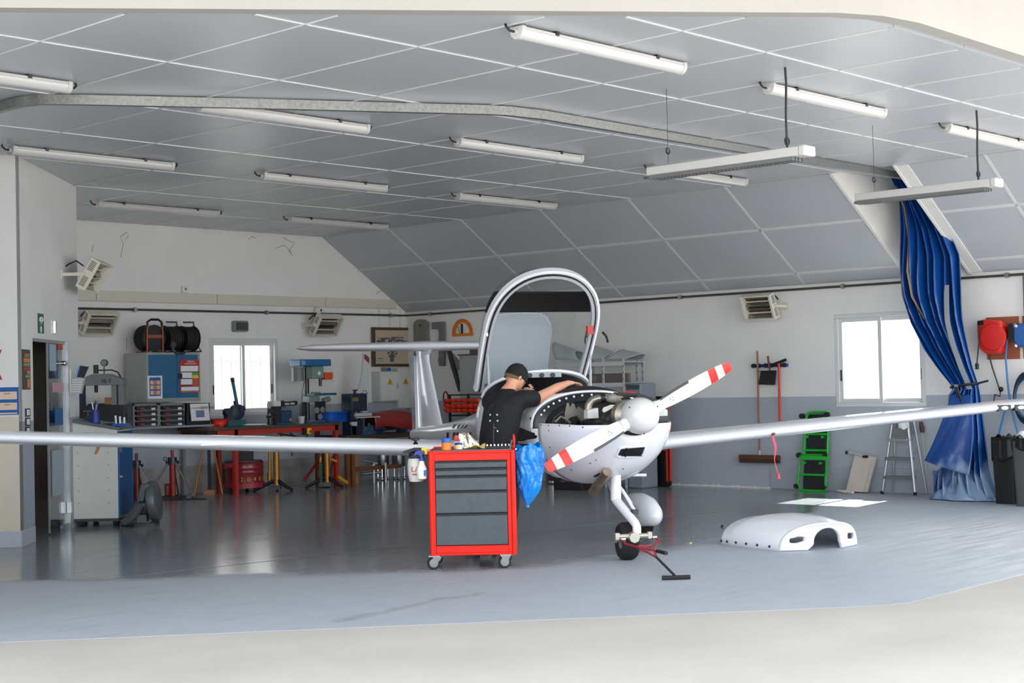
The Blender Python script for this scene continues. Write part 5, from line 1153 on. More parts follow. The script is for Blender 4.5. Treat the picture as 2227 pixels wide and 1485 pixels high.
b = MB(); b.cyl((c_[0], 0, zt), (c_[0], 0, zt+.06), .018, n=10); b.build('ferrule', LGREY, t)
t, o = wr_thing('dustpan', 'black dustpan with a wooden handle hanging from the blue holder rail', 'dustpan', (1670, 830), -.08)
P = [rl(p, o, -.08) for p in ((1656, 806), (1689, 807), (1686, 837), (1651, 836))]
b = MB(); b.prism(P[::-1], 'y', -.02, .0).box(P[0][0], P[1][0], -.08, 0, P[0][1]-.01, P[0][1]); b.build('pan', BLACK, t)
a_, c_ = rl((1670, 774), o, -.08), rl((1674, 806), o, -.08); b = MB(); b.cyl((c_[0], 0, c_[1]), (a_[0], 0, a_[1]), .014, n=8); b.build('handle', BWOOD, t)
t, o = wr_thing('squeegee', 'red handled squeegee hanging on the right wall beside the dustpan', 'squeegee', (1695, 790), -.08)
a_, c_ = rl((1694, 786), o, -.08), rl((1696, 916), o, -.08); b = MB(); b.cyl((c_[0], 0, c_[1]), (a_[0], 0, a_[1]), .017, n=10); b.build('red_handle', M('handle_red', (206, 52, 30), .35), t)
a_, c_ = rl((1679, 794), o, -.08), rl((1709, 782), o, -.08); b = MB(); b.box(-.02, .02, -.02, .02, -.02, .02) if False else b.cyl((a_[0], 0, a_[1]), (c_[0], 0, c_[1]), .02, n=8); b.build('rubber_blade', RUBBER, t)

# ---- green creeper
t, w_, h_ = TRf('mechanic_creeper', 'bright green framed folding creeper with black pads leaning on the right wall', 'creeper', (1735, 897, 1792, 1070), -.24)
GR = M('creeper_green', (20, 176, 44), .35, coat=.2); zc = lambda y: WR(1763, y, -.24)[2]; k_ = w_/57
xg = lambda x: (x-1763.5)*k_
b = MB(); b.tube([(xg(1733), .0, .1)]+[(xg(1738)+.0, 0, .03)]+[(xg(1744), 0, .012), (xg(1786), 0, .012), (xg(1792), 0, .03), (xg(1793.5), 0, .1), (xg(1791), .1, zc(990)), (xg(1733), .1, zc(990))], .017, 8, closed=True)
b.tube([(xg(1738), .1, zc(1002)), (xg(1740), .17, zc(910)), (xg(1744), .18, zc(900)), (xg(1752), .18, zc(897)), (xg(1782), .18, zc(897)), (xg(1788), .18, zc(902)), (xg(1789), .17, zc(912)), (xg(1790), .1, zc(1002))], .017, 8)
for y, yy in ((945, .14), (980, .11), (994, .08), (1033, .03)): b.cyl((xg(1737), yy, zc(y)), (xg(1790), yy, zc(y)), .016, n=8)
b.box(xg(1732), xg(1792), .06, .1, zc(1000), zc(994)); b.build('green_frame', GR, t)
for y0, y1, ya in ((1070-3, 1036, .02), (1030, 1002, .05), (978, 948, .12), (942, 902, .17), (992, 982, .1)):
    b = MB(); b.loft([[(xg(1742), ya, zc(y0)), (xg(1785), ya, zc(y0)), (xg(1785), ya+.04, zc(y0)), (xg(1742), ya+.04, zc(y0))], [(xg(1742), ya+.015, zc(y1)), (xg(1785), ya+.015, zc(y1)), (xg(1785), ya+.055, zc(y1)), (xg(1742), ya+.055, zc(y1))]]); b.build('pad', M('pad_black', (24, 25, 30), .6), t, bevel=.008)
for x, y in ((1731, 1058), (1790, 1058), (1729, 991), (1787, 990), (1738, 905), (1792, 902)):
    b = MB(); yy = .02 if y > 1000 else .12; b.cyl((xg(x), yy-.05, zc(y)), (xg(x), yy, zc(y)), .034, n=12); b.build('caster', BLACK, t)
for x in (1746, 1780):
    for y in (1066, 1007, 951): b = MB(); yy = {1066: .0, 1007: .03, 951: .1}[y]; b.cyl((xg(x), yy-.01, zc(y)), (xg(x), yy+.03, zc(y)), .016, n=8); b.build('knob', GR, t)

# ---- beige engine panel leaning
t, w_, h_ = TRf('beige_panel', 'beige dented sheet metal panel with loose fittings leaning on the right wall', 'panel', (1835, 986, 1893, 1072), -.2)
zc = lambda y: WR(1862, y, -.2)[2]; k_ = w_/58; xg = lambda x: (x-1864)*k_
BE = M('panel_beige', (206, 196, 184), .6, var=.04)
b = MB(); b.loft([[(xg(1838), -.0, .02), (xg(1885), 0, .015), (xg(1885), .02, .015), (xg(1838), .02, .02)], [(xg(1848), .14, zc(988)), (xg(1895), .14, zc(995)), (xg(1895), .16, zc(995)), (xg(1848), .16, zc(988))]]); b.build('panel_sheet', BE, t, bevel=.004)
b = MB(); b.loft([[(xg(1882), -.03, .02), (xg(1886), -.03, .02), (xg(1886), .0, .02), (xg(1882), 0, .02)], [(xg(1891), .1, zc(1000)), (xg(1895), .1, zc(1000)), (xg(1895), .14, zc(1000)), (xg(1891), .14, zc(1000))]]); b.build('folded_edge', BE, t)
b = MB(); b.tube([(xg(1833), .1, zc(985)), (xg(1850), .12, zc(988)), (xg(1872), .12, zc(993))], .016, 8); b.build('top_bar', LGREY, t)
b = MB(); b.tube([(xg(1825), -.08, .03), (xg(1845), -.1, .02), (xg(1862), -.06, .02)], [.008, .022, .02], 8); b.cyl((xg(1856), -.12, .015), (xg(1866), -.14, .015), .016); b.build('loose_fitting', CREAM, t)
b = MB(); b.cyl((xg(1833), .08, zc(984)), (xg(1837), .09, zc(986)), .022, n=8).box(xg(1868), xg(1878), .1, .13, zc(996), zc(991)); b.build('black_clip', BLACK, t)

# ---- step ladder
t, w_, h_ = TRf('step_ladder', 'aluminium step ladder standing against the right wall behind the wing', 'ladder', (1916, 915, 1998, 1074), -.2)
zc = lambda y: WR(1958, y, -.22)[2]; k_ = w_/82; xg = lambda x: (x-1957)*k_; ht = zc(905)
b = MB(); b.cyl((xg(1918), -.02, 0), (xg(1944), .02, ht), .019, n=8); b.build('front_rail', ALU, t)
b = MB(); b.cyl((xg(1990), -.02, 0), (xg(1974), .02, ht), .019, n=8); b.build('front_rail', ALU, t)
b = MB(); b.cyl((xg(1925), .17, 0.02), (xg(1946), .06, ht), .013, n=8); b.build('rear_rail', ALU, t)
b = MB(); b.cyl((xg(1998), .17, 0.02), (xg(1983), .06, ht), .013, n=8); b.build('rear_rail', ALU, t)
for y, x0, x1 in ((1038, 1924, 1985), (997, 1929, 1983), (956, 1935, 1980)):
    b = MB(); b.box(xg(x0), xg(x1), -.06, .07, zc(y)-.02, zc(y)+.015); b.build('tread', ALU if y == 956 else M('tread_grey', (108, 112, 114), .5), t, bevel=.004)
b = MB(); b.box(xg(1940), xg(1978), -.05, .12, ht-.02, ht+.02); b.build('top_cap', LGREY, t)
b = MB(); b.box(xg(1938), xg(1978), .03, .04, zc(950), zc(920)); b.build('back_plate', M('ladder_plate', (124, 126, 124), .5), t)
for x in (1918, 1990): b = MB(); b.cyl((xg(x), -.022, 0), (xg(x), -.02, .04), .023, n=8); b.build('foot', RUBBER, t)
t, o = wr_thing('white_rag', 'white rag lying over the back plate of the ladder below the wing', 'rag', (1963, 922), -.3); b = MB()
b.grid(lambda u, v: ((u-.5)*.13, -.01*math.sin(6*u)+.02*v, .05-.11*v+.012*math.sin(9*u)), 10, 8); b.build('cloth', PAPER, t, solid=.004); b = MB(); b.tube([(-.06, -.01, .03), (-.07, -.02, -.02), (-.09, -.01, -.06)], .004, 5); b.build('thread', DSTEEL, t)
t, o = wr_thing('wire_brush', 'dark brown gun handle with a thin rod hanging on the right wall near the ladder', 'tool', (2004, 920), -.04)
a_ = [rl(p, o, -.04) for p in ((2002, 917), (2005, 930), (2006, 940))]; b = MB(); b.tube([(p[0], 0, p[1]) for p in a_], [.02, .03, .026], 8); b.build('handle', M('handle_brown', (66, 36, 32), .5), t)
a_ = [rl(p, o, -.04) for p in ((2006, 941), (2010, 980), (2015, 1031))]; b = MB(); b.tube([(p[0], 0, p[1]) for p in a_], .005, 5); b.build('rod', M('rod_pale', (190, 190, 150), .5), t)

# ---- hose reels on the brown board
t, w_, h_ = TR('reel_board', 'brown wooden backing board behind the hose reels', 'board', (2147, 687, 2300, 780), -.001)
b = MB(); s = w_*.5; b.box(-w_/2, -.02, -.02, .0, 0, h_); b.build('board', M('reel_board_brown', (150, 82, 54), .55, var=.08), t, bevel=.003); b = MB(); b.box(.02, w_/2, -.02, 0, 0, h_); b.build('board', MATS['reel_board_brown'], t, bevel=.003)
b = MB(); b.box(-.02, .02, -.016, 0, 0, h_); b.build('joint_strip', CREAM, t)
t, o = wr_thing('hose_reel', 'red enclosed cable reel on the brown board', 'hose reel', (2158, 735), -.12)
P = [rl(p, o, -.12) for p in ((2131, 698), (2146, 695), (2178, 697), (2186, 706), (2187, 752), (2180, 768), (2150, 770), (2137, 758), (2132, 735))]
b = MB(); b.prism(P[::-1], 'y', -.09, .1); b.build('reel_case', M('reel_red', (206, 40, 32), .4, coat=.2), t, bevel=.02)
x, z = rl((2168, 733), o, -.12); b = MB(); b.lathe([(.16, 0), (.15, .03), (.08, .035)], (x, -.09, z), (0, -1, 0), 24); b.build('drum_bulge', MATS['reel_red'], t)
x, z = rl((2141, 703), o, -.12); b = MB(); b.box(x-.035, x+.035, -.11, -.08, z-.02, z+.03); b.build('cable_guide', BLACK, t)
b = MB(); x1, z1 = rl((2133, 790), o, -.12); b.tube([(x, -.1, z-.02), (x-.02, -.1, z-.15), (x1, -.1, z1)], .008, 6); b.cyl((x1, -.1, z1-.07), (x1, -.1, z1), .022, n=10); b.build('plug_cable', BLACK, t)
pts = [rl(p, o, -.12) for p in ((2147, 770), (2155, 800), (2165, 830), (2172, 852), (2172, 862), (2160, 858), (2158, 872))]; b = MB(); b.tube([(p[0], .04, p[1]) for p in pts], .008, 6); b.ell((pts[3][0]+.01, .04, pts[3][1]+.03), (.03, .03, .03), 10, 8); b.build('hanging_cable', BLACK, t)
t, o = wr_thing('hose_reel', 'blue enclosed air hose reel at the right edge of the brown board', 'hose reel', (2222, 732), -.12)
P = [rl(p, o, -.12) for p in ((2210, 708), (2222, 704), (2250, 704), (2258, 712), (2258, 745), (2250, 756), (2222, 755), (2211, 744))]
b = MB(); b.prism(P[::-1], 'y', -.09, .1); b.build('reel_case', M('reel_blue', (44, 92, 160), .4, coat=.2), t, bevel=.02)
x, z = rl((2207, 722), o, -.12); b = MB(); b.box(x-.05, x+.05, -.07, .1, z-.1, z+.1); b.build('mount', DSTEEL, t)
b = MB()
for yy in (709, 752): q_ = rl((2215, yy), o, -.12); b.ell((q_[0], -.09, q_[1]), (.03, .02, .03), 10, 6)
b.build('bolts', CHROME, t)
HB = M('hose_blue', (18, 112, 176), .4)
pts = [rl(p, o, -.12) for p in ((2203, 727), (2192, 740), (2189, 780), (2193, 830), (2198, 870), (2185, 900), (2175, 940), (2173, 985), (2178, 990))]; b = MB(); b.tube([(p[0], -.02, p[1]) for p in pts], .011, 6); b.build('air_hose', HB, t)
pts = [rl(p, o, -.12) for p in ((2196, 870), (2205, 910), (2216, 950), (2224, 990))]; b = MB(); b.tube([(p[0], -.0, p[1]) for p in pts], .011, 6); b.build('air_hose', HB, t)
t, o = wr_thing('coiled_hose', 'coil of dark blue hose hanging at the right edge of the right wall', 'hose', (2226, 870), -.1)
b = MB()
for k in range(4): b.tube([(.05+.16*math.cos(a)+.01*k, -.02*k, .02+(.3-.02*k)*math.sin(a)) for a in [2*PI*i/24 for i in range(24)]], .018, 6, closed=True)
b.build('hose_coil', M('hose_dark_blue', (24, 58, 84), .4), t); b = MB(); b.cyl((.05, -.1, .3), (.05, .09, .3), .02); b.build('hook', DSTEEL, t)

# ---- blue curtain gathered at the slot
def curtain():
    t = thing('blue_curtain', 'tall blue tarpaulin curtain tied in the middle with a black strap', 'curtain', (-.62, -9.85, 0), -PI/2)
    BLU = bpy.data.materials.new('tarpaulin_blue'); BLU.use_nodes = True; nt = BLU.node_tree; bs = nt.nodes['Principled BSDF']
    bs.inputs['Roughness'].default_value = .32; bs.inputs['Coat Weight'].default_value = .25
    g = nt.nodes.new('ShaderNodeTexCoord'); mp = nt.nodes.new('ShaderNodeMapping'); mp.inputs['Scale'].default_value = (1.4, 1.4, .9); nt.links.new(g.outputs['Object'], mp.inputs[0])
    n = nt.nodes.new('ShaderNodeTexNoise'); n.inputs['Scale'].default_value = 2.2; n.inputs['Detail'].default_value = 5; nt.links.new(mp.outputs[0], n.inputs['Vector'])
    sx = nt.nodes.new('ShaderNodeSeparateXYZ'); nt.links.new(g.outputs['Object'], sx.inputs[0])
    # worn pale patches: mostly on the lower third where the sheet drags on the floor
    mr = nt.nodes.new('ShaderNodeMapRange'); mr.inputs[1].default_value = 1.2; mr.inputs[2].default_value = .25; mr.inputs[3].default_value = -.16; mr.inputs[4].default_value = .12; nt.links.new(sx.outputs['Z'], mr.inputs[0])
    ad = nt.nodes.new('ShaderNodeMath'); ad.operation = 'ADD'; nt.links.new(n.outputs['Fac'], ad.inputs[0]); nt.links.new(mr.outputs[0], ad.inputs[1])
    m2 = nt.nodes.new('ShaderNodeMapRange'); m2.inputs[1].default_value = .52; m2.inputs[2].default_value = .66; nt.links.new(ad.outputs[0], m2.inputs[0])
    mx = nt.nodes.new('ShaderNodeMix'); mx.data_type = 'RGBA'; mx.inputs['A'].default_value = lin((8, 66, 138))+(1,); mx.inputs['B'].default_value = lin((138, 164, 196))+(1,)
    nt.links.new(m2.outputs[0], mx.inputs['Factor']); nt.links.new(mx.outputs['Result'], bs.inputs['Base Color'])
    # outline in pixels: (y, left, right) at plane X=-.62
    X_ = -.62; oy = -9.85
    prof = [(385, 1938, 1975), (430, 1953, 2010), (500, 1957, 2058), (560, 1958, 2085), (640, 1962, 2094), (700, 1980, 2098), (760, 2012, 2106), (800, 2042, 2112), (836, 2072, 2122), (846, 2076, 2124), (860, 2066, 2126), (900, 2066, 2132), (950, 2062, 2143), (1000, 2050, 2152), (1030, 2030, 2158), (1060, 2028, 2166), (1082, 2030, 2172)]
    rows = []
    for y, l, r in prof:
        a = WR(l, y, X_); c = WR(r, y, X_); rows.append((max(.01, (a[2]+c[2])/2), oy-a[1], oy-c[1]))
    rows.reverse()
    zs = [r[0] for r in rows]
    def f(u, v):
        z = zs[0]+(zs[-1]-zs[0])*v
        xl = np.interp(z, zs, [r[1] for r in rows]); xr = np.interp(z, zs, [r[2] for r in rows]); wd = xr-xl
        x = xl+wd*u
        k = 7.5; amp = min(.07, .016+.06*wd) 
        y = amp*math.sin(2*PI*k*u+.8*math.sin(3*z))+amp*.5*math.sin(2*PI*3.1*u+2*z)+.04*math.sin(4*z+u*3)
        if z < .45: y += -.10*(1-z/.45)*math.sin(PI*u)
        return (x, y, z)
    b = MB(); b.grid(f, 90, 70); b.build('tarpaulin', BLU, t, solid=.004, ang=80)
    fl_l = [(2069, 858), (2058, 890), (2040, 935), (2022, 975), (2008, 1002)]; fl_r = [(2112, 858), (2116, 900), (2116, 945), (2112, 990), (2106, 1034)]
    def flap(u, v):
        k = v*4; i = min(3, int(k)); q = k-i; lx = [fl_l[i][j]*(1-q)+fl_l[i+1][j]*q for j in (0, 1)]; rx = [fl_r[i][j]*(1-q)+fl_r[i+1][j]*q for j in (0, 1)]
        p = WR(lx[0]*(1-u)+rx[0]*u, lx[1]*(1-u)+rx[1]*u, -.74-.10*v); return (oy-p[1], p[0]+.62+.03*math.sin(7*u+2*v)*v, p[2])
    b = MB(); b.grid(flap, 24, 24); b.build('hem_flap', BLU, t, solid=.006, ang=80)
    # beige hem rope and silver tape strip
    b = MB(); us = [(.24, .97), (.2, .9), (.17, .8), (.2, .7), (.24, .62), (.3, .55)]
    b.tube([tuple(Vector(f(u, v))+Vector((0, -.05, 0))) for u, v in us], .02, 6, flat=.5); b.build('hem_tape', M('hem_beige', (150, 122, 84), .7), t)
    b = MB(); R_ = []
    for v in [i/20 for i in range(21)]:
        vv = .33+.32*v; p = Vector(f(.78, vv))+Vector((0, -.062, 0)); R_.append([p+Vector((-.03, 0, 0)), p+Vector((.03, 0, 0)), p+Vector((.03, .01, 0)), p+Vector((-.03, .01, 0))])
    b.loft(R_); b.build('silver_tape', M('silver_tape', (150, 152, 156), .4), t)
    zt = WR(2098, 838, X_)[2]; v0 = (zt-zs[0])/(zs[-1]-zs[0]); a = Vector(f(0, v0)); c = Vector(f(1, v0)); mid = (a+c)/2; rx = (c.x-a.x)/2+.02
    b = MB(); b.tube([(mid.x+rx*math.cos(q), -.13*math.sin(q)*-1+.0, zt+.02*math.cos(q)) for q in [2*PI*i/20 for i in range(20)]], .016, 6, closed=True); b.cyl((mid.x+rx, 0, zt+.02), (mid.x+rx+.12, .03, zt+.05), .012).cyl((mid.x-.03, -.14, zt), (mid.x+.03, -.13, zt-.2), .014).cyl((mid.x-.04, -.14, zt), (mid.x-.02, -.13, zt-.14), .012); b.build('strap', BLACK, t)
    b = MB(); b.box(mid.x-.05, mid.x-.0, -.16, -.13, zt-.015, zt+.015); b.build('buckle', CHROME, t)
    # crumpled foot on the floor
    def foot(u, v):
        a = 2*PI*u; R = 1-.75*v; x0, x1 = rows[0][1]-.04, rows[0][2]+.0
        x = (x0+x1)/2+(x1-x0)/2*R*math.cos(a); y = .02+.2*R*math.sin(a)+.02*math.sin(5*a); z = .01+.22*v*(1+.25*math.sin(7*a))+.03*math.sin(9*a+4*v)*(v > 0); return (x, y, max(.004, z))
    b = MB(); b.grid(foot, 60, 8); b.build('floor_folds', BLU, t, solid=.003, ang=80)
curtain()
# small blue step behind the curtain
t, o = wr_thing('blue_step', 'small pale blue step stool half hidden under the curtain hem', 'stool', (2066, 1076), -.2); t.location.z = 0
b = MB(); b.box(-.17, .05, -.1, .1, .27, .31); b.build('step_top', M('step_blue', (84, 124, 164), .5), t, bevel=.004)
for x in (-.15, .03):
    for y in (-.08, .08): b = MB(); b.box(x-.014, x+.014, y-.014, y+.014, 0, .27); b.build('leg', MATS['step_blue'], t)

# ---- bins at the right edge
def bin_(px, lab, R, h, liner, mt):
    p = FL(*px); t = thing('waste_bin', lab, 'bin', p, -PI/2, 'waste bins at the right edge')
    b = MB(); b.loft([[(x*.82, y*.82, 0) for x, y in rrect(-R, R, -R, R, R*.3)], [(x, y, h) for x, y in rrect(-R, R, -R, R, R*.3)]]); b.build('bin_body', mt, t, ang=50)
    b = MB()
    def lf(u, v):
        a = 2*PI*u; r = R*(1.08+.05*math.sin(9*a)); c_ = max(abs(math.cos(a)), abs(math.sin(a)))**.6
        return (r*math.cos(a)/c_, r*math.sin(a)/c_, h+.03-liner*v+.02*math.sin(5*a)*v)
    b.grid(lf, 40, 6); b.build('liner', M('liner_black', (14, 14, 15), .35, var=.1), t, solid=.003, ang=60)
    b = MB(); b.grid(lambda u, v: ((u-.5)*1.5*R, (v-.5)*1.5*R, h+.01+.06*math.sin(7*u+2*v)*math.sin(6*v+1)), 10, 10); b.build('rubbish', M('rubbish_dark', (52, 48, 50), .6, var=.4, scale=14), t, solid=.003)
    return t
bin_((2197, 1094), 'black waste bin with a black liner nearest the blue curtain', .15, .72, .26, BLACK)
t = bin_((2243, 1100), 'grey waste bin with a black liner at the right edge of the view', .15, .72, .12, M('bin_dark_grey', (74, 78, 80), .5))
b = MB(); b.ell((-.06, -.02, .78), (.07, .06, .05), 10, 8); b.build('white_rag', PAPER, t)

# ---- signs on the corner room
def on_long(name, lab, cat, px, d=.004, grp=None):
    u0, u1, z0, z1 = GF(px[0], px[3])[0], GF(px[2], px[3])[0], GF((px[0]+px[2])/2, px[3])[1], GF((px[0]+px[2])/2, px[1])[1]
    t = thing(name, lab, cat, PA+Vector(tuple(eu*((u0+u1)/2)))+Vector((0, 0, z0)), PIER, grp); return t, u1-u0, z1-z0
t, w_, h_ = on_long('shower_sign', 'green sign with a white ring above the glass door', 'sign', (82, 682, 95, 725))
b = MB(); b.box(-w_/2, w_/2, -.004, -.001, 0, h_); b.build('sign_plate', M('sign_green', (30, 96, 72), .5), t)
b = MB(); b.tube(arc((0, -.006, h_*.7), w_*.22, 0, 360, 20, 'xz', h_*.09), .012, 6); b.build('sign_ring', WHITE, t); b = MB(); b.box(-w_*.16, w_*.16, -.006, -.004, h_*.46, h_*.48).box(-w_*.16, w_*.16, -.006, -.004, h_*.52, h_*.54).box(-w_*.05, w_*.05, -.006, -.004, h_*.02, h_*.3); b.build('sign_print', WHITE, t, stuff=True)
b = MB(); b.cyl((0, -.006, h_*.22), (0, -.004, h_*.22), w_*.14); b.build('sign_dot', WHITE, t)
t, w_, h_ = on_long('emergency_lamp', 'narrow chrome fronted emergency lamp above the glass door', 'lamp', (111, 697, 118, 726)); b = MB(); b.box(-w_/2, w_/2, -.012, -.001, 0, h_); b.build('lamp_body', WHITE, t); b = MB(); b.cyl((0, -.014, .01), (0, -.014, h_-.01), w_*.22, n=12); b.build('lamp_tube', CHROME, t)
t, w_, h_ = on_long('colour_poster', 'narrow dark poster with orange, red and green blocks left of the glass door', 'poster', (48, 760, 66, 847)); b = MB(); b.box(-w_/2, w_/2, -.004, -.001, 0, h_); b.build('sheet', M('poster_brown', (64, 58, 50), .5), t)
for i, (z0, z1, x0, x1, mt) in enumerate(((.68, .78, -.3, .42, PORG), (.59, .66, -.3, .42, PGRN), (.49, .57, -.3, .42, PRED), (.38, .47, .1, .42, PORG), (.3, .36, -.1, .42, PGRN), (.04, .27, .1, .42, PORG), (.8, .9, -.2, .35, M('poster_tan', (150, 110, 70), .5)))):
    b = MB(); b.box(w_*x0, w_*x1, -.006, -.004, h_*z0, h_*z1); b.build('colour_block', mt, t)
for i, y in enumerate((897, 917, 937)):
    t, w_, h_ = on_long('wall_switch', 'dark rimmed white rocker switch left of the glass door, %s of three' % ('topmost', 'middle', 'lowest')[i], 'switch', (54, y-9, 64, y+9), grp='rocker switches'); b = MB(); b.box(-w_/2, w_/2, -.012, -.001, 0, h_); b.build('switch_frame', M('switch_dark', (44, 50, 60), .5), t, bevel=.004); b = MB(); b.box(-w_*.3, w_*.25, -.016, -.012, h_*.15, h_*.85); b.build('rocker', WHITE, t)
def on_end(name, lab, cat, px):
    v0, v1 = FF(px[0], px[1])[0], FF(px[2], px[1])[0]; z0, z1 = FF((px[0]+px[2])/2, px[3])[1], FF((px[0]+px[2])/2, px[1])[1]
    vm = (v0+v1)/2; t = thing(name, lab, cat, PA+Vector(tuple(ev*vm))+Vector(tuple(-eu*.0115))+Vector((0, 0, z0)), PIER-PI/2); return t, abs(v1-v0), z1-z0
t, w_, h_ = on_end('blue_notice', 'blue notice with two pale text blocks on the white end wall at the left edge', 'notice', (-4, 842, 41, 902)); b = MB(); b.box(-w_/2, w_/2, -.004, 0, 0, h_); b.build('sheet', PBLU, t)
for z0, z1 in ((.56, .84), (.18, .44), (.03, .08)):
    b = MB(); b.box(-w_*.42, w_*.42, -.006, -.004, h_*z0, h_*z1); b.build('text_block', PBEI, t)
for z0, z1 in ((.75, .79), (.35, .39)): b = MB(); b.box(-w_*.2, w_*.1, -.0075, -.006, h_*z0, h_*z1); b.build('orange_line', PORG, t)
# red mark on the end wall at the very edge of the view
t, w_, h_ = on_end('red_emblem', 'dark red angular emblem on the white end wall at the left edge', 'emblem', (-46, 760, 5, 827)); b = MB(); b.prism([(w_*.5, h_), (w_*.38, h_*.96), (w_*.1, h_*.5), (w_*.38, h_*.04), (w_*.5, 0), (w_*.44, h_*.12), (w_*.24, h_*.5), (w_*.44, h_*.88)], 'y', -.006, -.0); b.build('emblem_stroke', M('emblem_red', (170, 20, 64), .4), t); b = MB(); b.prism([(-w_*.5, h_), (-w_*.38, h_*.96), (-w_*.0, h_*.5), (-w_*.38, h_*.04), (-w_*.5, 0), (-w_*.2, h_*.5)], 'y', -.006, 0); b.build('emblem_stroke', MATS['emblem_red'], t)

# ------------------------------------------------------------------ outside the windows
t = thing('iron_railing', 'pale iron railing outside the left window', 'railing', (-3.0, 2.2, 0), 0)
RLM = M('railing_pale', (150, 156, 150), .5)
b = MB(); b.box(-2.5, 2.5, -.02, .02, 1.92, 1.96); b.build('rail', RLM, t); b = MB(); b.box(-2.5, 2.5, -.02, .02, .9, .94); b.build('rail', RLM, t)
for k in range(26): b = MB(); x = -2.5+k*.2; b.cyl((x, 0, 0), (x, 0, 2.2), .012, n=6); b.build('bar', RLM, t)
t = thing('white_pillar', 'white rendered garden wall outside the right pane of the left window', 'wall', (-1.4, 2.6, 0), 0); b = MB(); b.box(-.6, 1.2, 0, .3, 0, 3); b.build('wall_body', WHITE, t); b = MB(); b.box(-.65, 1.25, -.05, .35, 3, 3.08); b.build('coping', LGREY, t)
HM = M('hedge_green', (52, 68, 36), .8, var=.35, scale=3)
def hedge(name, lab, loc, L_, H_, D_, rz=0):
    t = thing(name, lab, 'hedge', loc, rz); rnd = random.Random(3); b = MB()
    for k in range(900):
        x, y, z = rnd.uniform(-L_/2, L_/2), rnd.uniform(-D_/2, D_/2), rnd.uniform(.05, H_); s = rnd.uniform(.06, .14)
        n = Vector((rnd.uniform(-1, 1), rnd.uniform(-1, 1), rnd.uniform(-1, 1))).normalized(); a = n.orthogonal().normalized(); c = n.cross(a); p = Vector((x, y, z))
        b.add([p-a*s, p+c*s*.5, p+a*s, p-c*s*.5], [(0, 1, 2, 3)])
    b.build('leaves', HM, t, stuff=True); b = MB()
    for k in range(8): x = -L_/2+L_*(k+.5)/8; b.cyl((x, 0, 0), (x, 0, H_*.8), .03, n=6)
    b.build('stems', BWOOD, t, stuff=True)
hedge('garden_hedge', 'pale green hedge behind the iron railing outside the left window', (-4.2, 4.2, 0), 7, 2.9, 1.0)
t = thing('white_house', 'white rendered house wall outside the right window', 'house', (7, -9, 0), 0); b = MB(); b.box(0, .3, -6, 5, 0, 1.75); b.build('house_wall', WHITE, t); b = MB(); b.box(-.2, .5, -6.2, 5.2, 1.75, 1.85); b.build('coping', LGREY, t)
# ================================================================== AIRCRAFT (local x = forward, y = to its left, z = up)
_fh = np.array([CF[0], CF[1], 0]); _fh /= np.linalg.norm(_fh); _rh = np.array([_fh[1], -_fh[0], 0])
AYAW = math.radians(20); AFv = -_fh*math.cos(AYAW)+_rh*math.sin(AYAW); ALv = np.array([-AFv[1], AFv[0], 0]); AO = np.array([-7.31, -10.39, 0.0])
def aloc(p): v = np.asarray(p)-AO; return Vector((v@AFv, v@ALv, v[2]))
def awld(p): return AO+AFv*p[0]+ALv*p[1]+np.array([0, 0, p[2]])
def AF(x, y, c): d = ray(x, y); t = (c-(CP-AO)@AFv)/(d@AFv); return aloc(CP+d*t)
def AL(x, y, c): d = ray(x, y); t = (c-(CP-AO)@ALv)/(d@ALv); return aloc(CP+d*t)
AC = thing('light_aircraft', 'white single engine light aircraft with its engine bare and canopy open', 'aircraft', AO, math.atan2(AFv[1], AFv[0]))
AWHT = M('aircraft_white', (226, 228, 234), 0.22, var=.012, scale=2, coat=.5)
AGREY = M('aircraft_grey', (150, 158, 164), .4, var=.02)
ABLK = M('aircraft_black', (14, 15, 17), .45, var=.1)
def sect(f, hw, zt, zb, zc, a, n=44):
    out = []; pb = float(np.interp(-f, [.5, .9, 2.1, 3.0], [2.6, 3.1, 3.0, 2.2]))
    a0, a1 = math.radians(180-a), math.radians(360+a)
    for i in range(n+1):
        t = a0+(a1-a0)*i/n; c, s = math.cos(t), math.sin(t); p = pb if s < 0 else 2.35
        y = hw*math.copysign(abs(c)**(2/p), c); z = zc+(zt-zc if s > 0 else zc-zb)*math.copysign(abs(s)**(2/p), s); out.append((f, y, z))
    return out
ST = [(-.565, .55, 1.40, .612, 1.14, -2), (-.71, .555, 1.40, .618, 1.12, -1), (-.72, .555, 1.40, .62, 1.1, 90), (-.80, .56, 1.42, .64, 1.1, 90), (-.86, .565, 1.42, .655, 1.1, 86), (-.95, .57, 1.43, .665, 1.1, 60), (-1.08, .578, 1.43, .67, 1.1, 28), (-1.22, .58, 1.43, .67, 1.1, 6), (-1.6, .585, 1.5, .68, 1.1, 4), (-1.85, .58, 1.56, .68, 1.1, 8), (-1.98, .575, 1.58, .69, 1.1, 35), (-2.08, .57, 1.58, .69, 1.1, 70), (-2.2, .56, 1.56, .70, 1.1, 90), (-2.6, .43, 1.42, .74, 1.1, 90), (-3.1, .28, 1.25, .79, 1.04, 90), (-4.0, .195, 1.12, .81, .98, 90), (-5.0, .145, 1.03, .83, .94, 90), (-5.8, .1, .99, .83, .92, 90), (-6.25, .05, .94, .83, .89, 90)]
b = MB(); b.loft([sect(*s) for s in ST], closed=False, cap0=False, cap1=True)
fus = b.build('fuselage', [AWHT], AC, solid=.012)
fus_bvh = BVHTree.FromPolygons([Vector(v) for v in b.v], b.f)
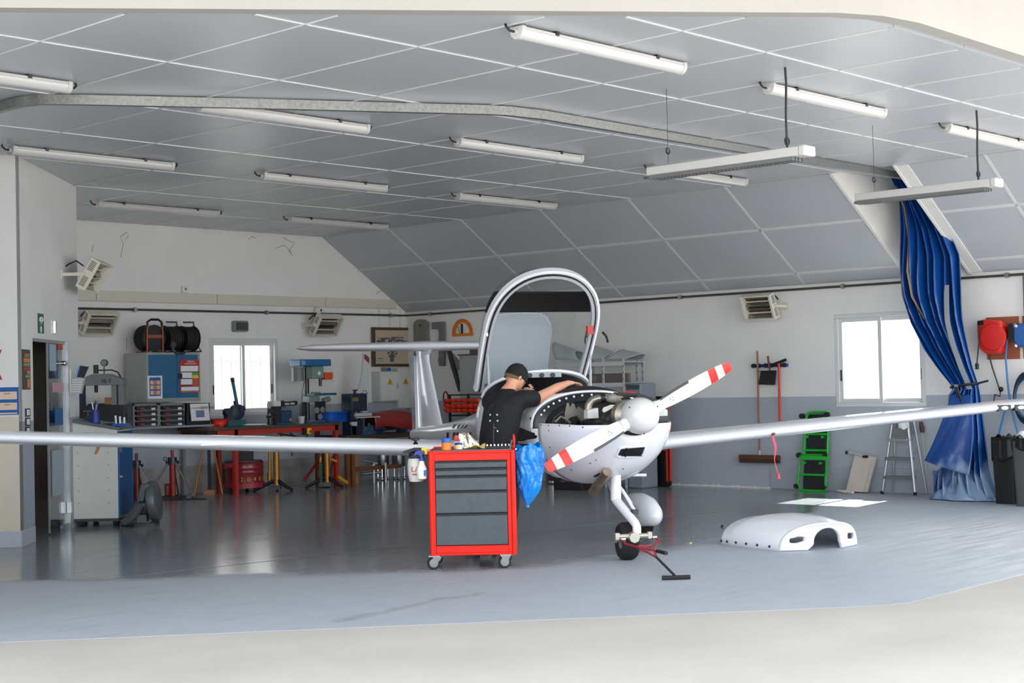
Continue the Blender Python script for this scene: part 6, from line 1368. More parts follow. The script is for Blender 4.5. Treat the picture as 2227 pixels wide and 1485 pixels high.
# lower cowl
def half(f, hw, zc, zb, n=28, up=0.0):
    out = []; p = float(np.interp(-f, [0, .3, .56], [2.0, 2.15, 2.6]))
    for i in range(n+1):
        t = PI-up+(PI+2*up)*i/n; c, s = math.cos(t), math.sin(t)
        out.append((f, hw*math.copysign(abs(c)**(2/p), c), zc+(zc-zb)*math.copysign(abs(s)**(2/p), s)))
    return out
LC = [(.21, .165, 1.13, 1.035), (.18, .24, 1.13, .972), (.12, .33, 1.13, .90), (.03, .41, 1.13, .81), (-.1, .465, 1.135, .72), (-.28, .51, 1.14, .655), (-.5, .545, 1.14, .613), (-.56, .553, 1.14, .608)]
b = MB(); b.loft([half(*s) for s in LC], closed=False, cap0=False, cap1=False)
cowl = b.build('lower_cowling', AWHT, AC, solid=.012, label='white lower engine cowling'); cowl_bvh = BVHTree.FromPolygons([Vector(v) for v in b.v], b.f)
def hit(bvh, x, y, off=.002):
    d = ray(x, y); o = aloc(CP); dl = Vector((d@AFv, d@ALv, d[2])).normalized(); h = bvh.ray_cast(o, dl)
    if h[0] is None: return None
    n = h[1].normalized(); n = -n if n.dot(dl) > 0 else n
    return h[0]+n*off
def decal(name, bvh, quads, mat, parent, n=8, off=.009, label=None):
    b = MB()
    for q in quads:
        G = []; ok = True
        for j in range(n+1):
            for i in range(n+1):
                u, v = i/n, j/n; x = (q[0][0]*(1-u)+q[1][0]*u)*(1-v)+(q[3][0]*(1-u)+q[2][0]*u)*v; y = (q[0][1]*(1-u)+q[1][1]*u)*(1-v)+(q[3][1]*(1-u)+q[2][1]*u)*v
                h = hit(bvh, x, y, off); G.append(h)
        vs = [g if g else Vector((0, 0, 0)) for g in G]; fs = []
        for j in range(n):
            for i in range(n):
                k = (j*(n+1)+i, j*(n+1)+i+1, (j+1)*(n+1)+i+1, (j+1)*(n+1)+i)
                if all(G[m] for m in k): fs.append(k)
        b.add(vs, fs)
    if b.f: return b.build(name, mat, parent, label=label)
decal('arrow_stripe', fus_bvh, [[(1110, 921), (1128, 928), (1187, 950), (1110, 958)], [(1110, 958), (1187, 950), (1150, 955), (1140, 959)]], ABLK, fus, label='black arrow on the fuselage side')
decal('arrow_stripe', fus_bvh, [[(1110, 962), (1170, 967), (1187, 983), (1110, 992)]], ABLK, fus, label='black arrow point low on the fuselage')
# maker's name
h = hit(fus_bvh, 1169, 913, .008)
if h:
    text('Diamond', .03, ABLK, fus, h, (PI/2, 0, 0), 'CENTER', sx=1.25); 
    b = MB(); c_ = hit(fus_bvh, 1156, 911, .009); b.ell(c_, (.014, .006, .014), 10, 6); b.build('emblem_dot', ABLK, fus)
# registration bars on the tail boom
decal('registration_mark', fus_bvh, [[(x, 957), (x+4.5, 957), (x+6, 940), (x+1, 940)] for x in (972, 986, 993, 1000, 1007, 1014, 1021)]+[[(x, 932), (x+5, 931), (x+10, 923), (x+5, 924)] for x in (984, 994, 1002, 1010)], ABLK, fus, n=5, label='black registration letters on the tail boom')
# belly outlet step
b = MB(); b.box(-.9, -.60, -.34, .34, .625, .68); b.build('outlet_box', ABLK, cowl)
# cockpit lining, glareshield, roll bar, seats
b = MB(); b.loft([sect(s[0], s[1]-.03, s[2]-.03, s[3]+.04, s[4], min(s[5], 84)) for s in ST[4:13]], closed=False, cap0=False, cap1=False); b.build('cockpit_lining', ABLK, AC)
b = MB(); rg = []
for f, hw, zt in ((-.70, .50, 1.40), (-.80, .54, 1.435), (-.95, .54, 1.45), (-1.12, .53, 1.44), (-1.25, .52, 1.41)):
    rg.append([(f, hw*math.copysign(abs(math.cos(t))**.85, math.cos(t)), 1.08+(zt-1.08)*max(0.0, math.sin(t))**.8) for t in [PI*i/20 for i in range(21)]])
b.loft(rg); b.build('glareshield', M('glareshield_black', (20, 20, 21), .75, var=.12), AC)
b = MB(); arc_ = [(-1.70-.38*(1-math.sin(t)), .535*math.cos(t), 1.36+.235*max(0.0, math.sin(t))**.75) for t in [PI*i/24 for i in range(25)]]
b.tube(arc_, .016, 8); rb = b.build('rear_arch', AWHT, AC)
b = MB(); b.loft([[Vector(p)+Vector((-.01, 0, -.012)) for p in arc_], [(-2.12, .545*math.cos(t), 1.2+.385*max(0, math.sin(t))**.75) for t in [PI*i/24 for i in range(25)]]], closed=False, cap0=False, cap1=False); b.build('rear_deck', AWHT, AC, solid=.01)
b = MB(); b.loft([[Vector(p)+Vector((-.02, 0, -.03)) for p in arc_], [(-2.05, .5*math.cos(t), 1.0) for t in [PI*i/24 for i in range(25)]]], closed=False, cap0=False, cap1=False); b.build('rear_bulkhead', ABLK, AC)
b = MB(); b.box(-1.70, -1.68, -.26, .12, 1.535, 1.585); ip = b.build('vent_strip', AGREY, AC)
for y in (-.2, -.08, .03): b = MB(); b.cyl((-1.68, y, 1.555), (-1.665, y, 1.555), .022, n=12); b.build('vent_hole', ABLK, ip)
for s in (-.27, .27):
    b = MB(); b.loft([[(-1.55, s-.2, .85), (-1.55, s+.2, .85), (-1.7, s+.2, .8), (-1.7, s-.2, .8)], [(-1.86, s-.18, 1.34), (-1.86, s+.18, 1.34), (-1.96, s+.18, 1.3), (-1.96, s-.18, 1.3)]]); b.box(-1.6, -1.15, s-.2, s+.2, .8, .88); b.build('seat', M('seat_black', (26, 25, 25), .7), AC, bevel=.02)
# firewall, flange with rivets, engine
b = MB(); fw_ = [(0, .52*math.cos(t), 1.1+.28*math.sin(t)**.85 if math.sin(t) > 0 else 1.1+.46*math.sin(t)) for t in [2*PI*i/40 for i in range(40)]]
b.loft([[(-.735, y, z) for _, y, z in fw_], [(-.728, y, z) for _, y, z in fw_]]); b.build('firewall', M('firewall_dark', (58, 58, 62), .5, var=.15), AC)
b = MB(); R_ = []
for i in range(31):
    t = PI*i/30; s = max(0, math.sin(t))**.85; c = math.copysign(abs(math.cos(t))**.9, math.cos(t))
    R_.append([(-.725, .55*c, 1.1+.295*s), (-.66, .545*c, 1.1+.29*s), (-.62, .47*c, 1.1+.225*s), (-.70, .47*c, 1.1+.225*s)])
b.loft(R_); fl_ = b.build('firewall_flange', M('flange_blue_black', (18, 22, 30), .35), AC)
b = MB()
for i in range(8, 19):
    t = PI*(i+.5)/21+.02; s = math.sin(t)**.85; c = math.copysign(abs(math.cos(t))**.9, math.cos(t)); b.ell((-.645, .52*c, 1.1+.27*s), (.011, .011, .011), 8, 6)
b.build('rivets', WHITE, fl_, stuff=True)
b = MB(); b.tube([(-.71, .558*math.copysign(abs(math.cos(t))**.9, math.cos(t)), 1.1+.3*max(0, math.sin(t))**.85) for t in [PI*i/30 for i in range(31)]], .012, 6); b.build('cowl_joint_lip', AWHT, AC)
EB = M('engine_black', (20, 20, 20), .5, var=.3, scale=20); EM = M('engine_metal', (156, 150, 138), .35, metal=.8, var=.25, scale=14)
b = MB(); b.box(-.6, .02, -.2, .22, .86, 1.16); eng = b.build('engine_block', EB, AC, bevel=.03)
b = MB()
for s in (-1, 1):
    for f in (-.48, -.2): b.cyl((f, s*.18, 1.02), (f, s*.36, 1.02), .075, n=14)
b.build('cylinder', EB, eng)
b = MB(); b.lathe([(.09, 0), (.13, .02), (.13, .1), (.08, .14)], (.0, 0, 1.2), (1, 0, 0), 20); b.build('gearbox', EM, eng)
b = MB(); pp = [AF(1279, 893, -.35), AF(1280, 880, -.35), AF(1287, 871, -.35), AF(1300, 866, -.35), AF(1325, 864, -.32)]; b.tube(pp, .034, 12); b.build('intake_pipe', EM, AC)
b = MB(); p0, p1 = AF(1306, 866, -.34), AF(1316, 865, -.33); b.cyl(p0, p1, .04); b.build('hose_clamp', EB, AC)
b = MB(); b.ell(AF(1338, 866, -.3), (.06, .09, .045), 14, 8); b.build('airbox', M('airbox_grey', (136, 134, 122), .5, var=.25, scale=18), AC)
b = MB(); q = [AF(*p, -.22) for p in ((1278, 892), (1301, 887), (1302, 909), (1278, 910))]; b.loft([[v+Vector((0, 0, 0)) for v in q], [v+Vector((-.08, 0, 0)) for v in q]]); b.build('white_reservoir', M('reservoir_white', (206, 206, 206), .4, var=.08, scale=20), AC)
b = MB(); c_ = AF(1333, 916, -.12); b.lathe([(.02, .05), (.045, .045), (.075, .03), (.085, 0), (.085, -.08)], c_, (1, 0, 0), 20); al = b.build('alternator', EB, AC)
b = MB(); b.cyl(c_+Vector((.04, 0, 0)), c_+Vector((.07, 0, 0)), .02, n=10); b.build('pulley_nut', STEEL, al)
b = MB(); q = [AF(*p, -.08) for p in ((1311, 893), (1314, 886), (1330, 880), (1336, 880), (1337, 884), (1322, 893), (1314, 897))]; b.loft([q, [v+Vector((-.02, 0, 0)) for v in q]]); b.build('mount_bracket', M('bracket_white', (224, 222, 214), .4), AC)
b = MB(); q = [AF(*p, -.46) for p in ((1228, 900), (1233, 876), (1237, 876), (1240, 887), (1244, 877), (1248, 877), (1253, 890), (1258, 884), (1268, 890), (1276, 905), (1277, 929), (1270, 930), (1264, 915), (1250, 905), (1240, 908), (1230, 920))]; b.loft([q, [v+Vector((-.006, 0, 0)) for v in q]]); b.build('heat_shield', M('heat_shield_grey', (108, 106, 98), .45, metal=.4, var=.15), AC)
for k, pts in enumerate(([(1200, 925), (1205, 908), (1215, 900), (1224, 895)], [(1207, 918), (1220, 906), (1228, 910), (1240, 920)], [(1252, 905), (1262, 915), (1268, 928)], [(1340, 884), (1350, 878), (1352, 870)], [(1352, 868), (1368, 862), (1385, 860)], [(1302, 920), (1312, 926), (1318, 918)])):
    b = MB(); b.tube([AF(x, y, -.42 if k < 3 else -.2) for x, y in pts], .011, 6); b.build('engine_hose', EM if k % 2 else EB, AC)
b = MB(); b.tube([AF(x, y, -.35) for x, y in ((1348, 857), (1365, 853), (1382, 856), (1390, 862))], .014, 6); b.build('red_duct', M('duct_red', (170, 50, 34), .4), AC)
b = MB(); q = [AF(*p, -.25) for p in ((1340, 853), (1390, 855), (1430, 868), (1455, 885), (1462, 905), (1462, 925), (1452, 926), (1448, 900), (1425, 876), (1385, 864), (1342, 860))]; b.loft([q, [v+Vector((-.06, 0, 0)) for v in q]]); b.build('baffle', EB, AC)
b = MB(); q = [AF(*p, -.15) for p in ((1422, 906), (1452, 904), (1455, 925), (1428, 928))]; b.loft([q, [v+Vector((-.12, 0, 0)) for v in q]]); b.build('oil_radiator', M('radiator_dark', (44, 52, 54), .5, var=.2), AC)
b = MB(); q = [AF(*p, -.16) for p in ((1428, 893), (1446, 888), (1452, 892), (1452, 904), (1430, 905))]; b.loft([q, [v+Vector((-.1, 0, 0)) for v in q]]); b.build('expansion_tank', MATS['reservoir_white'], AC)
b = MB(); b.box(-.7, -.25, -.36, .36, .9, 1.04); b.build('engine_bay_floor', EB, AC)
# cowl fasteners
b = MB()
for x, y in ((1194, 925), (1218, 925), (1240, 926), (1268, 929), (1195, 936), (1197, 972), (1178, 924), (1296, 999), (1284, 1006), (1243, 1020), (1320, 1018), (1355, 1018)):
    h = hit(cowl_bvh, x, y, .005) or hit(fus_bvh, x, y, .007)
    if h: b.ell(h, (.007, .007, .007), 8, 6)
b.build('fasteners', ABLK, cowl, stuff=True)
# air inlet under the spinner, following the cowl skin
ipx = ((1342, 988), (1349, 974), (1362, 970), (1402, 969), (1398, 980), (1393, 988), (1374, 992), (1346, 992)); icx = sum(p[0] for p in ipx)/8; icy = sum(p[1] for p in ipx)/8
def iring(k, off): return [hit(cowl_bvh, icx+(x-icx)*k, icy+(y-icy)*k, off) or AF(x, y, .12) for x, y in ipx]
b = MB(); b.loft([iring(1.22, -.004), iring(1.12, .016), iring(1.0, .018), iring(.97, .004)], cap0=False, cap1=False); inl = b.build('air_inlet', AWHT, AC)
decal('inlet_core', cowl_bvh, [[(1347, 975), (1401, 970), (1394, 988), (1344, 988)]], M('inlet_black', (20, 20, 22), .6), inl, n=10, off=.012)
for k in range(4):
    y = 974.5+k*4.2; pts = [hit(cowl_bvh, x, y+.25*(k-1), .018) for x in (1350, 1362, 1374, 1386, 1395)]; pts = [p for p in pts if p]
    if len(pts) > 1: b = MB(); b.tube(pts, .0035, 5); b.build('inlet_vane', DSTEEL, inl)
p0, p1 = hit(cowl_bvh, 1362, 972, .017), hit(cowl_bvh, 1359, 990, .017)
if p0 and p1: b = MB(); b.tube([p0, p1], .006, 6); b.build('inlet_post', DSTEEL, inl)
# exhaust stub, step, nose gear
b = MB(); p0, p1 = Vector((-.03, -.15, .735)), Vector((-.36, -.15, .545)); b.cyl(p1, p0, .04, n=18); ex = b.build('exhaust_pipe', M('exhaust_metal', (150, 134, 118), .4, metal=.8, var=.35, scale=10), AC)
b = MB(); d_ = (p0-p1).normalized(); b.cyl(p1-d_*.003, p1+d_*.02, .034, n=18); b.build('exhaust_bore', EB, ex)
b = MB(); q = [AF(*p, -.05) for p in ((1290, 1034), (1303, 1027), (1324, 1026), (1316, 1036), (1300, 1041))]; cc = sum(q, Vector())/5
q = [hit(cowl_bvh, *PR(awld(v))[:2], .007) or v for v in q]; b.add(q, [(0, 1, 2, 3, 4)]); b.build('exhaust_cutout', ABLK, cowl, solid=.002)
b = MB(); b.tube([AF(1376, 1033, -1.0), AF(1405, 1033, -1.0)], .014, 8); b.build('boarding_step', AWHT, AC)
b = MB(); b.cyl((-.2, 0, .70), (-.21, 0, .48), .045, n=14); b.tube([(-.21, 0, .5), (-.19, 0, .47), (.17, 0, .315), (.2, 0, .29), (.2, 0, .235)], [.04, .04, .036, .036, .036], 14); b.loft([[(-.21, -.012, .5), (-.21, .012, .5), (-.25, .012, .5), (-.25, -.012, .5)], [(-.2, -.012, .68), (-.2, .012, .68), (-.42, .012, .68), (-.42, -.012, .68)]]); ng = b.build('nose_gear_leg', AWHT, AC)
b = MB(); b.cyl((-.14, .03, .57), (.06, .05, .405), .013, n=8); b.build('shock_rod', AWHT, ng)
b = MB(); b.box(.04, .09, .02, .07, .38, .42).cyl((.03, .0, .39), (.03, .08, .39), .01); b.build('rod_clamp', DSTEEL, ng)
AXM = M('axle_metal', (188, 184, 170), .4, metal=.6, var=.08)
STEER = Matrix.Rotation(math.radians(-9), 4, 'Z')
b = MB(); b.T = STEER; b.cyl((.2, -.125, .215), (.2, .125, .215), .02, n=12).cyl((.17, 0, .205), (.245, 0, .205), .045, n=8).box(.18, .22, -.155, -.12, .19, .245).box(.18, .22, .12, .155, .19, .245); b.build('axle_fork', AXM, ng, bevel=.002)
b = MB(); b.T = STEER
for s in (-1, 1): b.tube([(.2, s*.13, .21), (.1, s*.105, .18), (0, s*.1, .155)], .015, 8)
b.build('fork_arm', AXM, ng)
def wheel(par, c, R, wd, T=None):
    b = MB(); b.T = T; b.lathe([(R*.42, -wd*.4), (R*.6, -wd*.47), (R*.86, -wd*.5), (R*.97, -wd*.36), (R, -wd*.15), (R, wd*.15), (R*.97, wd*.36), (R*.86, wd*.5), (R*.6, wd*.47), (R*.42, wd*.4)], c, (0, 1, 0), 32); ty = b.build('tyre', RUBBER, par)
    b = MB(); b.T = T
    for k in (-.22, -.07, .07, .22): b.tube([(c[0]+R*.998*math.cos(a), c[1]+k*wd, c[2]+R*.998*math.sin(a)) for a in [2*PI*i/32 for i in range(32)]], .0025, 4, closed=True)
    b.build('tread_groove', BLACK, ty)
    b = MB(); b.T = T; b.lathe([(.01, -wd*.44), (R*.38, -wd*.42), (R*.44, -wd*.38), (R*.44, wd*.38), (R*.38, wd*.42), (.01, wd*.44)], c, (0, 1, 0), 20); b.build('wheel_rim', ALU, par)
wheel(ng, (0, 0, .156), .156, .145, STEER)
for s in (-1, 1):
    c = (-1.50, s*.83, .165)
    b = MB(); b.tube([(-1.5, s*.3, .70), (-1.5, s*.55, .56), (-1.5, s*.76, .28), (-1.5, s*.8, .2)], [.05, .045, .035, .03], 10, flat=.45); mg = b.build('main_gear_leg', AWHT, AC)
    wheel(mg, c, .165, .12)
    b = MB(); R_ = []
    for x, r, z, ry in ((.34, .01, .22, .01), (.325, .05, .225, .045), (.27, .1, .235, .09), (.15, .15, .25, .12), (0, .165, .26, .125), (-.18, .145, .27, .115), (-.38, .09, .29, .07), (-.55, .03, .31, .02)):
        R_.append([(c[0]+x, c[1]+ry*math.cos(t), max(z+r*math.sin(t), .125)) for t in [2*PI*i/24 for i in range(24)]])
    b.loft(R_); fg = b.build('wheel_fairing', M('fairing_white', (222, 224, 228), .25, var=.015, coat=.4), mg)
    b = MB(); b.tube([(c[0]+.17, c[1]-s*.11, .12), (c[0]+.17, c[1]-s*.115, .22), (c[0]+.15, c[1]-s*.11, .31), (c[0]+.05, c[1]-s*.115, .33)], .0025, 4); b.build('panel_seam', AGREY, fg)
# propeller
PX = .33
prp = MB(); prp.lathe([(.146, -.04), (.15, 0), (.149, .04), (.14, .09), (.118, .135), (.085, .168), (.04, .186), (.004, .19)], (PX-.03, 0, 1.2), (1, 0, 0), 36)
prop = prp.build('propeller', M('spinner_grey_white', (206, 207, 207), .35, var=.03, coat=.3), AC, label='white two blade propeller with round spinner')
b = MB()
for a in (30, 150, 270): b.ell((PX+.06, .145*math.cos(math.radians(a)), 1.2+.145*math.sin(math.radians(a))), (.006, .006, .006), 8, 6)
b.build('spinner_screw', ABLK, prop, stuff=True)
tip = AF(1589, 795, PX); ct = Vector((PX, 0, 1.2)); ang = math.atan2(tip.z-1.2, tip.y); Rb = math.hypot(tip.y, tip.z-1.2)
BW, BR = M('blade_white', (228, 229, 230), .3, var=.015, coat=.3), M('blade_red', (222, 34, 26), .35, var=.03)
def blade(a, s_lead):
    # s_lead: side of the leading edge strip
    ca, sa = math.cos(a), math.sin(a); er = Vector((0, ca, sa)); et = Vector((0, -sa, ca))
    st = [(.12, .085, .035), (.2, .1, .03), (.3, .118, .024), (.45, .128, .018), (.6, .124, .014), (.70, .114, .011), (.775, .106, .01), (.81, .098, .009), (.845, .09, .008), (Rb-.004, .066, .006), (Rb, .05, .004)]
    def pt(r, ch, th, u, side):
        ch = ch*1.14
        tw = math.radians(38-30*r)*s_lead; x = (u-.5)*ch
        return ct+er*r+et*(x*math.cos(tw))+Vector((x*math.sin(tw)*.8+side*th*.5*max(0.0, math.sin(PI*u))**.6, 0, 0))
    rings = [[pt(r, ch, th, i/8, 1) for i in range(9)]+[pt(r, ch, th, i/8, -1) for i in range(7, 0, -1)] for r, ch, th in st]
    b = MB()
    for k in range(len(rings)-1):
        rm = (st[k][0]+st[k+1][0])/2; b.mat(1 if .70 < rm < .775 or rm > .845 else 0)
        b.loft(rings[k:k+2], True, k == 0, k == len(rings)-2)
    bl = b.build('blade', [BW, BR], prop)
    b = MB(); R_ = []
    for r, ch, th in ((.2, .1, .03), (.3, .118, .024), (.4, .126, .02), (.5, .128, .017)):
        u0, u1 = (.86, 1.03) if s_lead > 0 else (-.03, .14)
        R_.append([pt(r, ch, th, u0, 1)+Vector((.002, 0, 0)), pt(r, ch, th, u1, 0)+Vector((.004, 0, 0)), pt(r, ch, th, u1, 0)-Vector((.004, 0, 0)), pt(r, ch, th, u0, -1)-Vector((.004, 0, 0))])
    b.loft(R_); b.build('edge_strip', M('strip_grey_black', (62, 58, 68), .4), bl)
    b = MB(); b.lathe([(.05, .1), (.055, .16), (.045, .19)], ct, er, 14); b.build('blade_root', BW, bl)
    b = MB(); cc = pt(.31, .118, .024, .5, 1)+Vector((.004, 0, 0))
    for k in range(3):
        q_ = 2*PI*k/3+.5; v = er*math.cos(q_)+et*math.sin(q_); v2 = er*math.cos(q_+2.2)+et*math.sin(q_+2.2); b.add([cc+v*.006, cc+v*.028, cc+v*.02+v2*.012], [(0, 1, 2)])
    b.build('green_logo', M('logo_green', (40, 150, 110), .5), bl, solid=.001)
blade(ang, 1.0); blade(ang+PI, 1.0)
# wings
def airfoil(n=22):
    up, lo = [], []
    for i in range(n+1):
        x = (1-math.cos(PI*i/n))/2; t = 5*(.2969*math.sqrt(x)-.1260*x-.3516*x*x+.2843*x**3-.1036*x**4); up.append((x, t)); lo.append((x, -t))
    return up[::-1]+lo[1:-1]
AFO = airfoil()
for s in (-1, 1):
    st = [(.42, -.88, 1.30, .165, .89), (.7, -.97, 1.22, .160, .90), (1.2, -1.0, 1.16, .150, .928), (2.6, -1.0, 1.06, .135, 1.012), (4.0, -1.02, .95, .117, 1.096), (4.9, -1.05, .86, .108, 1.15), (5.25, -1.09, .76, .09, 1.171), (5.40, -1.17, .6, .055, 1.18), (5.44, -1.28, .4, .012, 1.182)]
    b = MB(); R_ = [[(f-x*ch, s*y, z+zz*th-.05*x*x*ch*.6) for x, zz in AFO] for y, f, ch, th, z in st]
    b.loft(R_); wg = b.build('wing', AWHT, AC, label='%s wing' % ('right' if s < 0 else 'left'))
    y0 = 3.15 if s < 0 else 3.3
    b = MB(); b.box(-1.012, -1.0, s*y0-.2, s*y0+.2, .99+.06*(y0-2.4), 1.0+.06*(y0-2.4)); b.build('stall_strip', AWHT, wg)
    for y in (2.15, 2.4, 3.9): b = MB(); b.box(-1.95, -1.90, s*y-.008, s*y+.008, .735+.06*y, .79+.06*y); b.build('hinge_bracket', DSTEEL, wg)
    if s > 0:
        for y in (4.63, 4.83):
            b = MB(); b.box(-1.10, -1.038, y-.075, y+.075, 1.095, 1.155); ll = b.build('landing_light', ABLK, wg); b = MB(); b.ell((-1.045, y, 1.125), (.012, .055, .026), 12, 8); b.build('light_lens', CHROME, ll)
# pitot cover ribbon
b = MB(); p0, p1 = AF(1680, 946, -1.02), AF(1693, 1036, -1.02)
b.tube([p0, p0*.7+p1*.3+Vector((.01, .01, 0)), p0*.4+p1*.6-Vector((.01, .012, 0)), p1], [.012, .012, .004, .003], 6, flat=.3); b.cyl(p1-Vector((0, 0, .02)), p1+Vector((0, 0, .03)), .018, .008, n=8); rbn = b.build('warning_ribbon', M('ribbon_red', (236, 64, 92), .5), AC, label='pinkish red ribbon hanging from the left wing')
b = MB(); b.cyl(p0+Vector((-.05, 0, .01)), p0+Vector((.03, 0, .01)), .014, n=8); b.build('probe_cover', DSTEEL, rbn)
# tail
def fin_ring(z, f0, f1, th): return [(f0-(f0-f1)*x, zz*th, z) for x, zz in AFO]
b = MB(); b.loft([fin_ring(.86, -4.85, -6.0, .11), fin_ring(1.02, -5.12, -6.0, .105), fin_ring(1.4, -5.36, -6.03, .095), fin_ring(1.75, -5.58, -6.06, .085), fin_ring(1.84, -5.60, -6.08, .1), fin_ring(1.92, -5.45, -6.12, .12)]); b.build('fin', AWHT, AC)
b = MB(); b.loft([[(-6.01, .045, .84), (-6.3, .006, .86), (-6.3, -.006, .86), (-6.01, -.045, .84)], [(-6.07, .038, 1.84), (-6.34, .006, 1.84), (-6.34, -.006, 1.84), (-6.07, -.038, 1.84)]]); b.build('rudder', M('rudder_gloss', (206, 208, 210), .12, metal=.35, var=.06), AC)
for s in (-1, 1):
    b = MB(); R_ = []
    for y, f, ch, th, z in ((0, -5.42, .82, .125, 1.945), (.3, -5.46, .77, .11, 1.945), (1.0, -5.53, .66, .09, 1.945), (1.35, -5.57, .58, .075, 1.945), (1.46, -5.66, .44, .045, 1.945), (1.5, -5.8, .24, .012, 1.945)):
        R_.append([(f-x*ch, s*y, z+zz*th) for x, zz in AFO])
    b.loft(R_); b.build('tailplane', AWHT, AC)
# open canopy: rim plane coordinates (a up the rim, y lateral, c away behind it)
CB = Vector((-2.2, 0, 1.45)); ea = Vector((.55, 0, .835)).normalized(); ec = Vector((-.835, 0, .55)).normalized()
LC_ = (Vector((-1.5, 0, 2.51))-CB).length
def CP3(a, y, c): return CB+ea*a+Vector((0, y, 0))+ec*c
def rimhw(a):
    k = a/LC_; 
    if k < .45: return .545+.02*math.sin(PI*k/.9)
    t = (k-.45)/.55; return .565*max(0.0, 1-t**2.6)**(1/2.1)
rim = [(LC_*(.45*i/10)) for i in range(10)]+[LC_*(.45+.55*math.sin(PI/2*i/16)) for i in range(17)]
rp = [CP3(a, -rimhw(a), 0) for a in rim]+[CP3(a, rimhw(a), 0) for a in rim[-2::-1]]
# lower ends of the rim point slightly down
rp = [CP3(-.04, -.55, 0)]+rp+[CP3(-.04, .55, 0)]
def strip(off0, off1, c0, c1):
    out = []
    N_ = len(rp); cen = CP3(.55, 0, 0)
    for i in range(N_):
        p = rp[i]; t = (rp[min(i+1, N_-1)]-rp[max(i-1, 0)]).normalized(); n = t.cross(ec).normalized()
        if n.dot(p-cen) < 0: n = -n
        out.append([p+n*off0+ec*c0, p+n*off1+ec*c0, p+n*off1+ec*c1, p+n*off0+ec*c1])
    return out
b = MB(); b.loft(strip(-.05, 0, .01, .045)); cf = b.build('canopy_frame', AWHT, AC, label='white rim of the open canopy')
b = MB(); b.loft(strip(-.07, -.036, -.006, .03)); b.build('canopy_seal', M('seal_grey', (168, 172, 176), .35), cf)
b = MB(); b.loft(strip(-.039, -.028, -.012, .012)); b.build('rubber_seal', BLACK, cf)
b = MB(); b.loft(strip(-.01, .012, -.004, .06)); b.build('outer_edge', CHROME if False else AWHT, cf)
def dome(a, th):
    # th 0..pi across; the dome runs from behind the hinge to the front lip
    k = min(1, a/LC_); w = rimhw(max(a, 0.0))-.03
    h = .50*max(0, 1-max(0, (k-.42)/.58)**2.0)**.62*(.88+.12*min(1, max(0, (k+.2))/.5))
    cs, sn = math.cos(th), max(0.0, math.sin(th))
    return CP3(a, -w*math.copysign(abs(cs)**.75, cs), .03+h*sn**.75)
def domepart(a0, a1, t0, t1, na, nt):
    b = MB(); b.grid(lambda u, v: dome(a0+(a1-a0)*v, t0+(t1-t0)*u), nt, na); return b
AT_ = LC_*.985
CG = glass_mat('canopy_glass', (.93, .95, .95), .3)
domepart(-.05, AT_, .0, PI, 30, 30).build('canopy_glass', CG, cf)
b = MB(); b.grid(lambda u, v: (lambda th: dome((.83-.30*max(0, math.sin(th))**.75)+.25*v, th)-ec*.008)(.08+(PI-.16)*u), 30, 10); b.build('sun_shade', M('shade_black', (16, 16, 17), .75), cf, solid=.006)
b = MB()
def roofp(u, v):
    # rounded panel inside the roof glass
    a0, a1, t0, t1 = -.24, .53, 1.05, 2.06
    du, dv = 2*u-1, 2*v-1
    p = dome(a0+(a1-a0)*v, t0+(t1+.14*(1-v)-t0)*u); return p-ec*.012
G = 48; vs = []; fs = []
vs = [roofp(i/G, j/G) for j in range(G+1) for i in range(G+1)]
def inside(i, j):
    u, v = (i+.5)/G, (j+.5)/G; du = max(0, (u-.7)/.3); dv = max(0, (v-.72)/.28); return du*du+dv*dv <= 1.0
fs = [(j*(G+1)+i, j*(G+1)+i+1, (j+1)*(G+1)+i+1, (j+1)*(G+1)+i) for j in range(G) for i in range(G) if inside(i, j)]
b.add(vs, fs); b.build('roof_panel', M('roof_panel_grey', (158, 166, 172), .45, var=.02), cf, solid=.008, label='light grey inner roof panel of the canopy')
for s, x0, y0, x1, y1 in ((-1, 1060, 768, 1064, 845), (1, 1284, 768, 1284, 841)):
    p0 = AL(x0, y0, s*.5); p1 = AL(x1, y1, s*.5); b = MB(); b.cyl(p0, p1, .009, n=8).cyl(p1, p1+(p0-p1)*.5, .014, n=8); b.build('gas_strut', LGREY, cf)
p = AL(1289, 715, .5); b = MB(); b.box(p.x-.02, p.x+.02, p.y-.06, p.y+.0, p.z-.05, p.z+.03); b.build('latch_red', M('latch_red_plastic', (176, 34, 26), .4), cf)
p = AL(1061, 728, -.52); b = MB(); b.cyl(p, p+Vector((.05, -.02, -.0)), .016, n=8); b.build('latch_knob', CHROME, cf)
p0, p1 = AL(1311, 723, .55), AL(1322, 744, .62); b = MB(); b.tube([p0, (p0+p1)/2+Vector((0, .01, .01)), p1], .012, 6); b.build('canopy_handle', BLACK, cf)
# etched ring sticker on the side glass
p = AL(1276, 740, .52); b = MB()
for r_ in (.05, .085): b.tube([(p.x+r_*.55*math.cos(t), p.y-.004, p.z+r_*math.sin(t)) for t in [2*PI*i/4 for i in range(4)]], .004, 4, closed=True)
b.build('window_sticker', DGREY, cf)

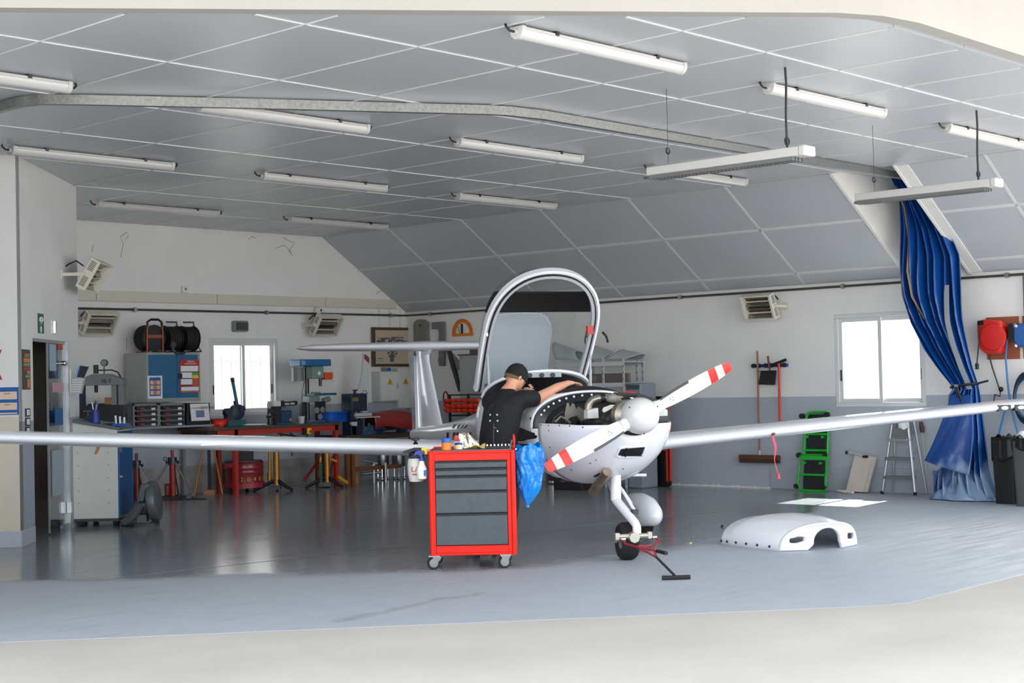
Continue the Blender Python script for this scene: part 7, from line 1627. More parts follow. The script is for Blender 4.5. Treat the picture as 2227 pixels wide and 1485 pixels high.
# ================================================================== TOW BAR on the nose wheel
tb = thing('tow_bar', 'red tow bar with black grips hooked on the nose wheel axle', 'tow bar', awld((.2, 0, 0)), math.atan2(AFv[1], AFv[0]))
def TB(x, y, z): p = aloc(FL(x, y, z)); return p-Vector((.2, 0, 0))
TBR = M('towbar_red', (152, 28, 40), .4, var=.08)
j0, j1 = Vector((.03, -.14, .195)), Vector((.03, .14, .195)); k0, k1 = TB(1388, 1190, .15), TB(1425, 1182, .15)
m0, m1 = TB(1428, 1212, .10), TB(1430, 1198, .13)
b = MB(); b.tube([j0, j0+Vector((.04, .0, -.03)), k0, m0], .009, 8).tube([j1, j1+Vector((.05, .03, -.02)), k1, TB(1423, 1196, .13), m0], .009, 8).tube([k0+Vector((0, 0, .012)), TB(1405, 1188, .15), k1], .008, 6).tube([k0, m1], .009, 8); b.build('red_frame', TBR, tb)
e1 = TB(1449, 1203, .125); b = MB(); b.cyl(m1, e1, .016, n=10); b.build('short_grip', BLACK, tb)
hh = TB(1470, 1254, .018); b = MB(); b.cyl(m0-(m0-hh)*-.03, hh, .01, n=8); b.build('black_shaft', DSTEEL if False else BLACK, tb)
a, c = TB(1440, 1256.5, .018), TB(1501, 1254.5, .018); b = MB(); b.cyl(a, c, .0165, n=12); b.build('cross_handle', RUBBER, tb)
b = MB()
for j in (j0, j1): b.cyl(j-Vector((0, .02, 0)), j+Vector((0, .02, 0)), .018, n=8)
b.build('hook_pin', STEEL, tb)

# ================================================================== UPPER COWLING on the floor
n_ = Vector((-.38, -.925, 0)).normalized(); l_ = Vector((.925, -.38, 0)).normalized(); fc = Vector((-5.79, -11.31, 0))
UC = thing('upper_cowling', 'white upper engine cowling with two oval inlets lying on the floor', 'cowling', fc, math.atan2(l_.y, l_.x))   # local x = image right, y = backwards
HF, WF = .225, .395
def yf(x): return -.08+.12*min(1.4, abs(x/WF))**2.2
def cw(u, v):
    th = PI*v; hw = WF+.11*min(1, u*1.3)**.7; h = HF+.04*math.sin(PI*min(1, u*1.1)*.75)
    if u > .75: h -= .02*(u-.75)/.25
    c_, s_ = math.cos(th), max(0.0, math.sin(th)); x = -hw*math.copysign(abs(c_)**.75, c_)
    return (x, yf(x)*(1-u)+.80*u, h*s_**.8)
b = MB(); b.grid(cw, 36, 16); sh_ = b.build('cowling_shell', AWHT, UC, solid=.008)
cu = bpy.data.curves.new('front', 'CURVE'); cu.dimensions = '2D'; cu.fill_mode = 'BOTH'; cu.extrude = .012; cu.bevel_depth = .014; cu.bevel_resolution = 2
def spl(pts):
    s = cu.splines.new('POLY'); s.points.add(len(pts)-1)
    for i, (x, z) in enumerate(pts): s.points[i].co = (x, z, 0, 1)
    s.use_cyclic_u = True
ins = .004; out = [(-(WF-ins)*math.copysign(abs(math.cos(PI*i/36))**.75, math.cos(PI*i/36)), max(.016, (HF-ins)*abs(math.sin(PI*i/36))**.8)) for i in range(37)]
Rc = .15; zc_ = .075
cut = [(.17, .016), (.158, .05)]+[(Rc*math.cos(a), zc_+Rc*math.sin(a)*.82) for a in [math.radians(-5+190*i/18) for i in range(19)]]+[(-.158, .05), (-.2, .016)]
spl(out+cut)
for cx_, w2_, h2_, sk in ((-.275, .075, .036, .008), (.285, .062, .04, -.004)):
    spl([(cx_+w2_*math.copysign(abs(math.cos(t))**.6, math.cos(t)), .095+h2_*math.copysign(abs(math.sin(t))**.6, math.sin(t))+sk*(1 if math.cos(t) > 0 else -1)*.6) for t in [2*PI*i/28 for i in range(28)]])
to = bpy.data.objects.new('tmp', cu); COL.objects.link(to); bpy.context.view_layer.update()
me = bpy.data.meshes.new_from_object(to.evaluated_get(bpy.context.evaluated_depsgraph_get())); bpy.data.objects.remove(to)
me.materials.clear(); me.materials.append(AWHT)
for v in me.vertices:
    x, z = v.co.x, v.co.y; v.co = (x, yf(x)-.004-v.co.z, z)
fo = bpy.data.objects.new('front_face', me); COL.objects.link(fo); fo.parent = UC
me.polygons.foreach_set('use_smooth', [True]*len(me.polygons)); me.set_sharp_from_angle(angle=math.radians(50))
b = MB()
for u in (.12, .3, .48, .66, .84, .98):
    x, y, z = cw(u, .015); b.ell((x-.004, y, z+.012), (.012, .012, .012), 8, 6)
for u in (.1,): x, y, z = cw(u, .985); b.ell((x+.006, y, .012), (.012, .012, .012), 8, 6)
b.build('cowl_screws', ABLK, UC, stuff=True)
for i, (x, y) in enumerate(((1627, 1131), (1569, 1147))):
    p = FL(x, y); t = thing('loose_fastener', 'tiny dark fastener lying on the floor left of the white cowling, %s one' % ('upper', 'lower')[i], 'fastener', p); b = MB(); b.cyl((0, 0, .008), (.03, .01, .012), .008, n=8); b.build('fastener_pin', ABLK, t); b = MB(); b.ell((.032, .01, .014), (.012, .012, .012), 8, 6); b.build('fastener_head', ABLK, t)
p = FL(1502, 1184); t = thing('fruit', 'small yellow green crumb on the floor beside the tow bar', 'debris', p); b = MB(); b.ell((0, 0, .011), (.018, .014, .011), 10, 6); b.build('crumb', M('crumb_green', (196, 196, 140), .7), t); b = MB(); b.cyl((-.02, 0, .006), (-.05, .01, .006), .004, n=6); b.build('stalk', WOOD, t)
# ================================================================== RED TOOL TROLLEY
tf0, tf1 = FL(943, 1238), FL(1100, 1235)
tdir = (tf1-tf0)/np.linalg.norm(tf1-tf0); TRZ = math.atan2(tdir[1], tdir[0])
tin = np.array([-tdir[1], tdir[0], 0])
torg = (tf0+tf1)/2-tin*.06            # front face plane, floor level
TR_ = thing('tool_trolley', 'red tool trolley with five grey drawers on casters', 'trolley', torg, TRZ)
def TQ(x, y, dy=0.0):
    d = ray(x, y); o = torg+tin*dy; t = ((o-CP)@tin)/(d@tin); p = CP+d*t; v = p-torg; return Vector((v@tdir, dy, p[2]))
x0, x1 = TQ(936, 1100).x, TQ(1120, 1100).x; zb, zt = TQ(1030, 1207).z, TQ(1030, 980).z; DT = .46
b = MB(); q = TQ(950, 1000).x; fr = q-x0-.0
fx0, fx1 = TQ(947, 1090).x, TQ(1104, 1090).x; fz0, fz1 = TQ(1030, 1186).z, TQ(1030, 1001).z
b.prism([(x0, 0), (x1, 0)] if False else rrect(x0, x1, .0, DT, .025), 'z', zb, zb+.02).prism(rrect(x0, x1, .0, DT, .025), 'z', zt-.02, zt)
b.box(x0+.001, fx0, .0, .03, zb+.02, zt-.02).box(fx1, x1-.001, .0, .03, zb+.02, zt-.02).box(fx0, fx1, .0, .03, zb+.02, fz0).box(fx0, fx1, 0, .03, fz1, zt-.02)
b.box(x0+.001, x0+.006, .03, DT-.002, zb+.02, zt-.02).box(x1-.006, x1-.001, .03, DT-.002, zb+.02, zt-.02).box(x0+.01, x1-.01, DT-.01, DT-.004, zb+.02, zt-.02)
b.build('trolley_body', RED, TR_, bevel=.01)
b = MB(); b.cyl((x1-.012, .01, zb), (x1-.012, .01, zt), .022, n=12); b.cyl((x0+.01, .01, zb), (x0+.01, .01, zt), .02, n=12); b.build('corner_post', RED, TR_)
b = MB(); b.box(x0+.02, x1-.02, .02, DT-.02, zt, zt+.006); b.build('top_mat', M('mat_grey', (110, 104, 104), .6), TR_)
b = MB(); b.box(x0, x1, DT-.02, DT, zt, zt+.02).box(x0, x0+.015, 0, DT, zt, zt+.012); b.build('top_rim', DRED if False else RED, TR_)
DW = M('drawer_grey', (66, 74, 80), .45, var=.14, scale=14, bump=.05)
ys = [1001, 1018, 1034, 1067, 1116, 1186]
for k in range(5):
    za, zz = TQ(1030, ys[k]).z-.004, TQ(1030, ys[k+1]).z+.006
    b = MB(); b.box(fx0+.004, fx1-.004, -.004, .03, zz, za-.012); b.prism([(-.004, za-.012), (-.018, za-.006), (-.018, za-.002), (.03, za-.002), (.03, za-.012)], 'x', fx0+.004, fx1-.004)
    b.build('drawer', DW, TR_, bevel=.003)
b = MB(); b.box(fx0, fx1, .03, .04, fz0, fz1); b.build('drawer_cavity', BLACK, TR_)
for cx, cy, yw in ((TQ(945, 1230).x, .06, .5), (TQ(1100, 1226).x, .06, -.2), (TQ(945, 1230).x, DT-.08, .3), (TQ(1100, 1226).x, DT-.08, .3)):
    R = .052; o = Vector((cx, cy, 0)); dx = .03*math.cos(yw) if yw > 0 else 0
    b = MB(); b.box(cx-.045, cx+.045, cy-.04, cy+.04, zb-.012, zb); b.loft([[(cx-.04+dx, cy-.025, zb-.012), (cx+.035+dx, cy-.025, zb-.012), (cx+.035+dx, cy+.025, zb-.012), (cx-.04+dx, cy+.025, zb-.012)], [(cx-.02, cy-.022, R), (cx+.02, cy-.022, R), (cx+.02, cy+.022, R), (cx-.02, cy+.022, R)]]); cs = b.build('caster', STEEL, TR_)
    b = MB(); b.lathe([(R*.6, -.016), (R*.95, -.014), (R, -.006), (R, .006), (R*.95, .014), (R*.6, .016)], (cx-.012, cy-.004, R), (.25, -1, 0), 24); wl_ = b.build('caster_wheel', RUBBER, cs)
    b = MB(); b.lathe([(.006, -.024), (R*.35, -.022), (R*.68, -.018), (R*.68, .018), (R*.35, .022)], (cx-.012, cy-.004, R), (.25, -1, 0), 20); b.build('wheel_hub', GREY, cs)
# side bottle rack (left)
b = MB(); zr_ = TQ(930, 990, .1).z; b.box(x0-.16, x0, .06, .07, zr_-.012, zr_).box(x0-.16, x0, .22, .23, zr_-.012, zr_).box(x0-.16, x0-.15, .06, .23, zr_-.012, zr_); b.box(x0-.03, x0, .06, .23, zr_-.11, zr_-.02); b.build('bottle_rack', BLACK, TR_)
def on_trolley(name, lab, cat, loc): return thing(name, lab, cat, torg+tdir*loc[0]+tin*loc[1]+np.array([0, 0, loc[2]]), TRZ)
ZT = zt+.006
p = TQ(971, 978, .08); t = on_trolley('plastic_jar', 'orange plastic jar with a blue screw lid on the red trolley', 'jar', (p.x, .08, ZT)); S = PR(torg)[2]/FPX
b = MB(); b.lathe([(.036, 0), (.04, .004), (.04, 16*S), (.036, 17*S)], n=24); b.build('jar_body', ORANGE, t); b = MB(); b.lathe([(.039, 17*S), (.039, 25.5*S), (.036, 26.5*S)], n=24); b.build('lid', BBLUE, t)
p = TQ(995, 975, .25); t = on_trolley('paint_tin', 'small white and blue tin standing on the red trolley', 'tin', (p.x+.012, .22, ZT)); b = MB(); b.lathe([(.033, 0), (.033, .05)], n=20); b.build('tin_body', PAPER, t); b = MB(); b.lathe([(.034, .036), (.034, .05), (.02, .052)], n=20); b.build('tin_band', M('tin_blue', (30, 50, 150), .4), t)
b = MB(); b.cyl((-.01, -.034, .018), (-.01, -.03, .018), .014, n=10); b.build('yellow_print', YELLOW, t)
t = on_trolley('spray_can', 'white spray can with a pink red cap at the rear of the red trolley', 'spray can', (p.x-.008, .36, ZT)); b = MB(); b.lathe([(.03, 0), (.03, .055), (.024, .062)], n=18); b.build('can_body', WHITE, t); b = MB(); b.lathe([(.03, .062), (.032, .07), (.026, .105), (.016, .11)], n=18); b.build('cap', M('cap_red', (230, 74, 74), .4), t)
p = TQ(1020, 972, .25); t = on_trolley('foil_bag', 'crumpled silver foil bag on the red trolley before the mechanic', 'bag', (p.x, .25, ZT))
b = MB()
def foil(u, v):
    a = 2*PI*u; r = (.055*(1-.6*v)+.012*math.sin(5*a+3*v))*(1+.2*math.sin(9*a)); return (r*math.cos(a)*1.3-.03*v, r*math.sin(a)*.8, .002+.125*v+.01*math.sin(4*a)*v)
b.grid(foil, 28, 9); b.build('foil', M('foil_silver', (206, 200, 182), .25, metal=.8, var=.1), t, solid=.002, ang=20)
b = MB(); b.lathe([(.014, 0), (.013, .1), (.003, .12)], (-.07, .0, 0), (0, 0, 1), 12); b.build('nozzle', PAPER, t)
p = TQ(1045, 974, .2); t = on_trolley('rag', 'pale yellow folded rag on the red trolley beside the foil', 'rag', (p.x-.02, .2, ZT)); b = MB(); b.grid(lambda u, v: ((u-.5)*.12, (v-.5)*.1, .012+.018*math.sin(5*u)*math.sin(4*v+1)+.012*u), 10, 8); b.build('cloth', M('rag_yellow', (206, 180, 110), .8), t, solid=.006); b = MB(); b.cyl((-.03, 0, .03), (-.01, .0, .06), .006, n=6); b.build('brush_tip', CREAM, t)
p = TQ(1084, 972, .22); t = on_trolley('socket_tray', 'black socket tray with a row of shiny sockets on the red trolley', 'tray', (p.x, .22, ZT)); b = MB(); b.box(-.11, .11, -.06, .08, 0, .02); b.build('tray_base', BLACK, t, bevel=.004)
for k in range(7): b = MB(); x = -.09+k*.03; b.cyl((x, -.02, .02), (x, -.02, .035), .009, n=10); b.build('socket', CHROME, t)
p = TQ(1117, 970, .12); t = on_trolley('pliers', 'red handled pliers standing at the right end of the trolley top', 'pliers', (p.x, .14, ZT)); b = MB(); b.tube([(0, 0, .0), (.005, 0, .03), (.004, 0, .085), (.0, 0, .115)], [.006, .008, .011, .006], 8); b.build('red_grip', RED, t); b = MB(); b.tube([(-.03, 0, 0), (-.02, .0, .04), (-.012, 0, .07)], .007, 6); b.build('jaw', CHROME, t)
# spray bottles on the side rack
p = TQ(908, 1010, .14); t = on_trolley('spray_bottle', 'large pale pump spray bottle with a black head hanging left of the trolley', 'spray bottle', (TQ(905, 1020, .14).x, .14, TQ(905, 1048, .14).z))
zz = lambda y: TQ(905, y, .14).z-TQ(905, 1048, .14).z
b = MB(); b.lathe([(.03, 0), (.055, .006), (.066, .05), (.07, .13), (.066, zz(1000)), (.055, zz(995))], n=24); b.build('bottle', M('bottle_pale', (206, 204, 196), .35, var=.04), t)
b = MB(); b.lathe([(.058, zz(997)), (.058, zz(985)), (.03, zz(980))], n=18); b.prism([(-.1, zz(984)), (-.1, zz(980)), (-.01, zz(973)), (.05, zz(974)), (.05, zz(985)), (-.03, zz(986))], 'y', -.025, .025); b.build('pump_head', BLACK, t)
b = MB(); b.cyl((0, 0, zz(974)), (0, 0, zz(966)), .005, n=8); b.build('plunger_rod', PAPER, t); b = MB(); b.lathe([(.02, zz(966)), (.022, zz(964)), (.01, zz(961)), (.012, zz(958)), (.032, zz(957)), (.03, zz(953)), (.01, zz(952))], n=16); b.build('plunger_knob', BLACK, t)
text('LA', .06, M('letter_red', (170, 44, 40), .5), t, (.0, -.071, zz(1020)), (PI/2, 0, 0)); b = MB(); b.box(-.025, .03, -.071, -.066, zz(1032), zz(1029)); b.build('red_line', MATS['letter_red'], t)
t = on_trolley('spray_bottle', 'small white trigger bottle with a blue neck and yellow trigger hanging left of the trolley', 'spray bottle', (TQ(918, 1030, .06).x, .045, TQ(918, 1042, .045).z))
zz = lambda y: TQ(918, y, .045).z-TQ(918, 1042, .045).z
b = MB(); b.lathe([(.03, 0), (.04, .006), (.043, .06), (.042, zz(1018)), (.026, zz(1010)), (.018, zz(1001))], n=20); b.build('bottle', WHITE, t)
b = MB(); b.lathe([(.02, zz(1002)), (.018, zz(993))], n=14); b.prism([(-.06, zz(990)), (-.05, zz(982)), (-.02, zz(979)), (.02, zz(981)), (.0, zz(994)), (-.03, zz(988))], 'y', -.015, .015); b.build('neck', M('neck_blue', (16, 56, 150), .4), t)
b = MB(); b.tube([(-.0, 0, zz(977)), (.02, 0, zz(977)), (.035, 0, zz(981)), (.04, 0, zz(988))], .012, 8).box(.02, .06, -.012, .012, zz(976), zz(973)); b.build('trigger', YELLOW, t)
b = MB(); b.box(.02, .042, -.046, -.038, .03, .075); b.build('label_mark', PBLU, t)
# blue waste bag on the right side
p = TQ(1145, 1000, .2); t = on_trolley('rubbish_bag', 'bright blue plastic bag hanging on the right side of the red trolley', 'bag', (x1+.115, .22, 0))
profb = [(TQ(1140, 1098, .22).z, .012, .06), (TQ(1140, 1092, .22).z, .03, .055), (TQ(1140, 1080, .22).z, .06, .04), (TQ(1140, 1060, .22).z, .095, .02), (TQ(1140, 1030, .22).z, .115, .0), (TQ(1140, 1000, .22).z, .12, .0), (TQ(1140, 980, .22).z, .118, .005), (TQ(1140, 972, .22).z, .10, .01)]
zs_ = [q[0] for q in profb]
def bag(u, v):
    z = zs_[0]+(zs_[-1]-zs_[0])*v; r = np.interp(z, zs_, [q[1] for q in profb]); ox = np.interp(z, zs_, [q[2] for q in profb])-.0; a = 2*PI*u
    w_ = 1+.10*math.sin(6*a+7*v)*math.sin(5*v+1)+.06*math.sin(13*a+3*math.sin(9*v))+.03*math.sin(23*a+17*v)
    x = ox*(-.3)+r*w_*math.cos(a); return (max(x, -.11), r*1.15*w_*math.sin(a), z+.02*(v > .95)*math.sin(3*a)+(.02*v if math.cos(a) > 0 else 0))
b = MB(); b.grid(bag, 64, 36); b.build('bag_film', M('bag_blue', (0, 138, 232), .22, var=.12, scale=9, bump=.7, bscale=38, coat=.5), t, ang=70)
b = MB(); b.ell((-.02, 0, zs_[0]-.01), (.018, .018, .02), 8, 6); b.build('bag_knot', MATS['bag_blue'], t)
b = MB(); b.tube([(-.1, -.12, zs_[-1]-.01), (-.1, .1, zs_[-1]-.01)], .008, 6); b.build('bag_holder', STEEL, t)

# ================================================================== MECHANIC
def figure(name, joints, edges, mat, parent, extra=None, voxel=.006, side=None, smooth=5):
    """one closed surface: tapered limbs and elliptical trunk pieces fused by a voxel remesh"""
    side = side or Vector((1, 0, 0)); q = MB()
    if extra: q.v = list(extra.v); q.f = list(extra.f); q.m = [0]*len(extra.f)
    def rad(k): r = joints[k][1]; return r if isinstance(r, tuple) else (r, r)
    for a, c in edges:
        pa_, pc_ = joints[a][0], joints[c][0]; ax = (pc_-pa_).normalized(); sd = (side-ax*side.dot(ax)).normalized(); fr = ax.cross(sd); ra, rc = rad(a), rad(c); rings = []
        for i in range(9):
            t = i/8; e = t*t*(3-2*t)*.5+t*.5; c0 = pa_*(1-t)+pc_*t; rx, ry = ra[0]*(1-e)+rc[0]*e, ra[1]*(1-e)+rc[1]*e
            rings.append([c0+sd*rx*math.cos(2*PI*k/20)+fr*ry*math.sin(2*PI*k/20) for k in range(20)])
        q.loft(rings)
    for k in joints:
        r = rad(k); m = min(r); c0 = joints[k][0]
        if r[0] == r[1]: q.ell(c0, (m, m, m), 16, 10)
        else:
            sd = (side-Vector((0, 0, 1))*side.z).normalized(); fr = Vector((0, 0, 1)).cross(sd); R_ = []
            for jv in range(9):
                t = PI*jv/8; R_.append([c0+sd*r[0]*max(math.sin(t), 1e-3)*math.cos(2*PI*i/20)+fr*r[1]*max(math.sin(t), 1e-3)*math.sin(2*PI*i/20)-Vector((0, 0, 1))*m*.7*math.cos(t) for i in range(20)])
            q.loft(R_)
    me = bpy.data.meshes.new(name); me.from_pydata(q.v, [], q.f)
    bm = bmesh.new(); bm.from_mesh(me); bmesh.ops.recalc_face_normals(bm, faces=bm.faces); bm.to_mesh(me); bm.free()
    o = bpy.data.objects.new(name, me); COL.objects.link(o); rm = o.modifiers.new('r', 'REMESH'); rm.mode = 'VOXEL'; rm.voxel_size = voxel
    sm = o.modifiers.new('s', 'SMOOTH'); sm.factor = .5; sm.iterations = smooth
    bpy.context.view_layer.update(); m2 = bpy.data.meshes.new_from_object(o.evaluated_get(bpy.context.evaluated_depsgraph_get())); bpy.data.objects.remove(o)
    m2.name = name; m2.materials.clear(); m2.materials.append(mat); m2.polygons.foreach_set('use_smooth', [True]*len(m2.polygons)); m2.polygons.foreach_set('material_index', [0]*len(m2.polygons))
    o = bpy.data.objects.new(name, m2); COL.objects.link(o); o.parent = parent; return o
DP = 13.2
pbase = AT(1085, 1200, DP); pbase[2] = 0
MN = thing('person', 'mechanic in a black cap and black T-shirt leaning over the cockpit beside the red trolley', 'person', pbase, RZC)
cz, sz = math.cos(RZC), math.sin(RZC)
def PJ(x, y, D):
    p = AT(x, y, D)-pbase; return Vector((p[0]*cz+p[1]*sz, -p[0]*sz+p[1]*cz, p[2]))
J = {}
def j(k, x, y, D, r): J[k] = (PJ(x, y, D), r)
j('pelvis', 1084, 992, 13.2, (.165, .125)); j('waist', 1084, 950, 13.2, (.15, .115)); j('chest', 1094, 892, 13.26, (.165, .12)); j('neck0', 1103, 855, 13.33, (.075, .075)); j('neck1', 1111, 840, 13.37, (.058, .06)); j('skull', 1121, 826, 13.4, (.07, .08))
j('shR', 1136, 868, 13.26, .062); j('elR0', 1168, 866, 13.33, .05); j('elR', 1196, 851, 13.42, .043); j('foR', 1212, 843, 13.48, .042); j('wrR', 1235, 833, 13.58, .027); j('haR', 1246, 832.5, 13.62, (.032, .018))
j('shL', 1068, 874, 13.42, .062); j('elL', 1086, 900, 13.72, .046); j('foL', 1108, 880, 13.8, .042); j('wrL', 1136, 854, 13.8, .028); j('haL', 1146, 848, 13.8, (.034, .02))
j('hipR', 1106, 1000, 13.2, .098); j('knR', 1108, 1098, 13.12, .064); j('anR', 1099, 1190, 13.2, .043); j('toR', 1106, 1204, 13.02+.2, .036)
j('hipL', 1064, 1000, 13.2, .098); j('knL', 1062, 1098, 13.12, .064); j('anL', 1058, 1190, 13.2, .043); j('toL', 1064, 1204, 13.22, .036)
E_ = [('pelvis', 'waist'), ('waist', 'chest'), ('chest', 'neck0'), ('neck0', 'neck1'), ('neck1', 'skull'), ('chest', 'shR'), ('shR', 'elR0'), ('elR0', 'elR'), ('elR', 'foR'), ('foR', 'wrR'), ('wrR', 'haR'), ('chest', 'shL'), ('shL', 'elL'), ('elL', 'foL'), ('foL', 'wrL'), ('wrL', 'haL'), ('pelvis', 'hipR'), ('hipR', 'knR'), ('knR', 'anR'), ('anR', 'toR'), ('pelvis', 'hipL'), ('hipL', 'knL'), ('knL', 'anL'), ('anL', 'toL')]
SHD = (J['shR'][0]-J['shL'][0]); SHD.z = 0; SHD.normalize()
Jb = {k: (v[0], tuple(q*.93 for q in v[1]) if isinstance(v[1], tuple) else v[1]) for k, v in J.items()}
# head: shaped ellipsoid with brow, nose, lips, chin and ear, facing right, down and slightly away
hf = Vector((.70, .50, -.52)).normalized(); hu = Vector((.42, .25, .87)); hu = (hu-hf*hu.dot(hf)).normalized(); hl = hu.cross(hf).normalized()
HC = PJ(1122, 823, 13.42)
def HP(f, l, u): return HC+hf*f+hl*l+hu*u
X = MB(); nu, nv = 28, 20
R_ = []
for jv in range(nv+1):
    t = PI*jv/nv; ring = []
    for iu in range(nu):
        a = 2*PI*iu/nu; st_, ct_ = max(math.sin(t), 1e-3), math.cos(t)
        f = .098*st_*math.cos(a); l = .077*st_*math.sin(a); u = -.118*ct_
        if u < -.02 and f < 0: f *= 1+.5*(u+.02)/.1*1.2     # nape narrows
        if u < -.03: l *= 1+.9*(u+.03)/.1*.45; 
        if f > .06 and -.02 < u < .02: f -= .006
        ring.append(HP(f, l, u))
    R_.append(ring)
X.loft(R_)
X.loft([X.ring(HP(.086, 0, .022), hf, .010, 10), X.ring(HP(.104, 0, -.008), hf*.5-hu, .014, 10), X.ring(HP(.094, 0, -.026), -hu, .013, 10)])     # nose
X.ell(HP(.088, 0, -.055), (.016, .016, .011), 10, 8); X.ell(HP(.078, 0, -.095), (.026, .026, .02), 12, 8); X.ell(HP(.085, 0, .03), (.022, .03, .012), 10, 6)
for s in (-1, 1):
    for (f, l, u, r) in ((-.012, .078, .012, .016), (-.018, .082, .0, .017), (-.012, .078, -.018, .012)): X.ell(HP(f, s*l, u), (r*.75, r*.75, r), 10, 8)
# fingers of both hands
def finger(base, dirs, lens, r0):
    pts = [Vector(base)]
    for d, ln in zip(dirs, lens): pts.append(pts[-1]+Vector(d).normalized()*ln)
    n = len(pts); X.tube(pts, [r0*(1-.14*i) for i in range(n)], 10); X.ell(pts[-1], (r0*.62, r0*.62, r0*.62), 8, 6)
hr = J['haR'][0]; wr = J['wrR'][0]; hd = (PJ(1266, 836, 13.68)-wr).normalized(); hs = hd.cross(Vector((0, 0, 1))).normalized(); dn = Vector((0, 0, -1))
for k, (off, ln) in enumerate(((-.030, .064), (-.010, .074), (.010, .070), (.029, .056))):
    bp_ = hr+hs*off+hd*.016; finger(bp_-hd*.02, [hd+hs*off*2.2, hd+hs*off*2.5+dn*.12, hd+hs*off*2+dn*.35, hd+dn*.5], [.02+.012, ln*.42, ln*.33, ln*.25], .0095)
finger(hr-hs*.032-hd*.03, [-hs+hd*.6, hd-hs*.5+dn*.2, hd+dn*.2], [.022, .03, .024], .0105)
hr2 = J['haL'][0]; hd2 = (hr2-J['wrL'][0]).normalized(); hs2 = hd2.cross(Vector((0, 1, 0))).normalized()
for off, ln in ((-.028, .06), (-.009, .07), (.01, .066), (.028, .052)):
    finger(hr2+hs2*off-hd2*.01, [hd2, hd2+Vector((0, .5, .1)), hd2*.6+Vector((0, .9, 0))], [.03, ln*.45, ln*.4], .0095)
finger(hr2-hs2*.03-hd2*.02, [-hs2+hd2*.6, hd2], [.026, .03], .0105)
SK = M('skin_tone', (206, 150, 122), .5, var=.05, scale=9)
body = figure('body', Jb, E_, SK, MN, X, voxel=.005, side=SHD, smooth=3)
# clothing
TS = {k: J[k] for k in ('pelvis', 'waist', 'chest')}
for k, r in (('pelvis', (.185, .145)), ('waist', (.178, .138)), ('chest', (.182, .137))): TS[k] = (J[k][0], r)
TS['yoke'] = (J['neck0'][0]*.96+J['chest'][0]*.04, (.088, .086)); TS['shR'] = (J['shR'][0], .083); TS['slR'] = (J['shR'][0]*.64+J['elR0'][0]*.36, .08); TS['slR2'] = (J['shR'][0]*.30+J['elR0'][0]*.70, .076)
TS['shL'] = (J['shL'][0], .085); TS['slL'] = (J['shL'][0]*.3+J['elL'][0]*.7, .078); TS['hem'] = (J['pelvis'][0]-Vector((0, 0, .08)), (.183, .145))
SHB = M('shirt_black', (10, 12, 16), .8, var=.12, scale=10)
sh = figure('tshirt', TS, [('pelvis', 'waist'), ('waist', 'chest'), ('chest', 'yoke'), ('chest', 'shR'), ('shR', 'slR'), ('slR', 'slR2'), ('chest', 'shL'), ('shL', 'slL'), ('pelvis', 'hem')], SHB, MN, None, voxel=.008, side=SHD, smooth=6)
TRJ = {'pelvis': (J['pelvis'][0]-Vector((0, 0, .04)), (.172, .132))}
for s in 'RL':
    TRJ['hip'+s] = (J['hip'+s][0], .112); TRJ['kn'+s] = (J['kn'+s][0], .085); TRJ['an'+s] = (J['an'+s][0]+Vector((0, 0, .02)), .066)
figure('trousers', TRJ, [('pelvis', 'hipR'), ('hipR', 'knR'), ('knR', 'anR'), ('pelvis', 'hipL'), ('hipL', 'knL'), ('knL', 'anL')], M('trousers_dark', (24, 26, 32), .8, var=.1), MN, None, voxel=.01, side=SHD)
for s in 'RL':
    a = J['an'+s][0]; b = MB(); c_ = Vector((a.x, a.y, 0)); fd = Vector((.25, 1, 0)).normalized(); sd_ = Vector((fd.y, -fd.x, 0)); R_ = []
    for f, w_, h_ in ((-.09, .03, .05), (-.07, .045, .09), (0, .05, .10), (.08, .052, .07), (.15, .045, .05), (.185, .02, .03)):
        R_.append([c_+fd*f+sd_*(w_*math.cos(t))+Vector((0, 0, max(.0, h_*.5+h_*.5*math.sin(t)) if True else 0)) for t in [2*PI*i/16 for i in range(16)]])
    b.loft(R_); so_ = b.build('shoe', M('shoe_black', (26, 26, 28), .6), MN)
    b = MB(); b.loft([[c_+fd*f+sd_*w_+Vector((0, 0, z)) for w_, z in ((-.05*k, .0), (.05*k, .0), (.05*k, .022), (-.05*k, .022))] for f, k in ((-.095, .7), (0, 1.05), (.1, 1.05), (.19, .55))]); b.build('sole', M('sole_grey', (120, 120, 120), .7), so_)
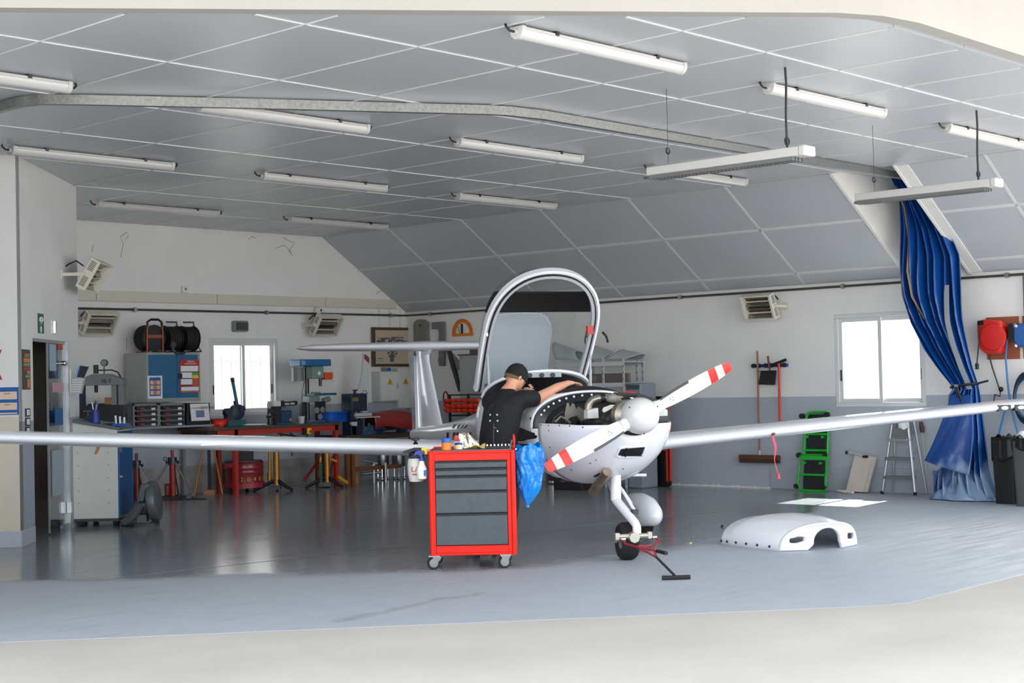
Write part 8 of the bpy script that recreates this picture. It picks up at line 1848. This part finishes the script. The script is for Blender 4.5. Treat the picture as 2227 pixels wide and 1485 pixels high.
# belt clip studs, zip and key on the shirt back
tb_bvh = BVHTree.FromPolygons([v.co.copy() for v in sh.data.vertices], [tuple(p.vertices) for p in sh.data.polygons])
def onshirt(x, y):
    d = ray(x, y); o = PJ(1113, 742, 1.0); q = PJ(x, y, 20)-PJ(x, y, 10); h = tb_bvh.ray_cast(PJ(x, y, 8), q.normalized()); return h[0]-q.normalized()*.003 if h[0] else None
b = MB()
for x, y in ((1066, 902), (1081, 902), (1066, 915), (1082, 915)):
    p = onshirt(x, y)
    if p: b.ell(p, (.009, .006, .009), 8, 6)
if b.v: b.build('stud', LGREY, sh)
b = MB(); pts = [onshirt(1073.5, y) for y in range(920, 976, 6)]; pts = [p for p in pts if p]
if len(pts) > 2: b.tube(pts, .005, 5); b.build('zip', DGREY, sh)
p = onshirt(1082, 938)
if p: b = MB(); b.ell(p, (.008, .006, .014), 8, 6); b.tube([p, p+Vector((-.012, -.004, .03)), p+Vector((-.03, -.003, .035))], .003, 5); b.build('key_ring', CHROME, sh)
# cap, hair, glasses
b = MB(); R_ = []
for jv in range(9):
    t = PI/2*jv/8; R_.append([HP(-.006+.108*math.cos(t)*math.cos(a), .087*math.cos(t)*math.sin(a), .028+.108*math.sin(t)) for a in [2*PI*i/28 for i in range(28)]])
b.loft([[HP(-.006+.109*math.cos(a), .088*math.sin(a), .005-.012*math.cos(a)*-1) for a in [2*PI*i/28 for i in range(28)]]]+R_, cap0=False); CAPM = M('cap_black', (11, 11, 12), .85, var=.1); cp_ = b.build('cap', CAPM, MN)
b = MB(); b.grid(lambda u, v: HP(.085+.085*v*math.cos((u-.5)*1.9)-.012, (u-.5)*.165*(1-.12*v*v), .022-.018*v-.03*abs(2*u-1)**2), 16, 6); b.build('cap_brim', CAPM, cp_, solid=.004)
b = MB(); b.ell(HP(-.006, 0, .137), (.008, .008, .006), 8, 6); b.build('cap_button', CAPM, cp_)
b = MB(); b.grid(lambda u, v: HP(-.005+.1025*math.cos(PI*.48+PI*1.04*u), .082*math.sin(PI*.48+PI*1.04*u), .02-.062*v*(.6+.4*math.sin(PI*u))), 22, 6); b.build('hair', M('hair_brown_grey', (104, 80, 62), .85, var=.2, scale=80, bump=.3, bscale=200), MN, solid=.004)
b = MB(); b.tube([HP(.07, -.08, .012), HP(.0, -.085, .014), HP(-.03, -.084, .0)], .003, 6); b.tube([HP(.07, .08, .012), HP(.0, .085, .014), HP(-.03, .084, 0)], .003, 6); b.tube([HP(.07, -.08, .012), HP(.1, -.03, .01), HP(.1, .03, .01), HP(.07, .08, .012)], .003, 6); b.build('glasses', BLACK, MN)
for s in (-1, 1): b = MB(); b.ell(HP(.082, s*.03, .006), (.011, .011, .011), 10, 8); b.build('eye', M('eye_white', (226, 222, 216), .3), MN)
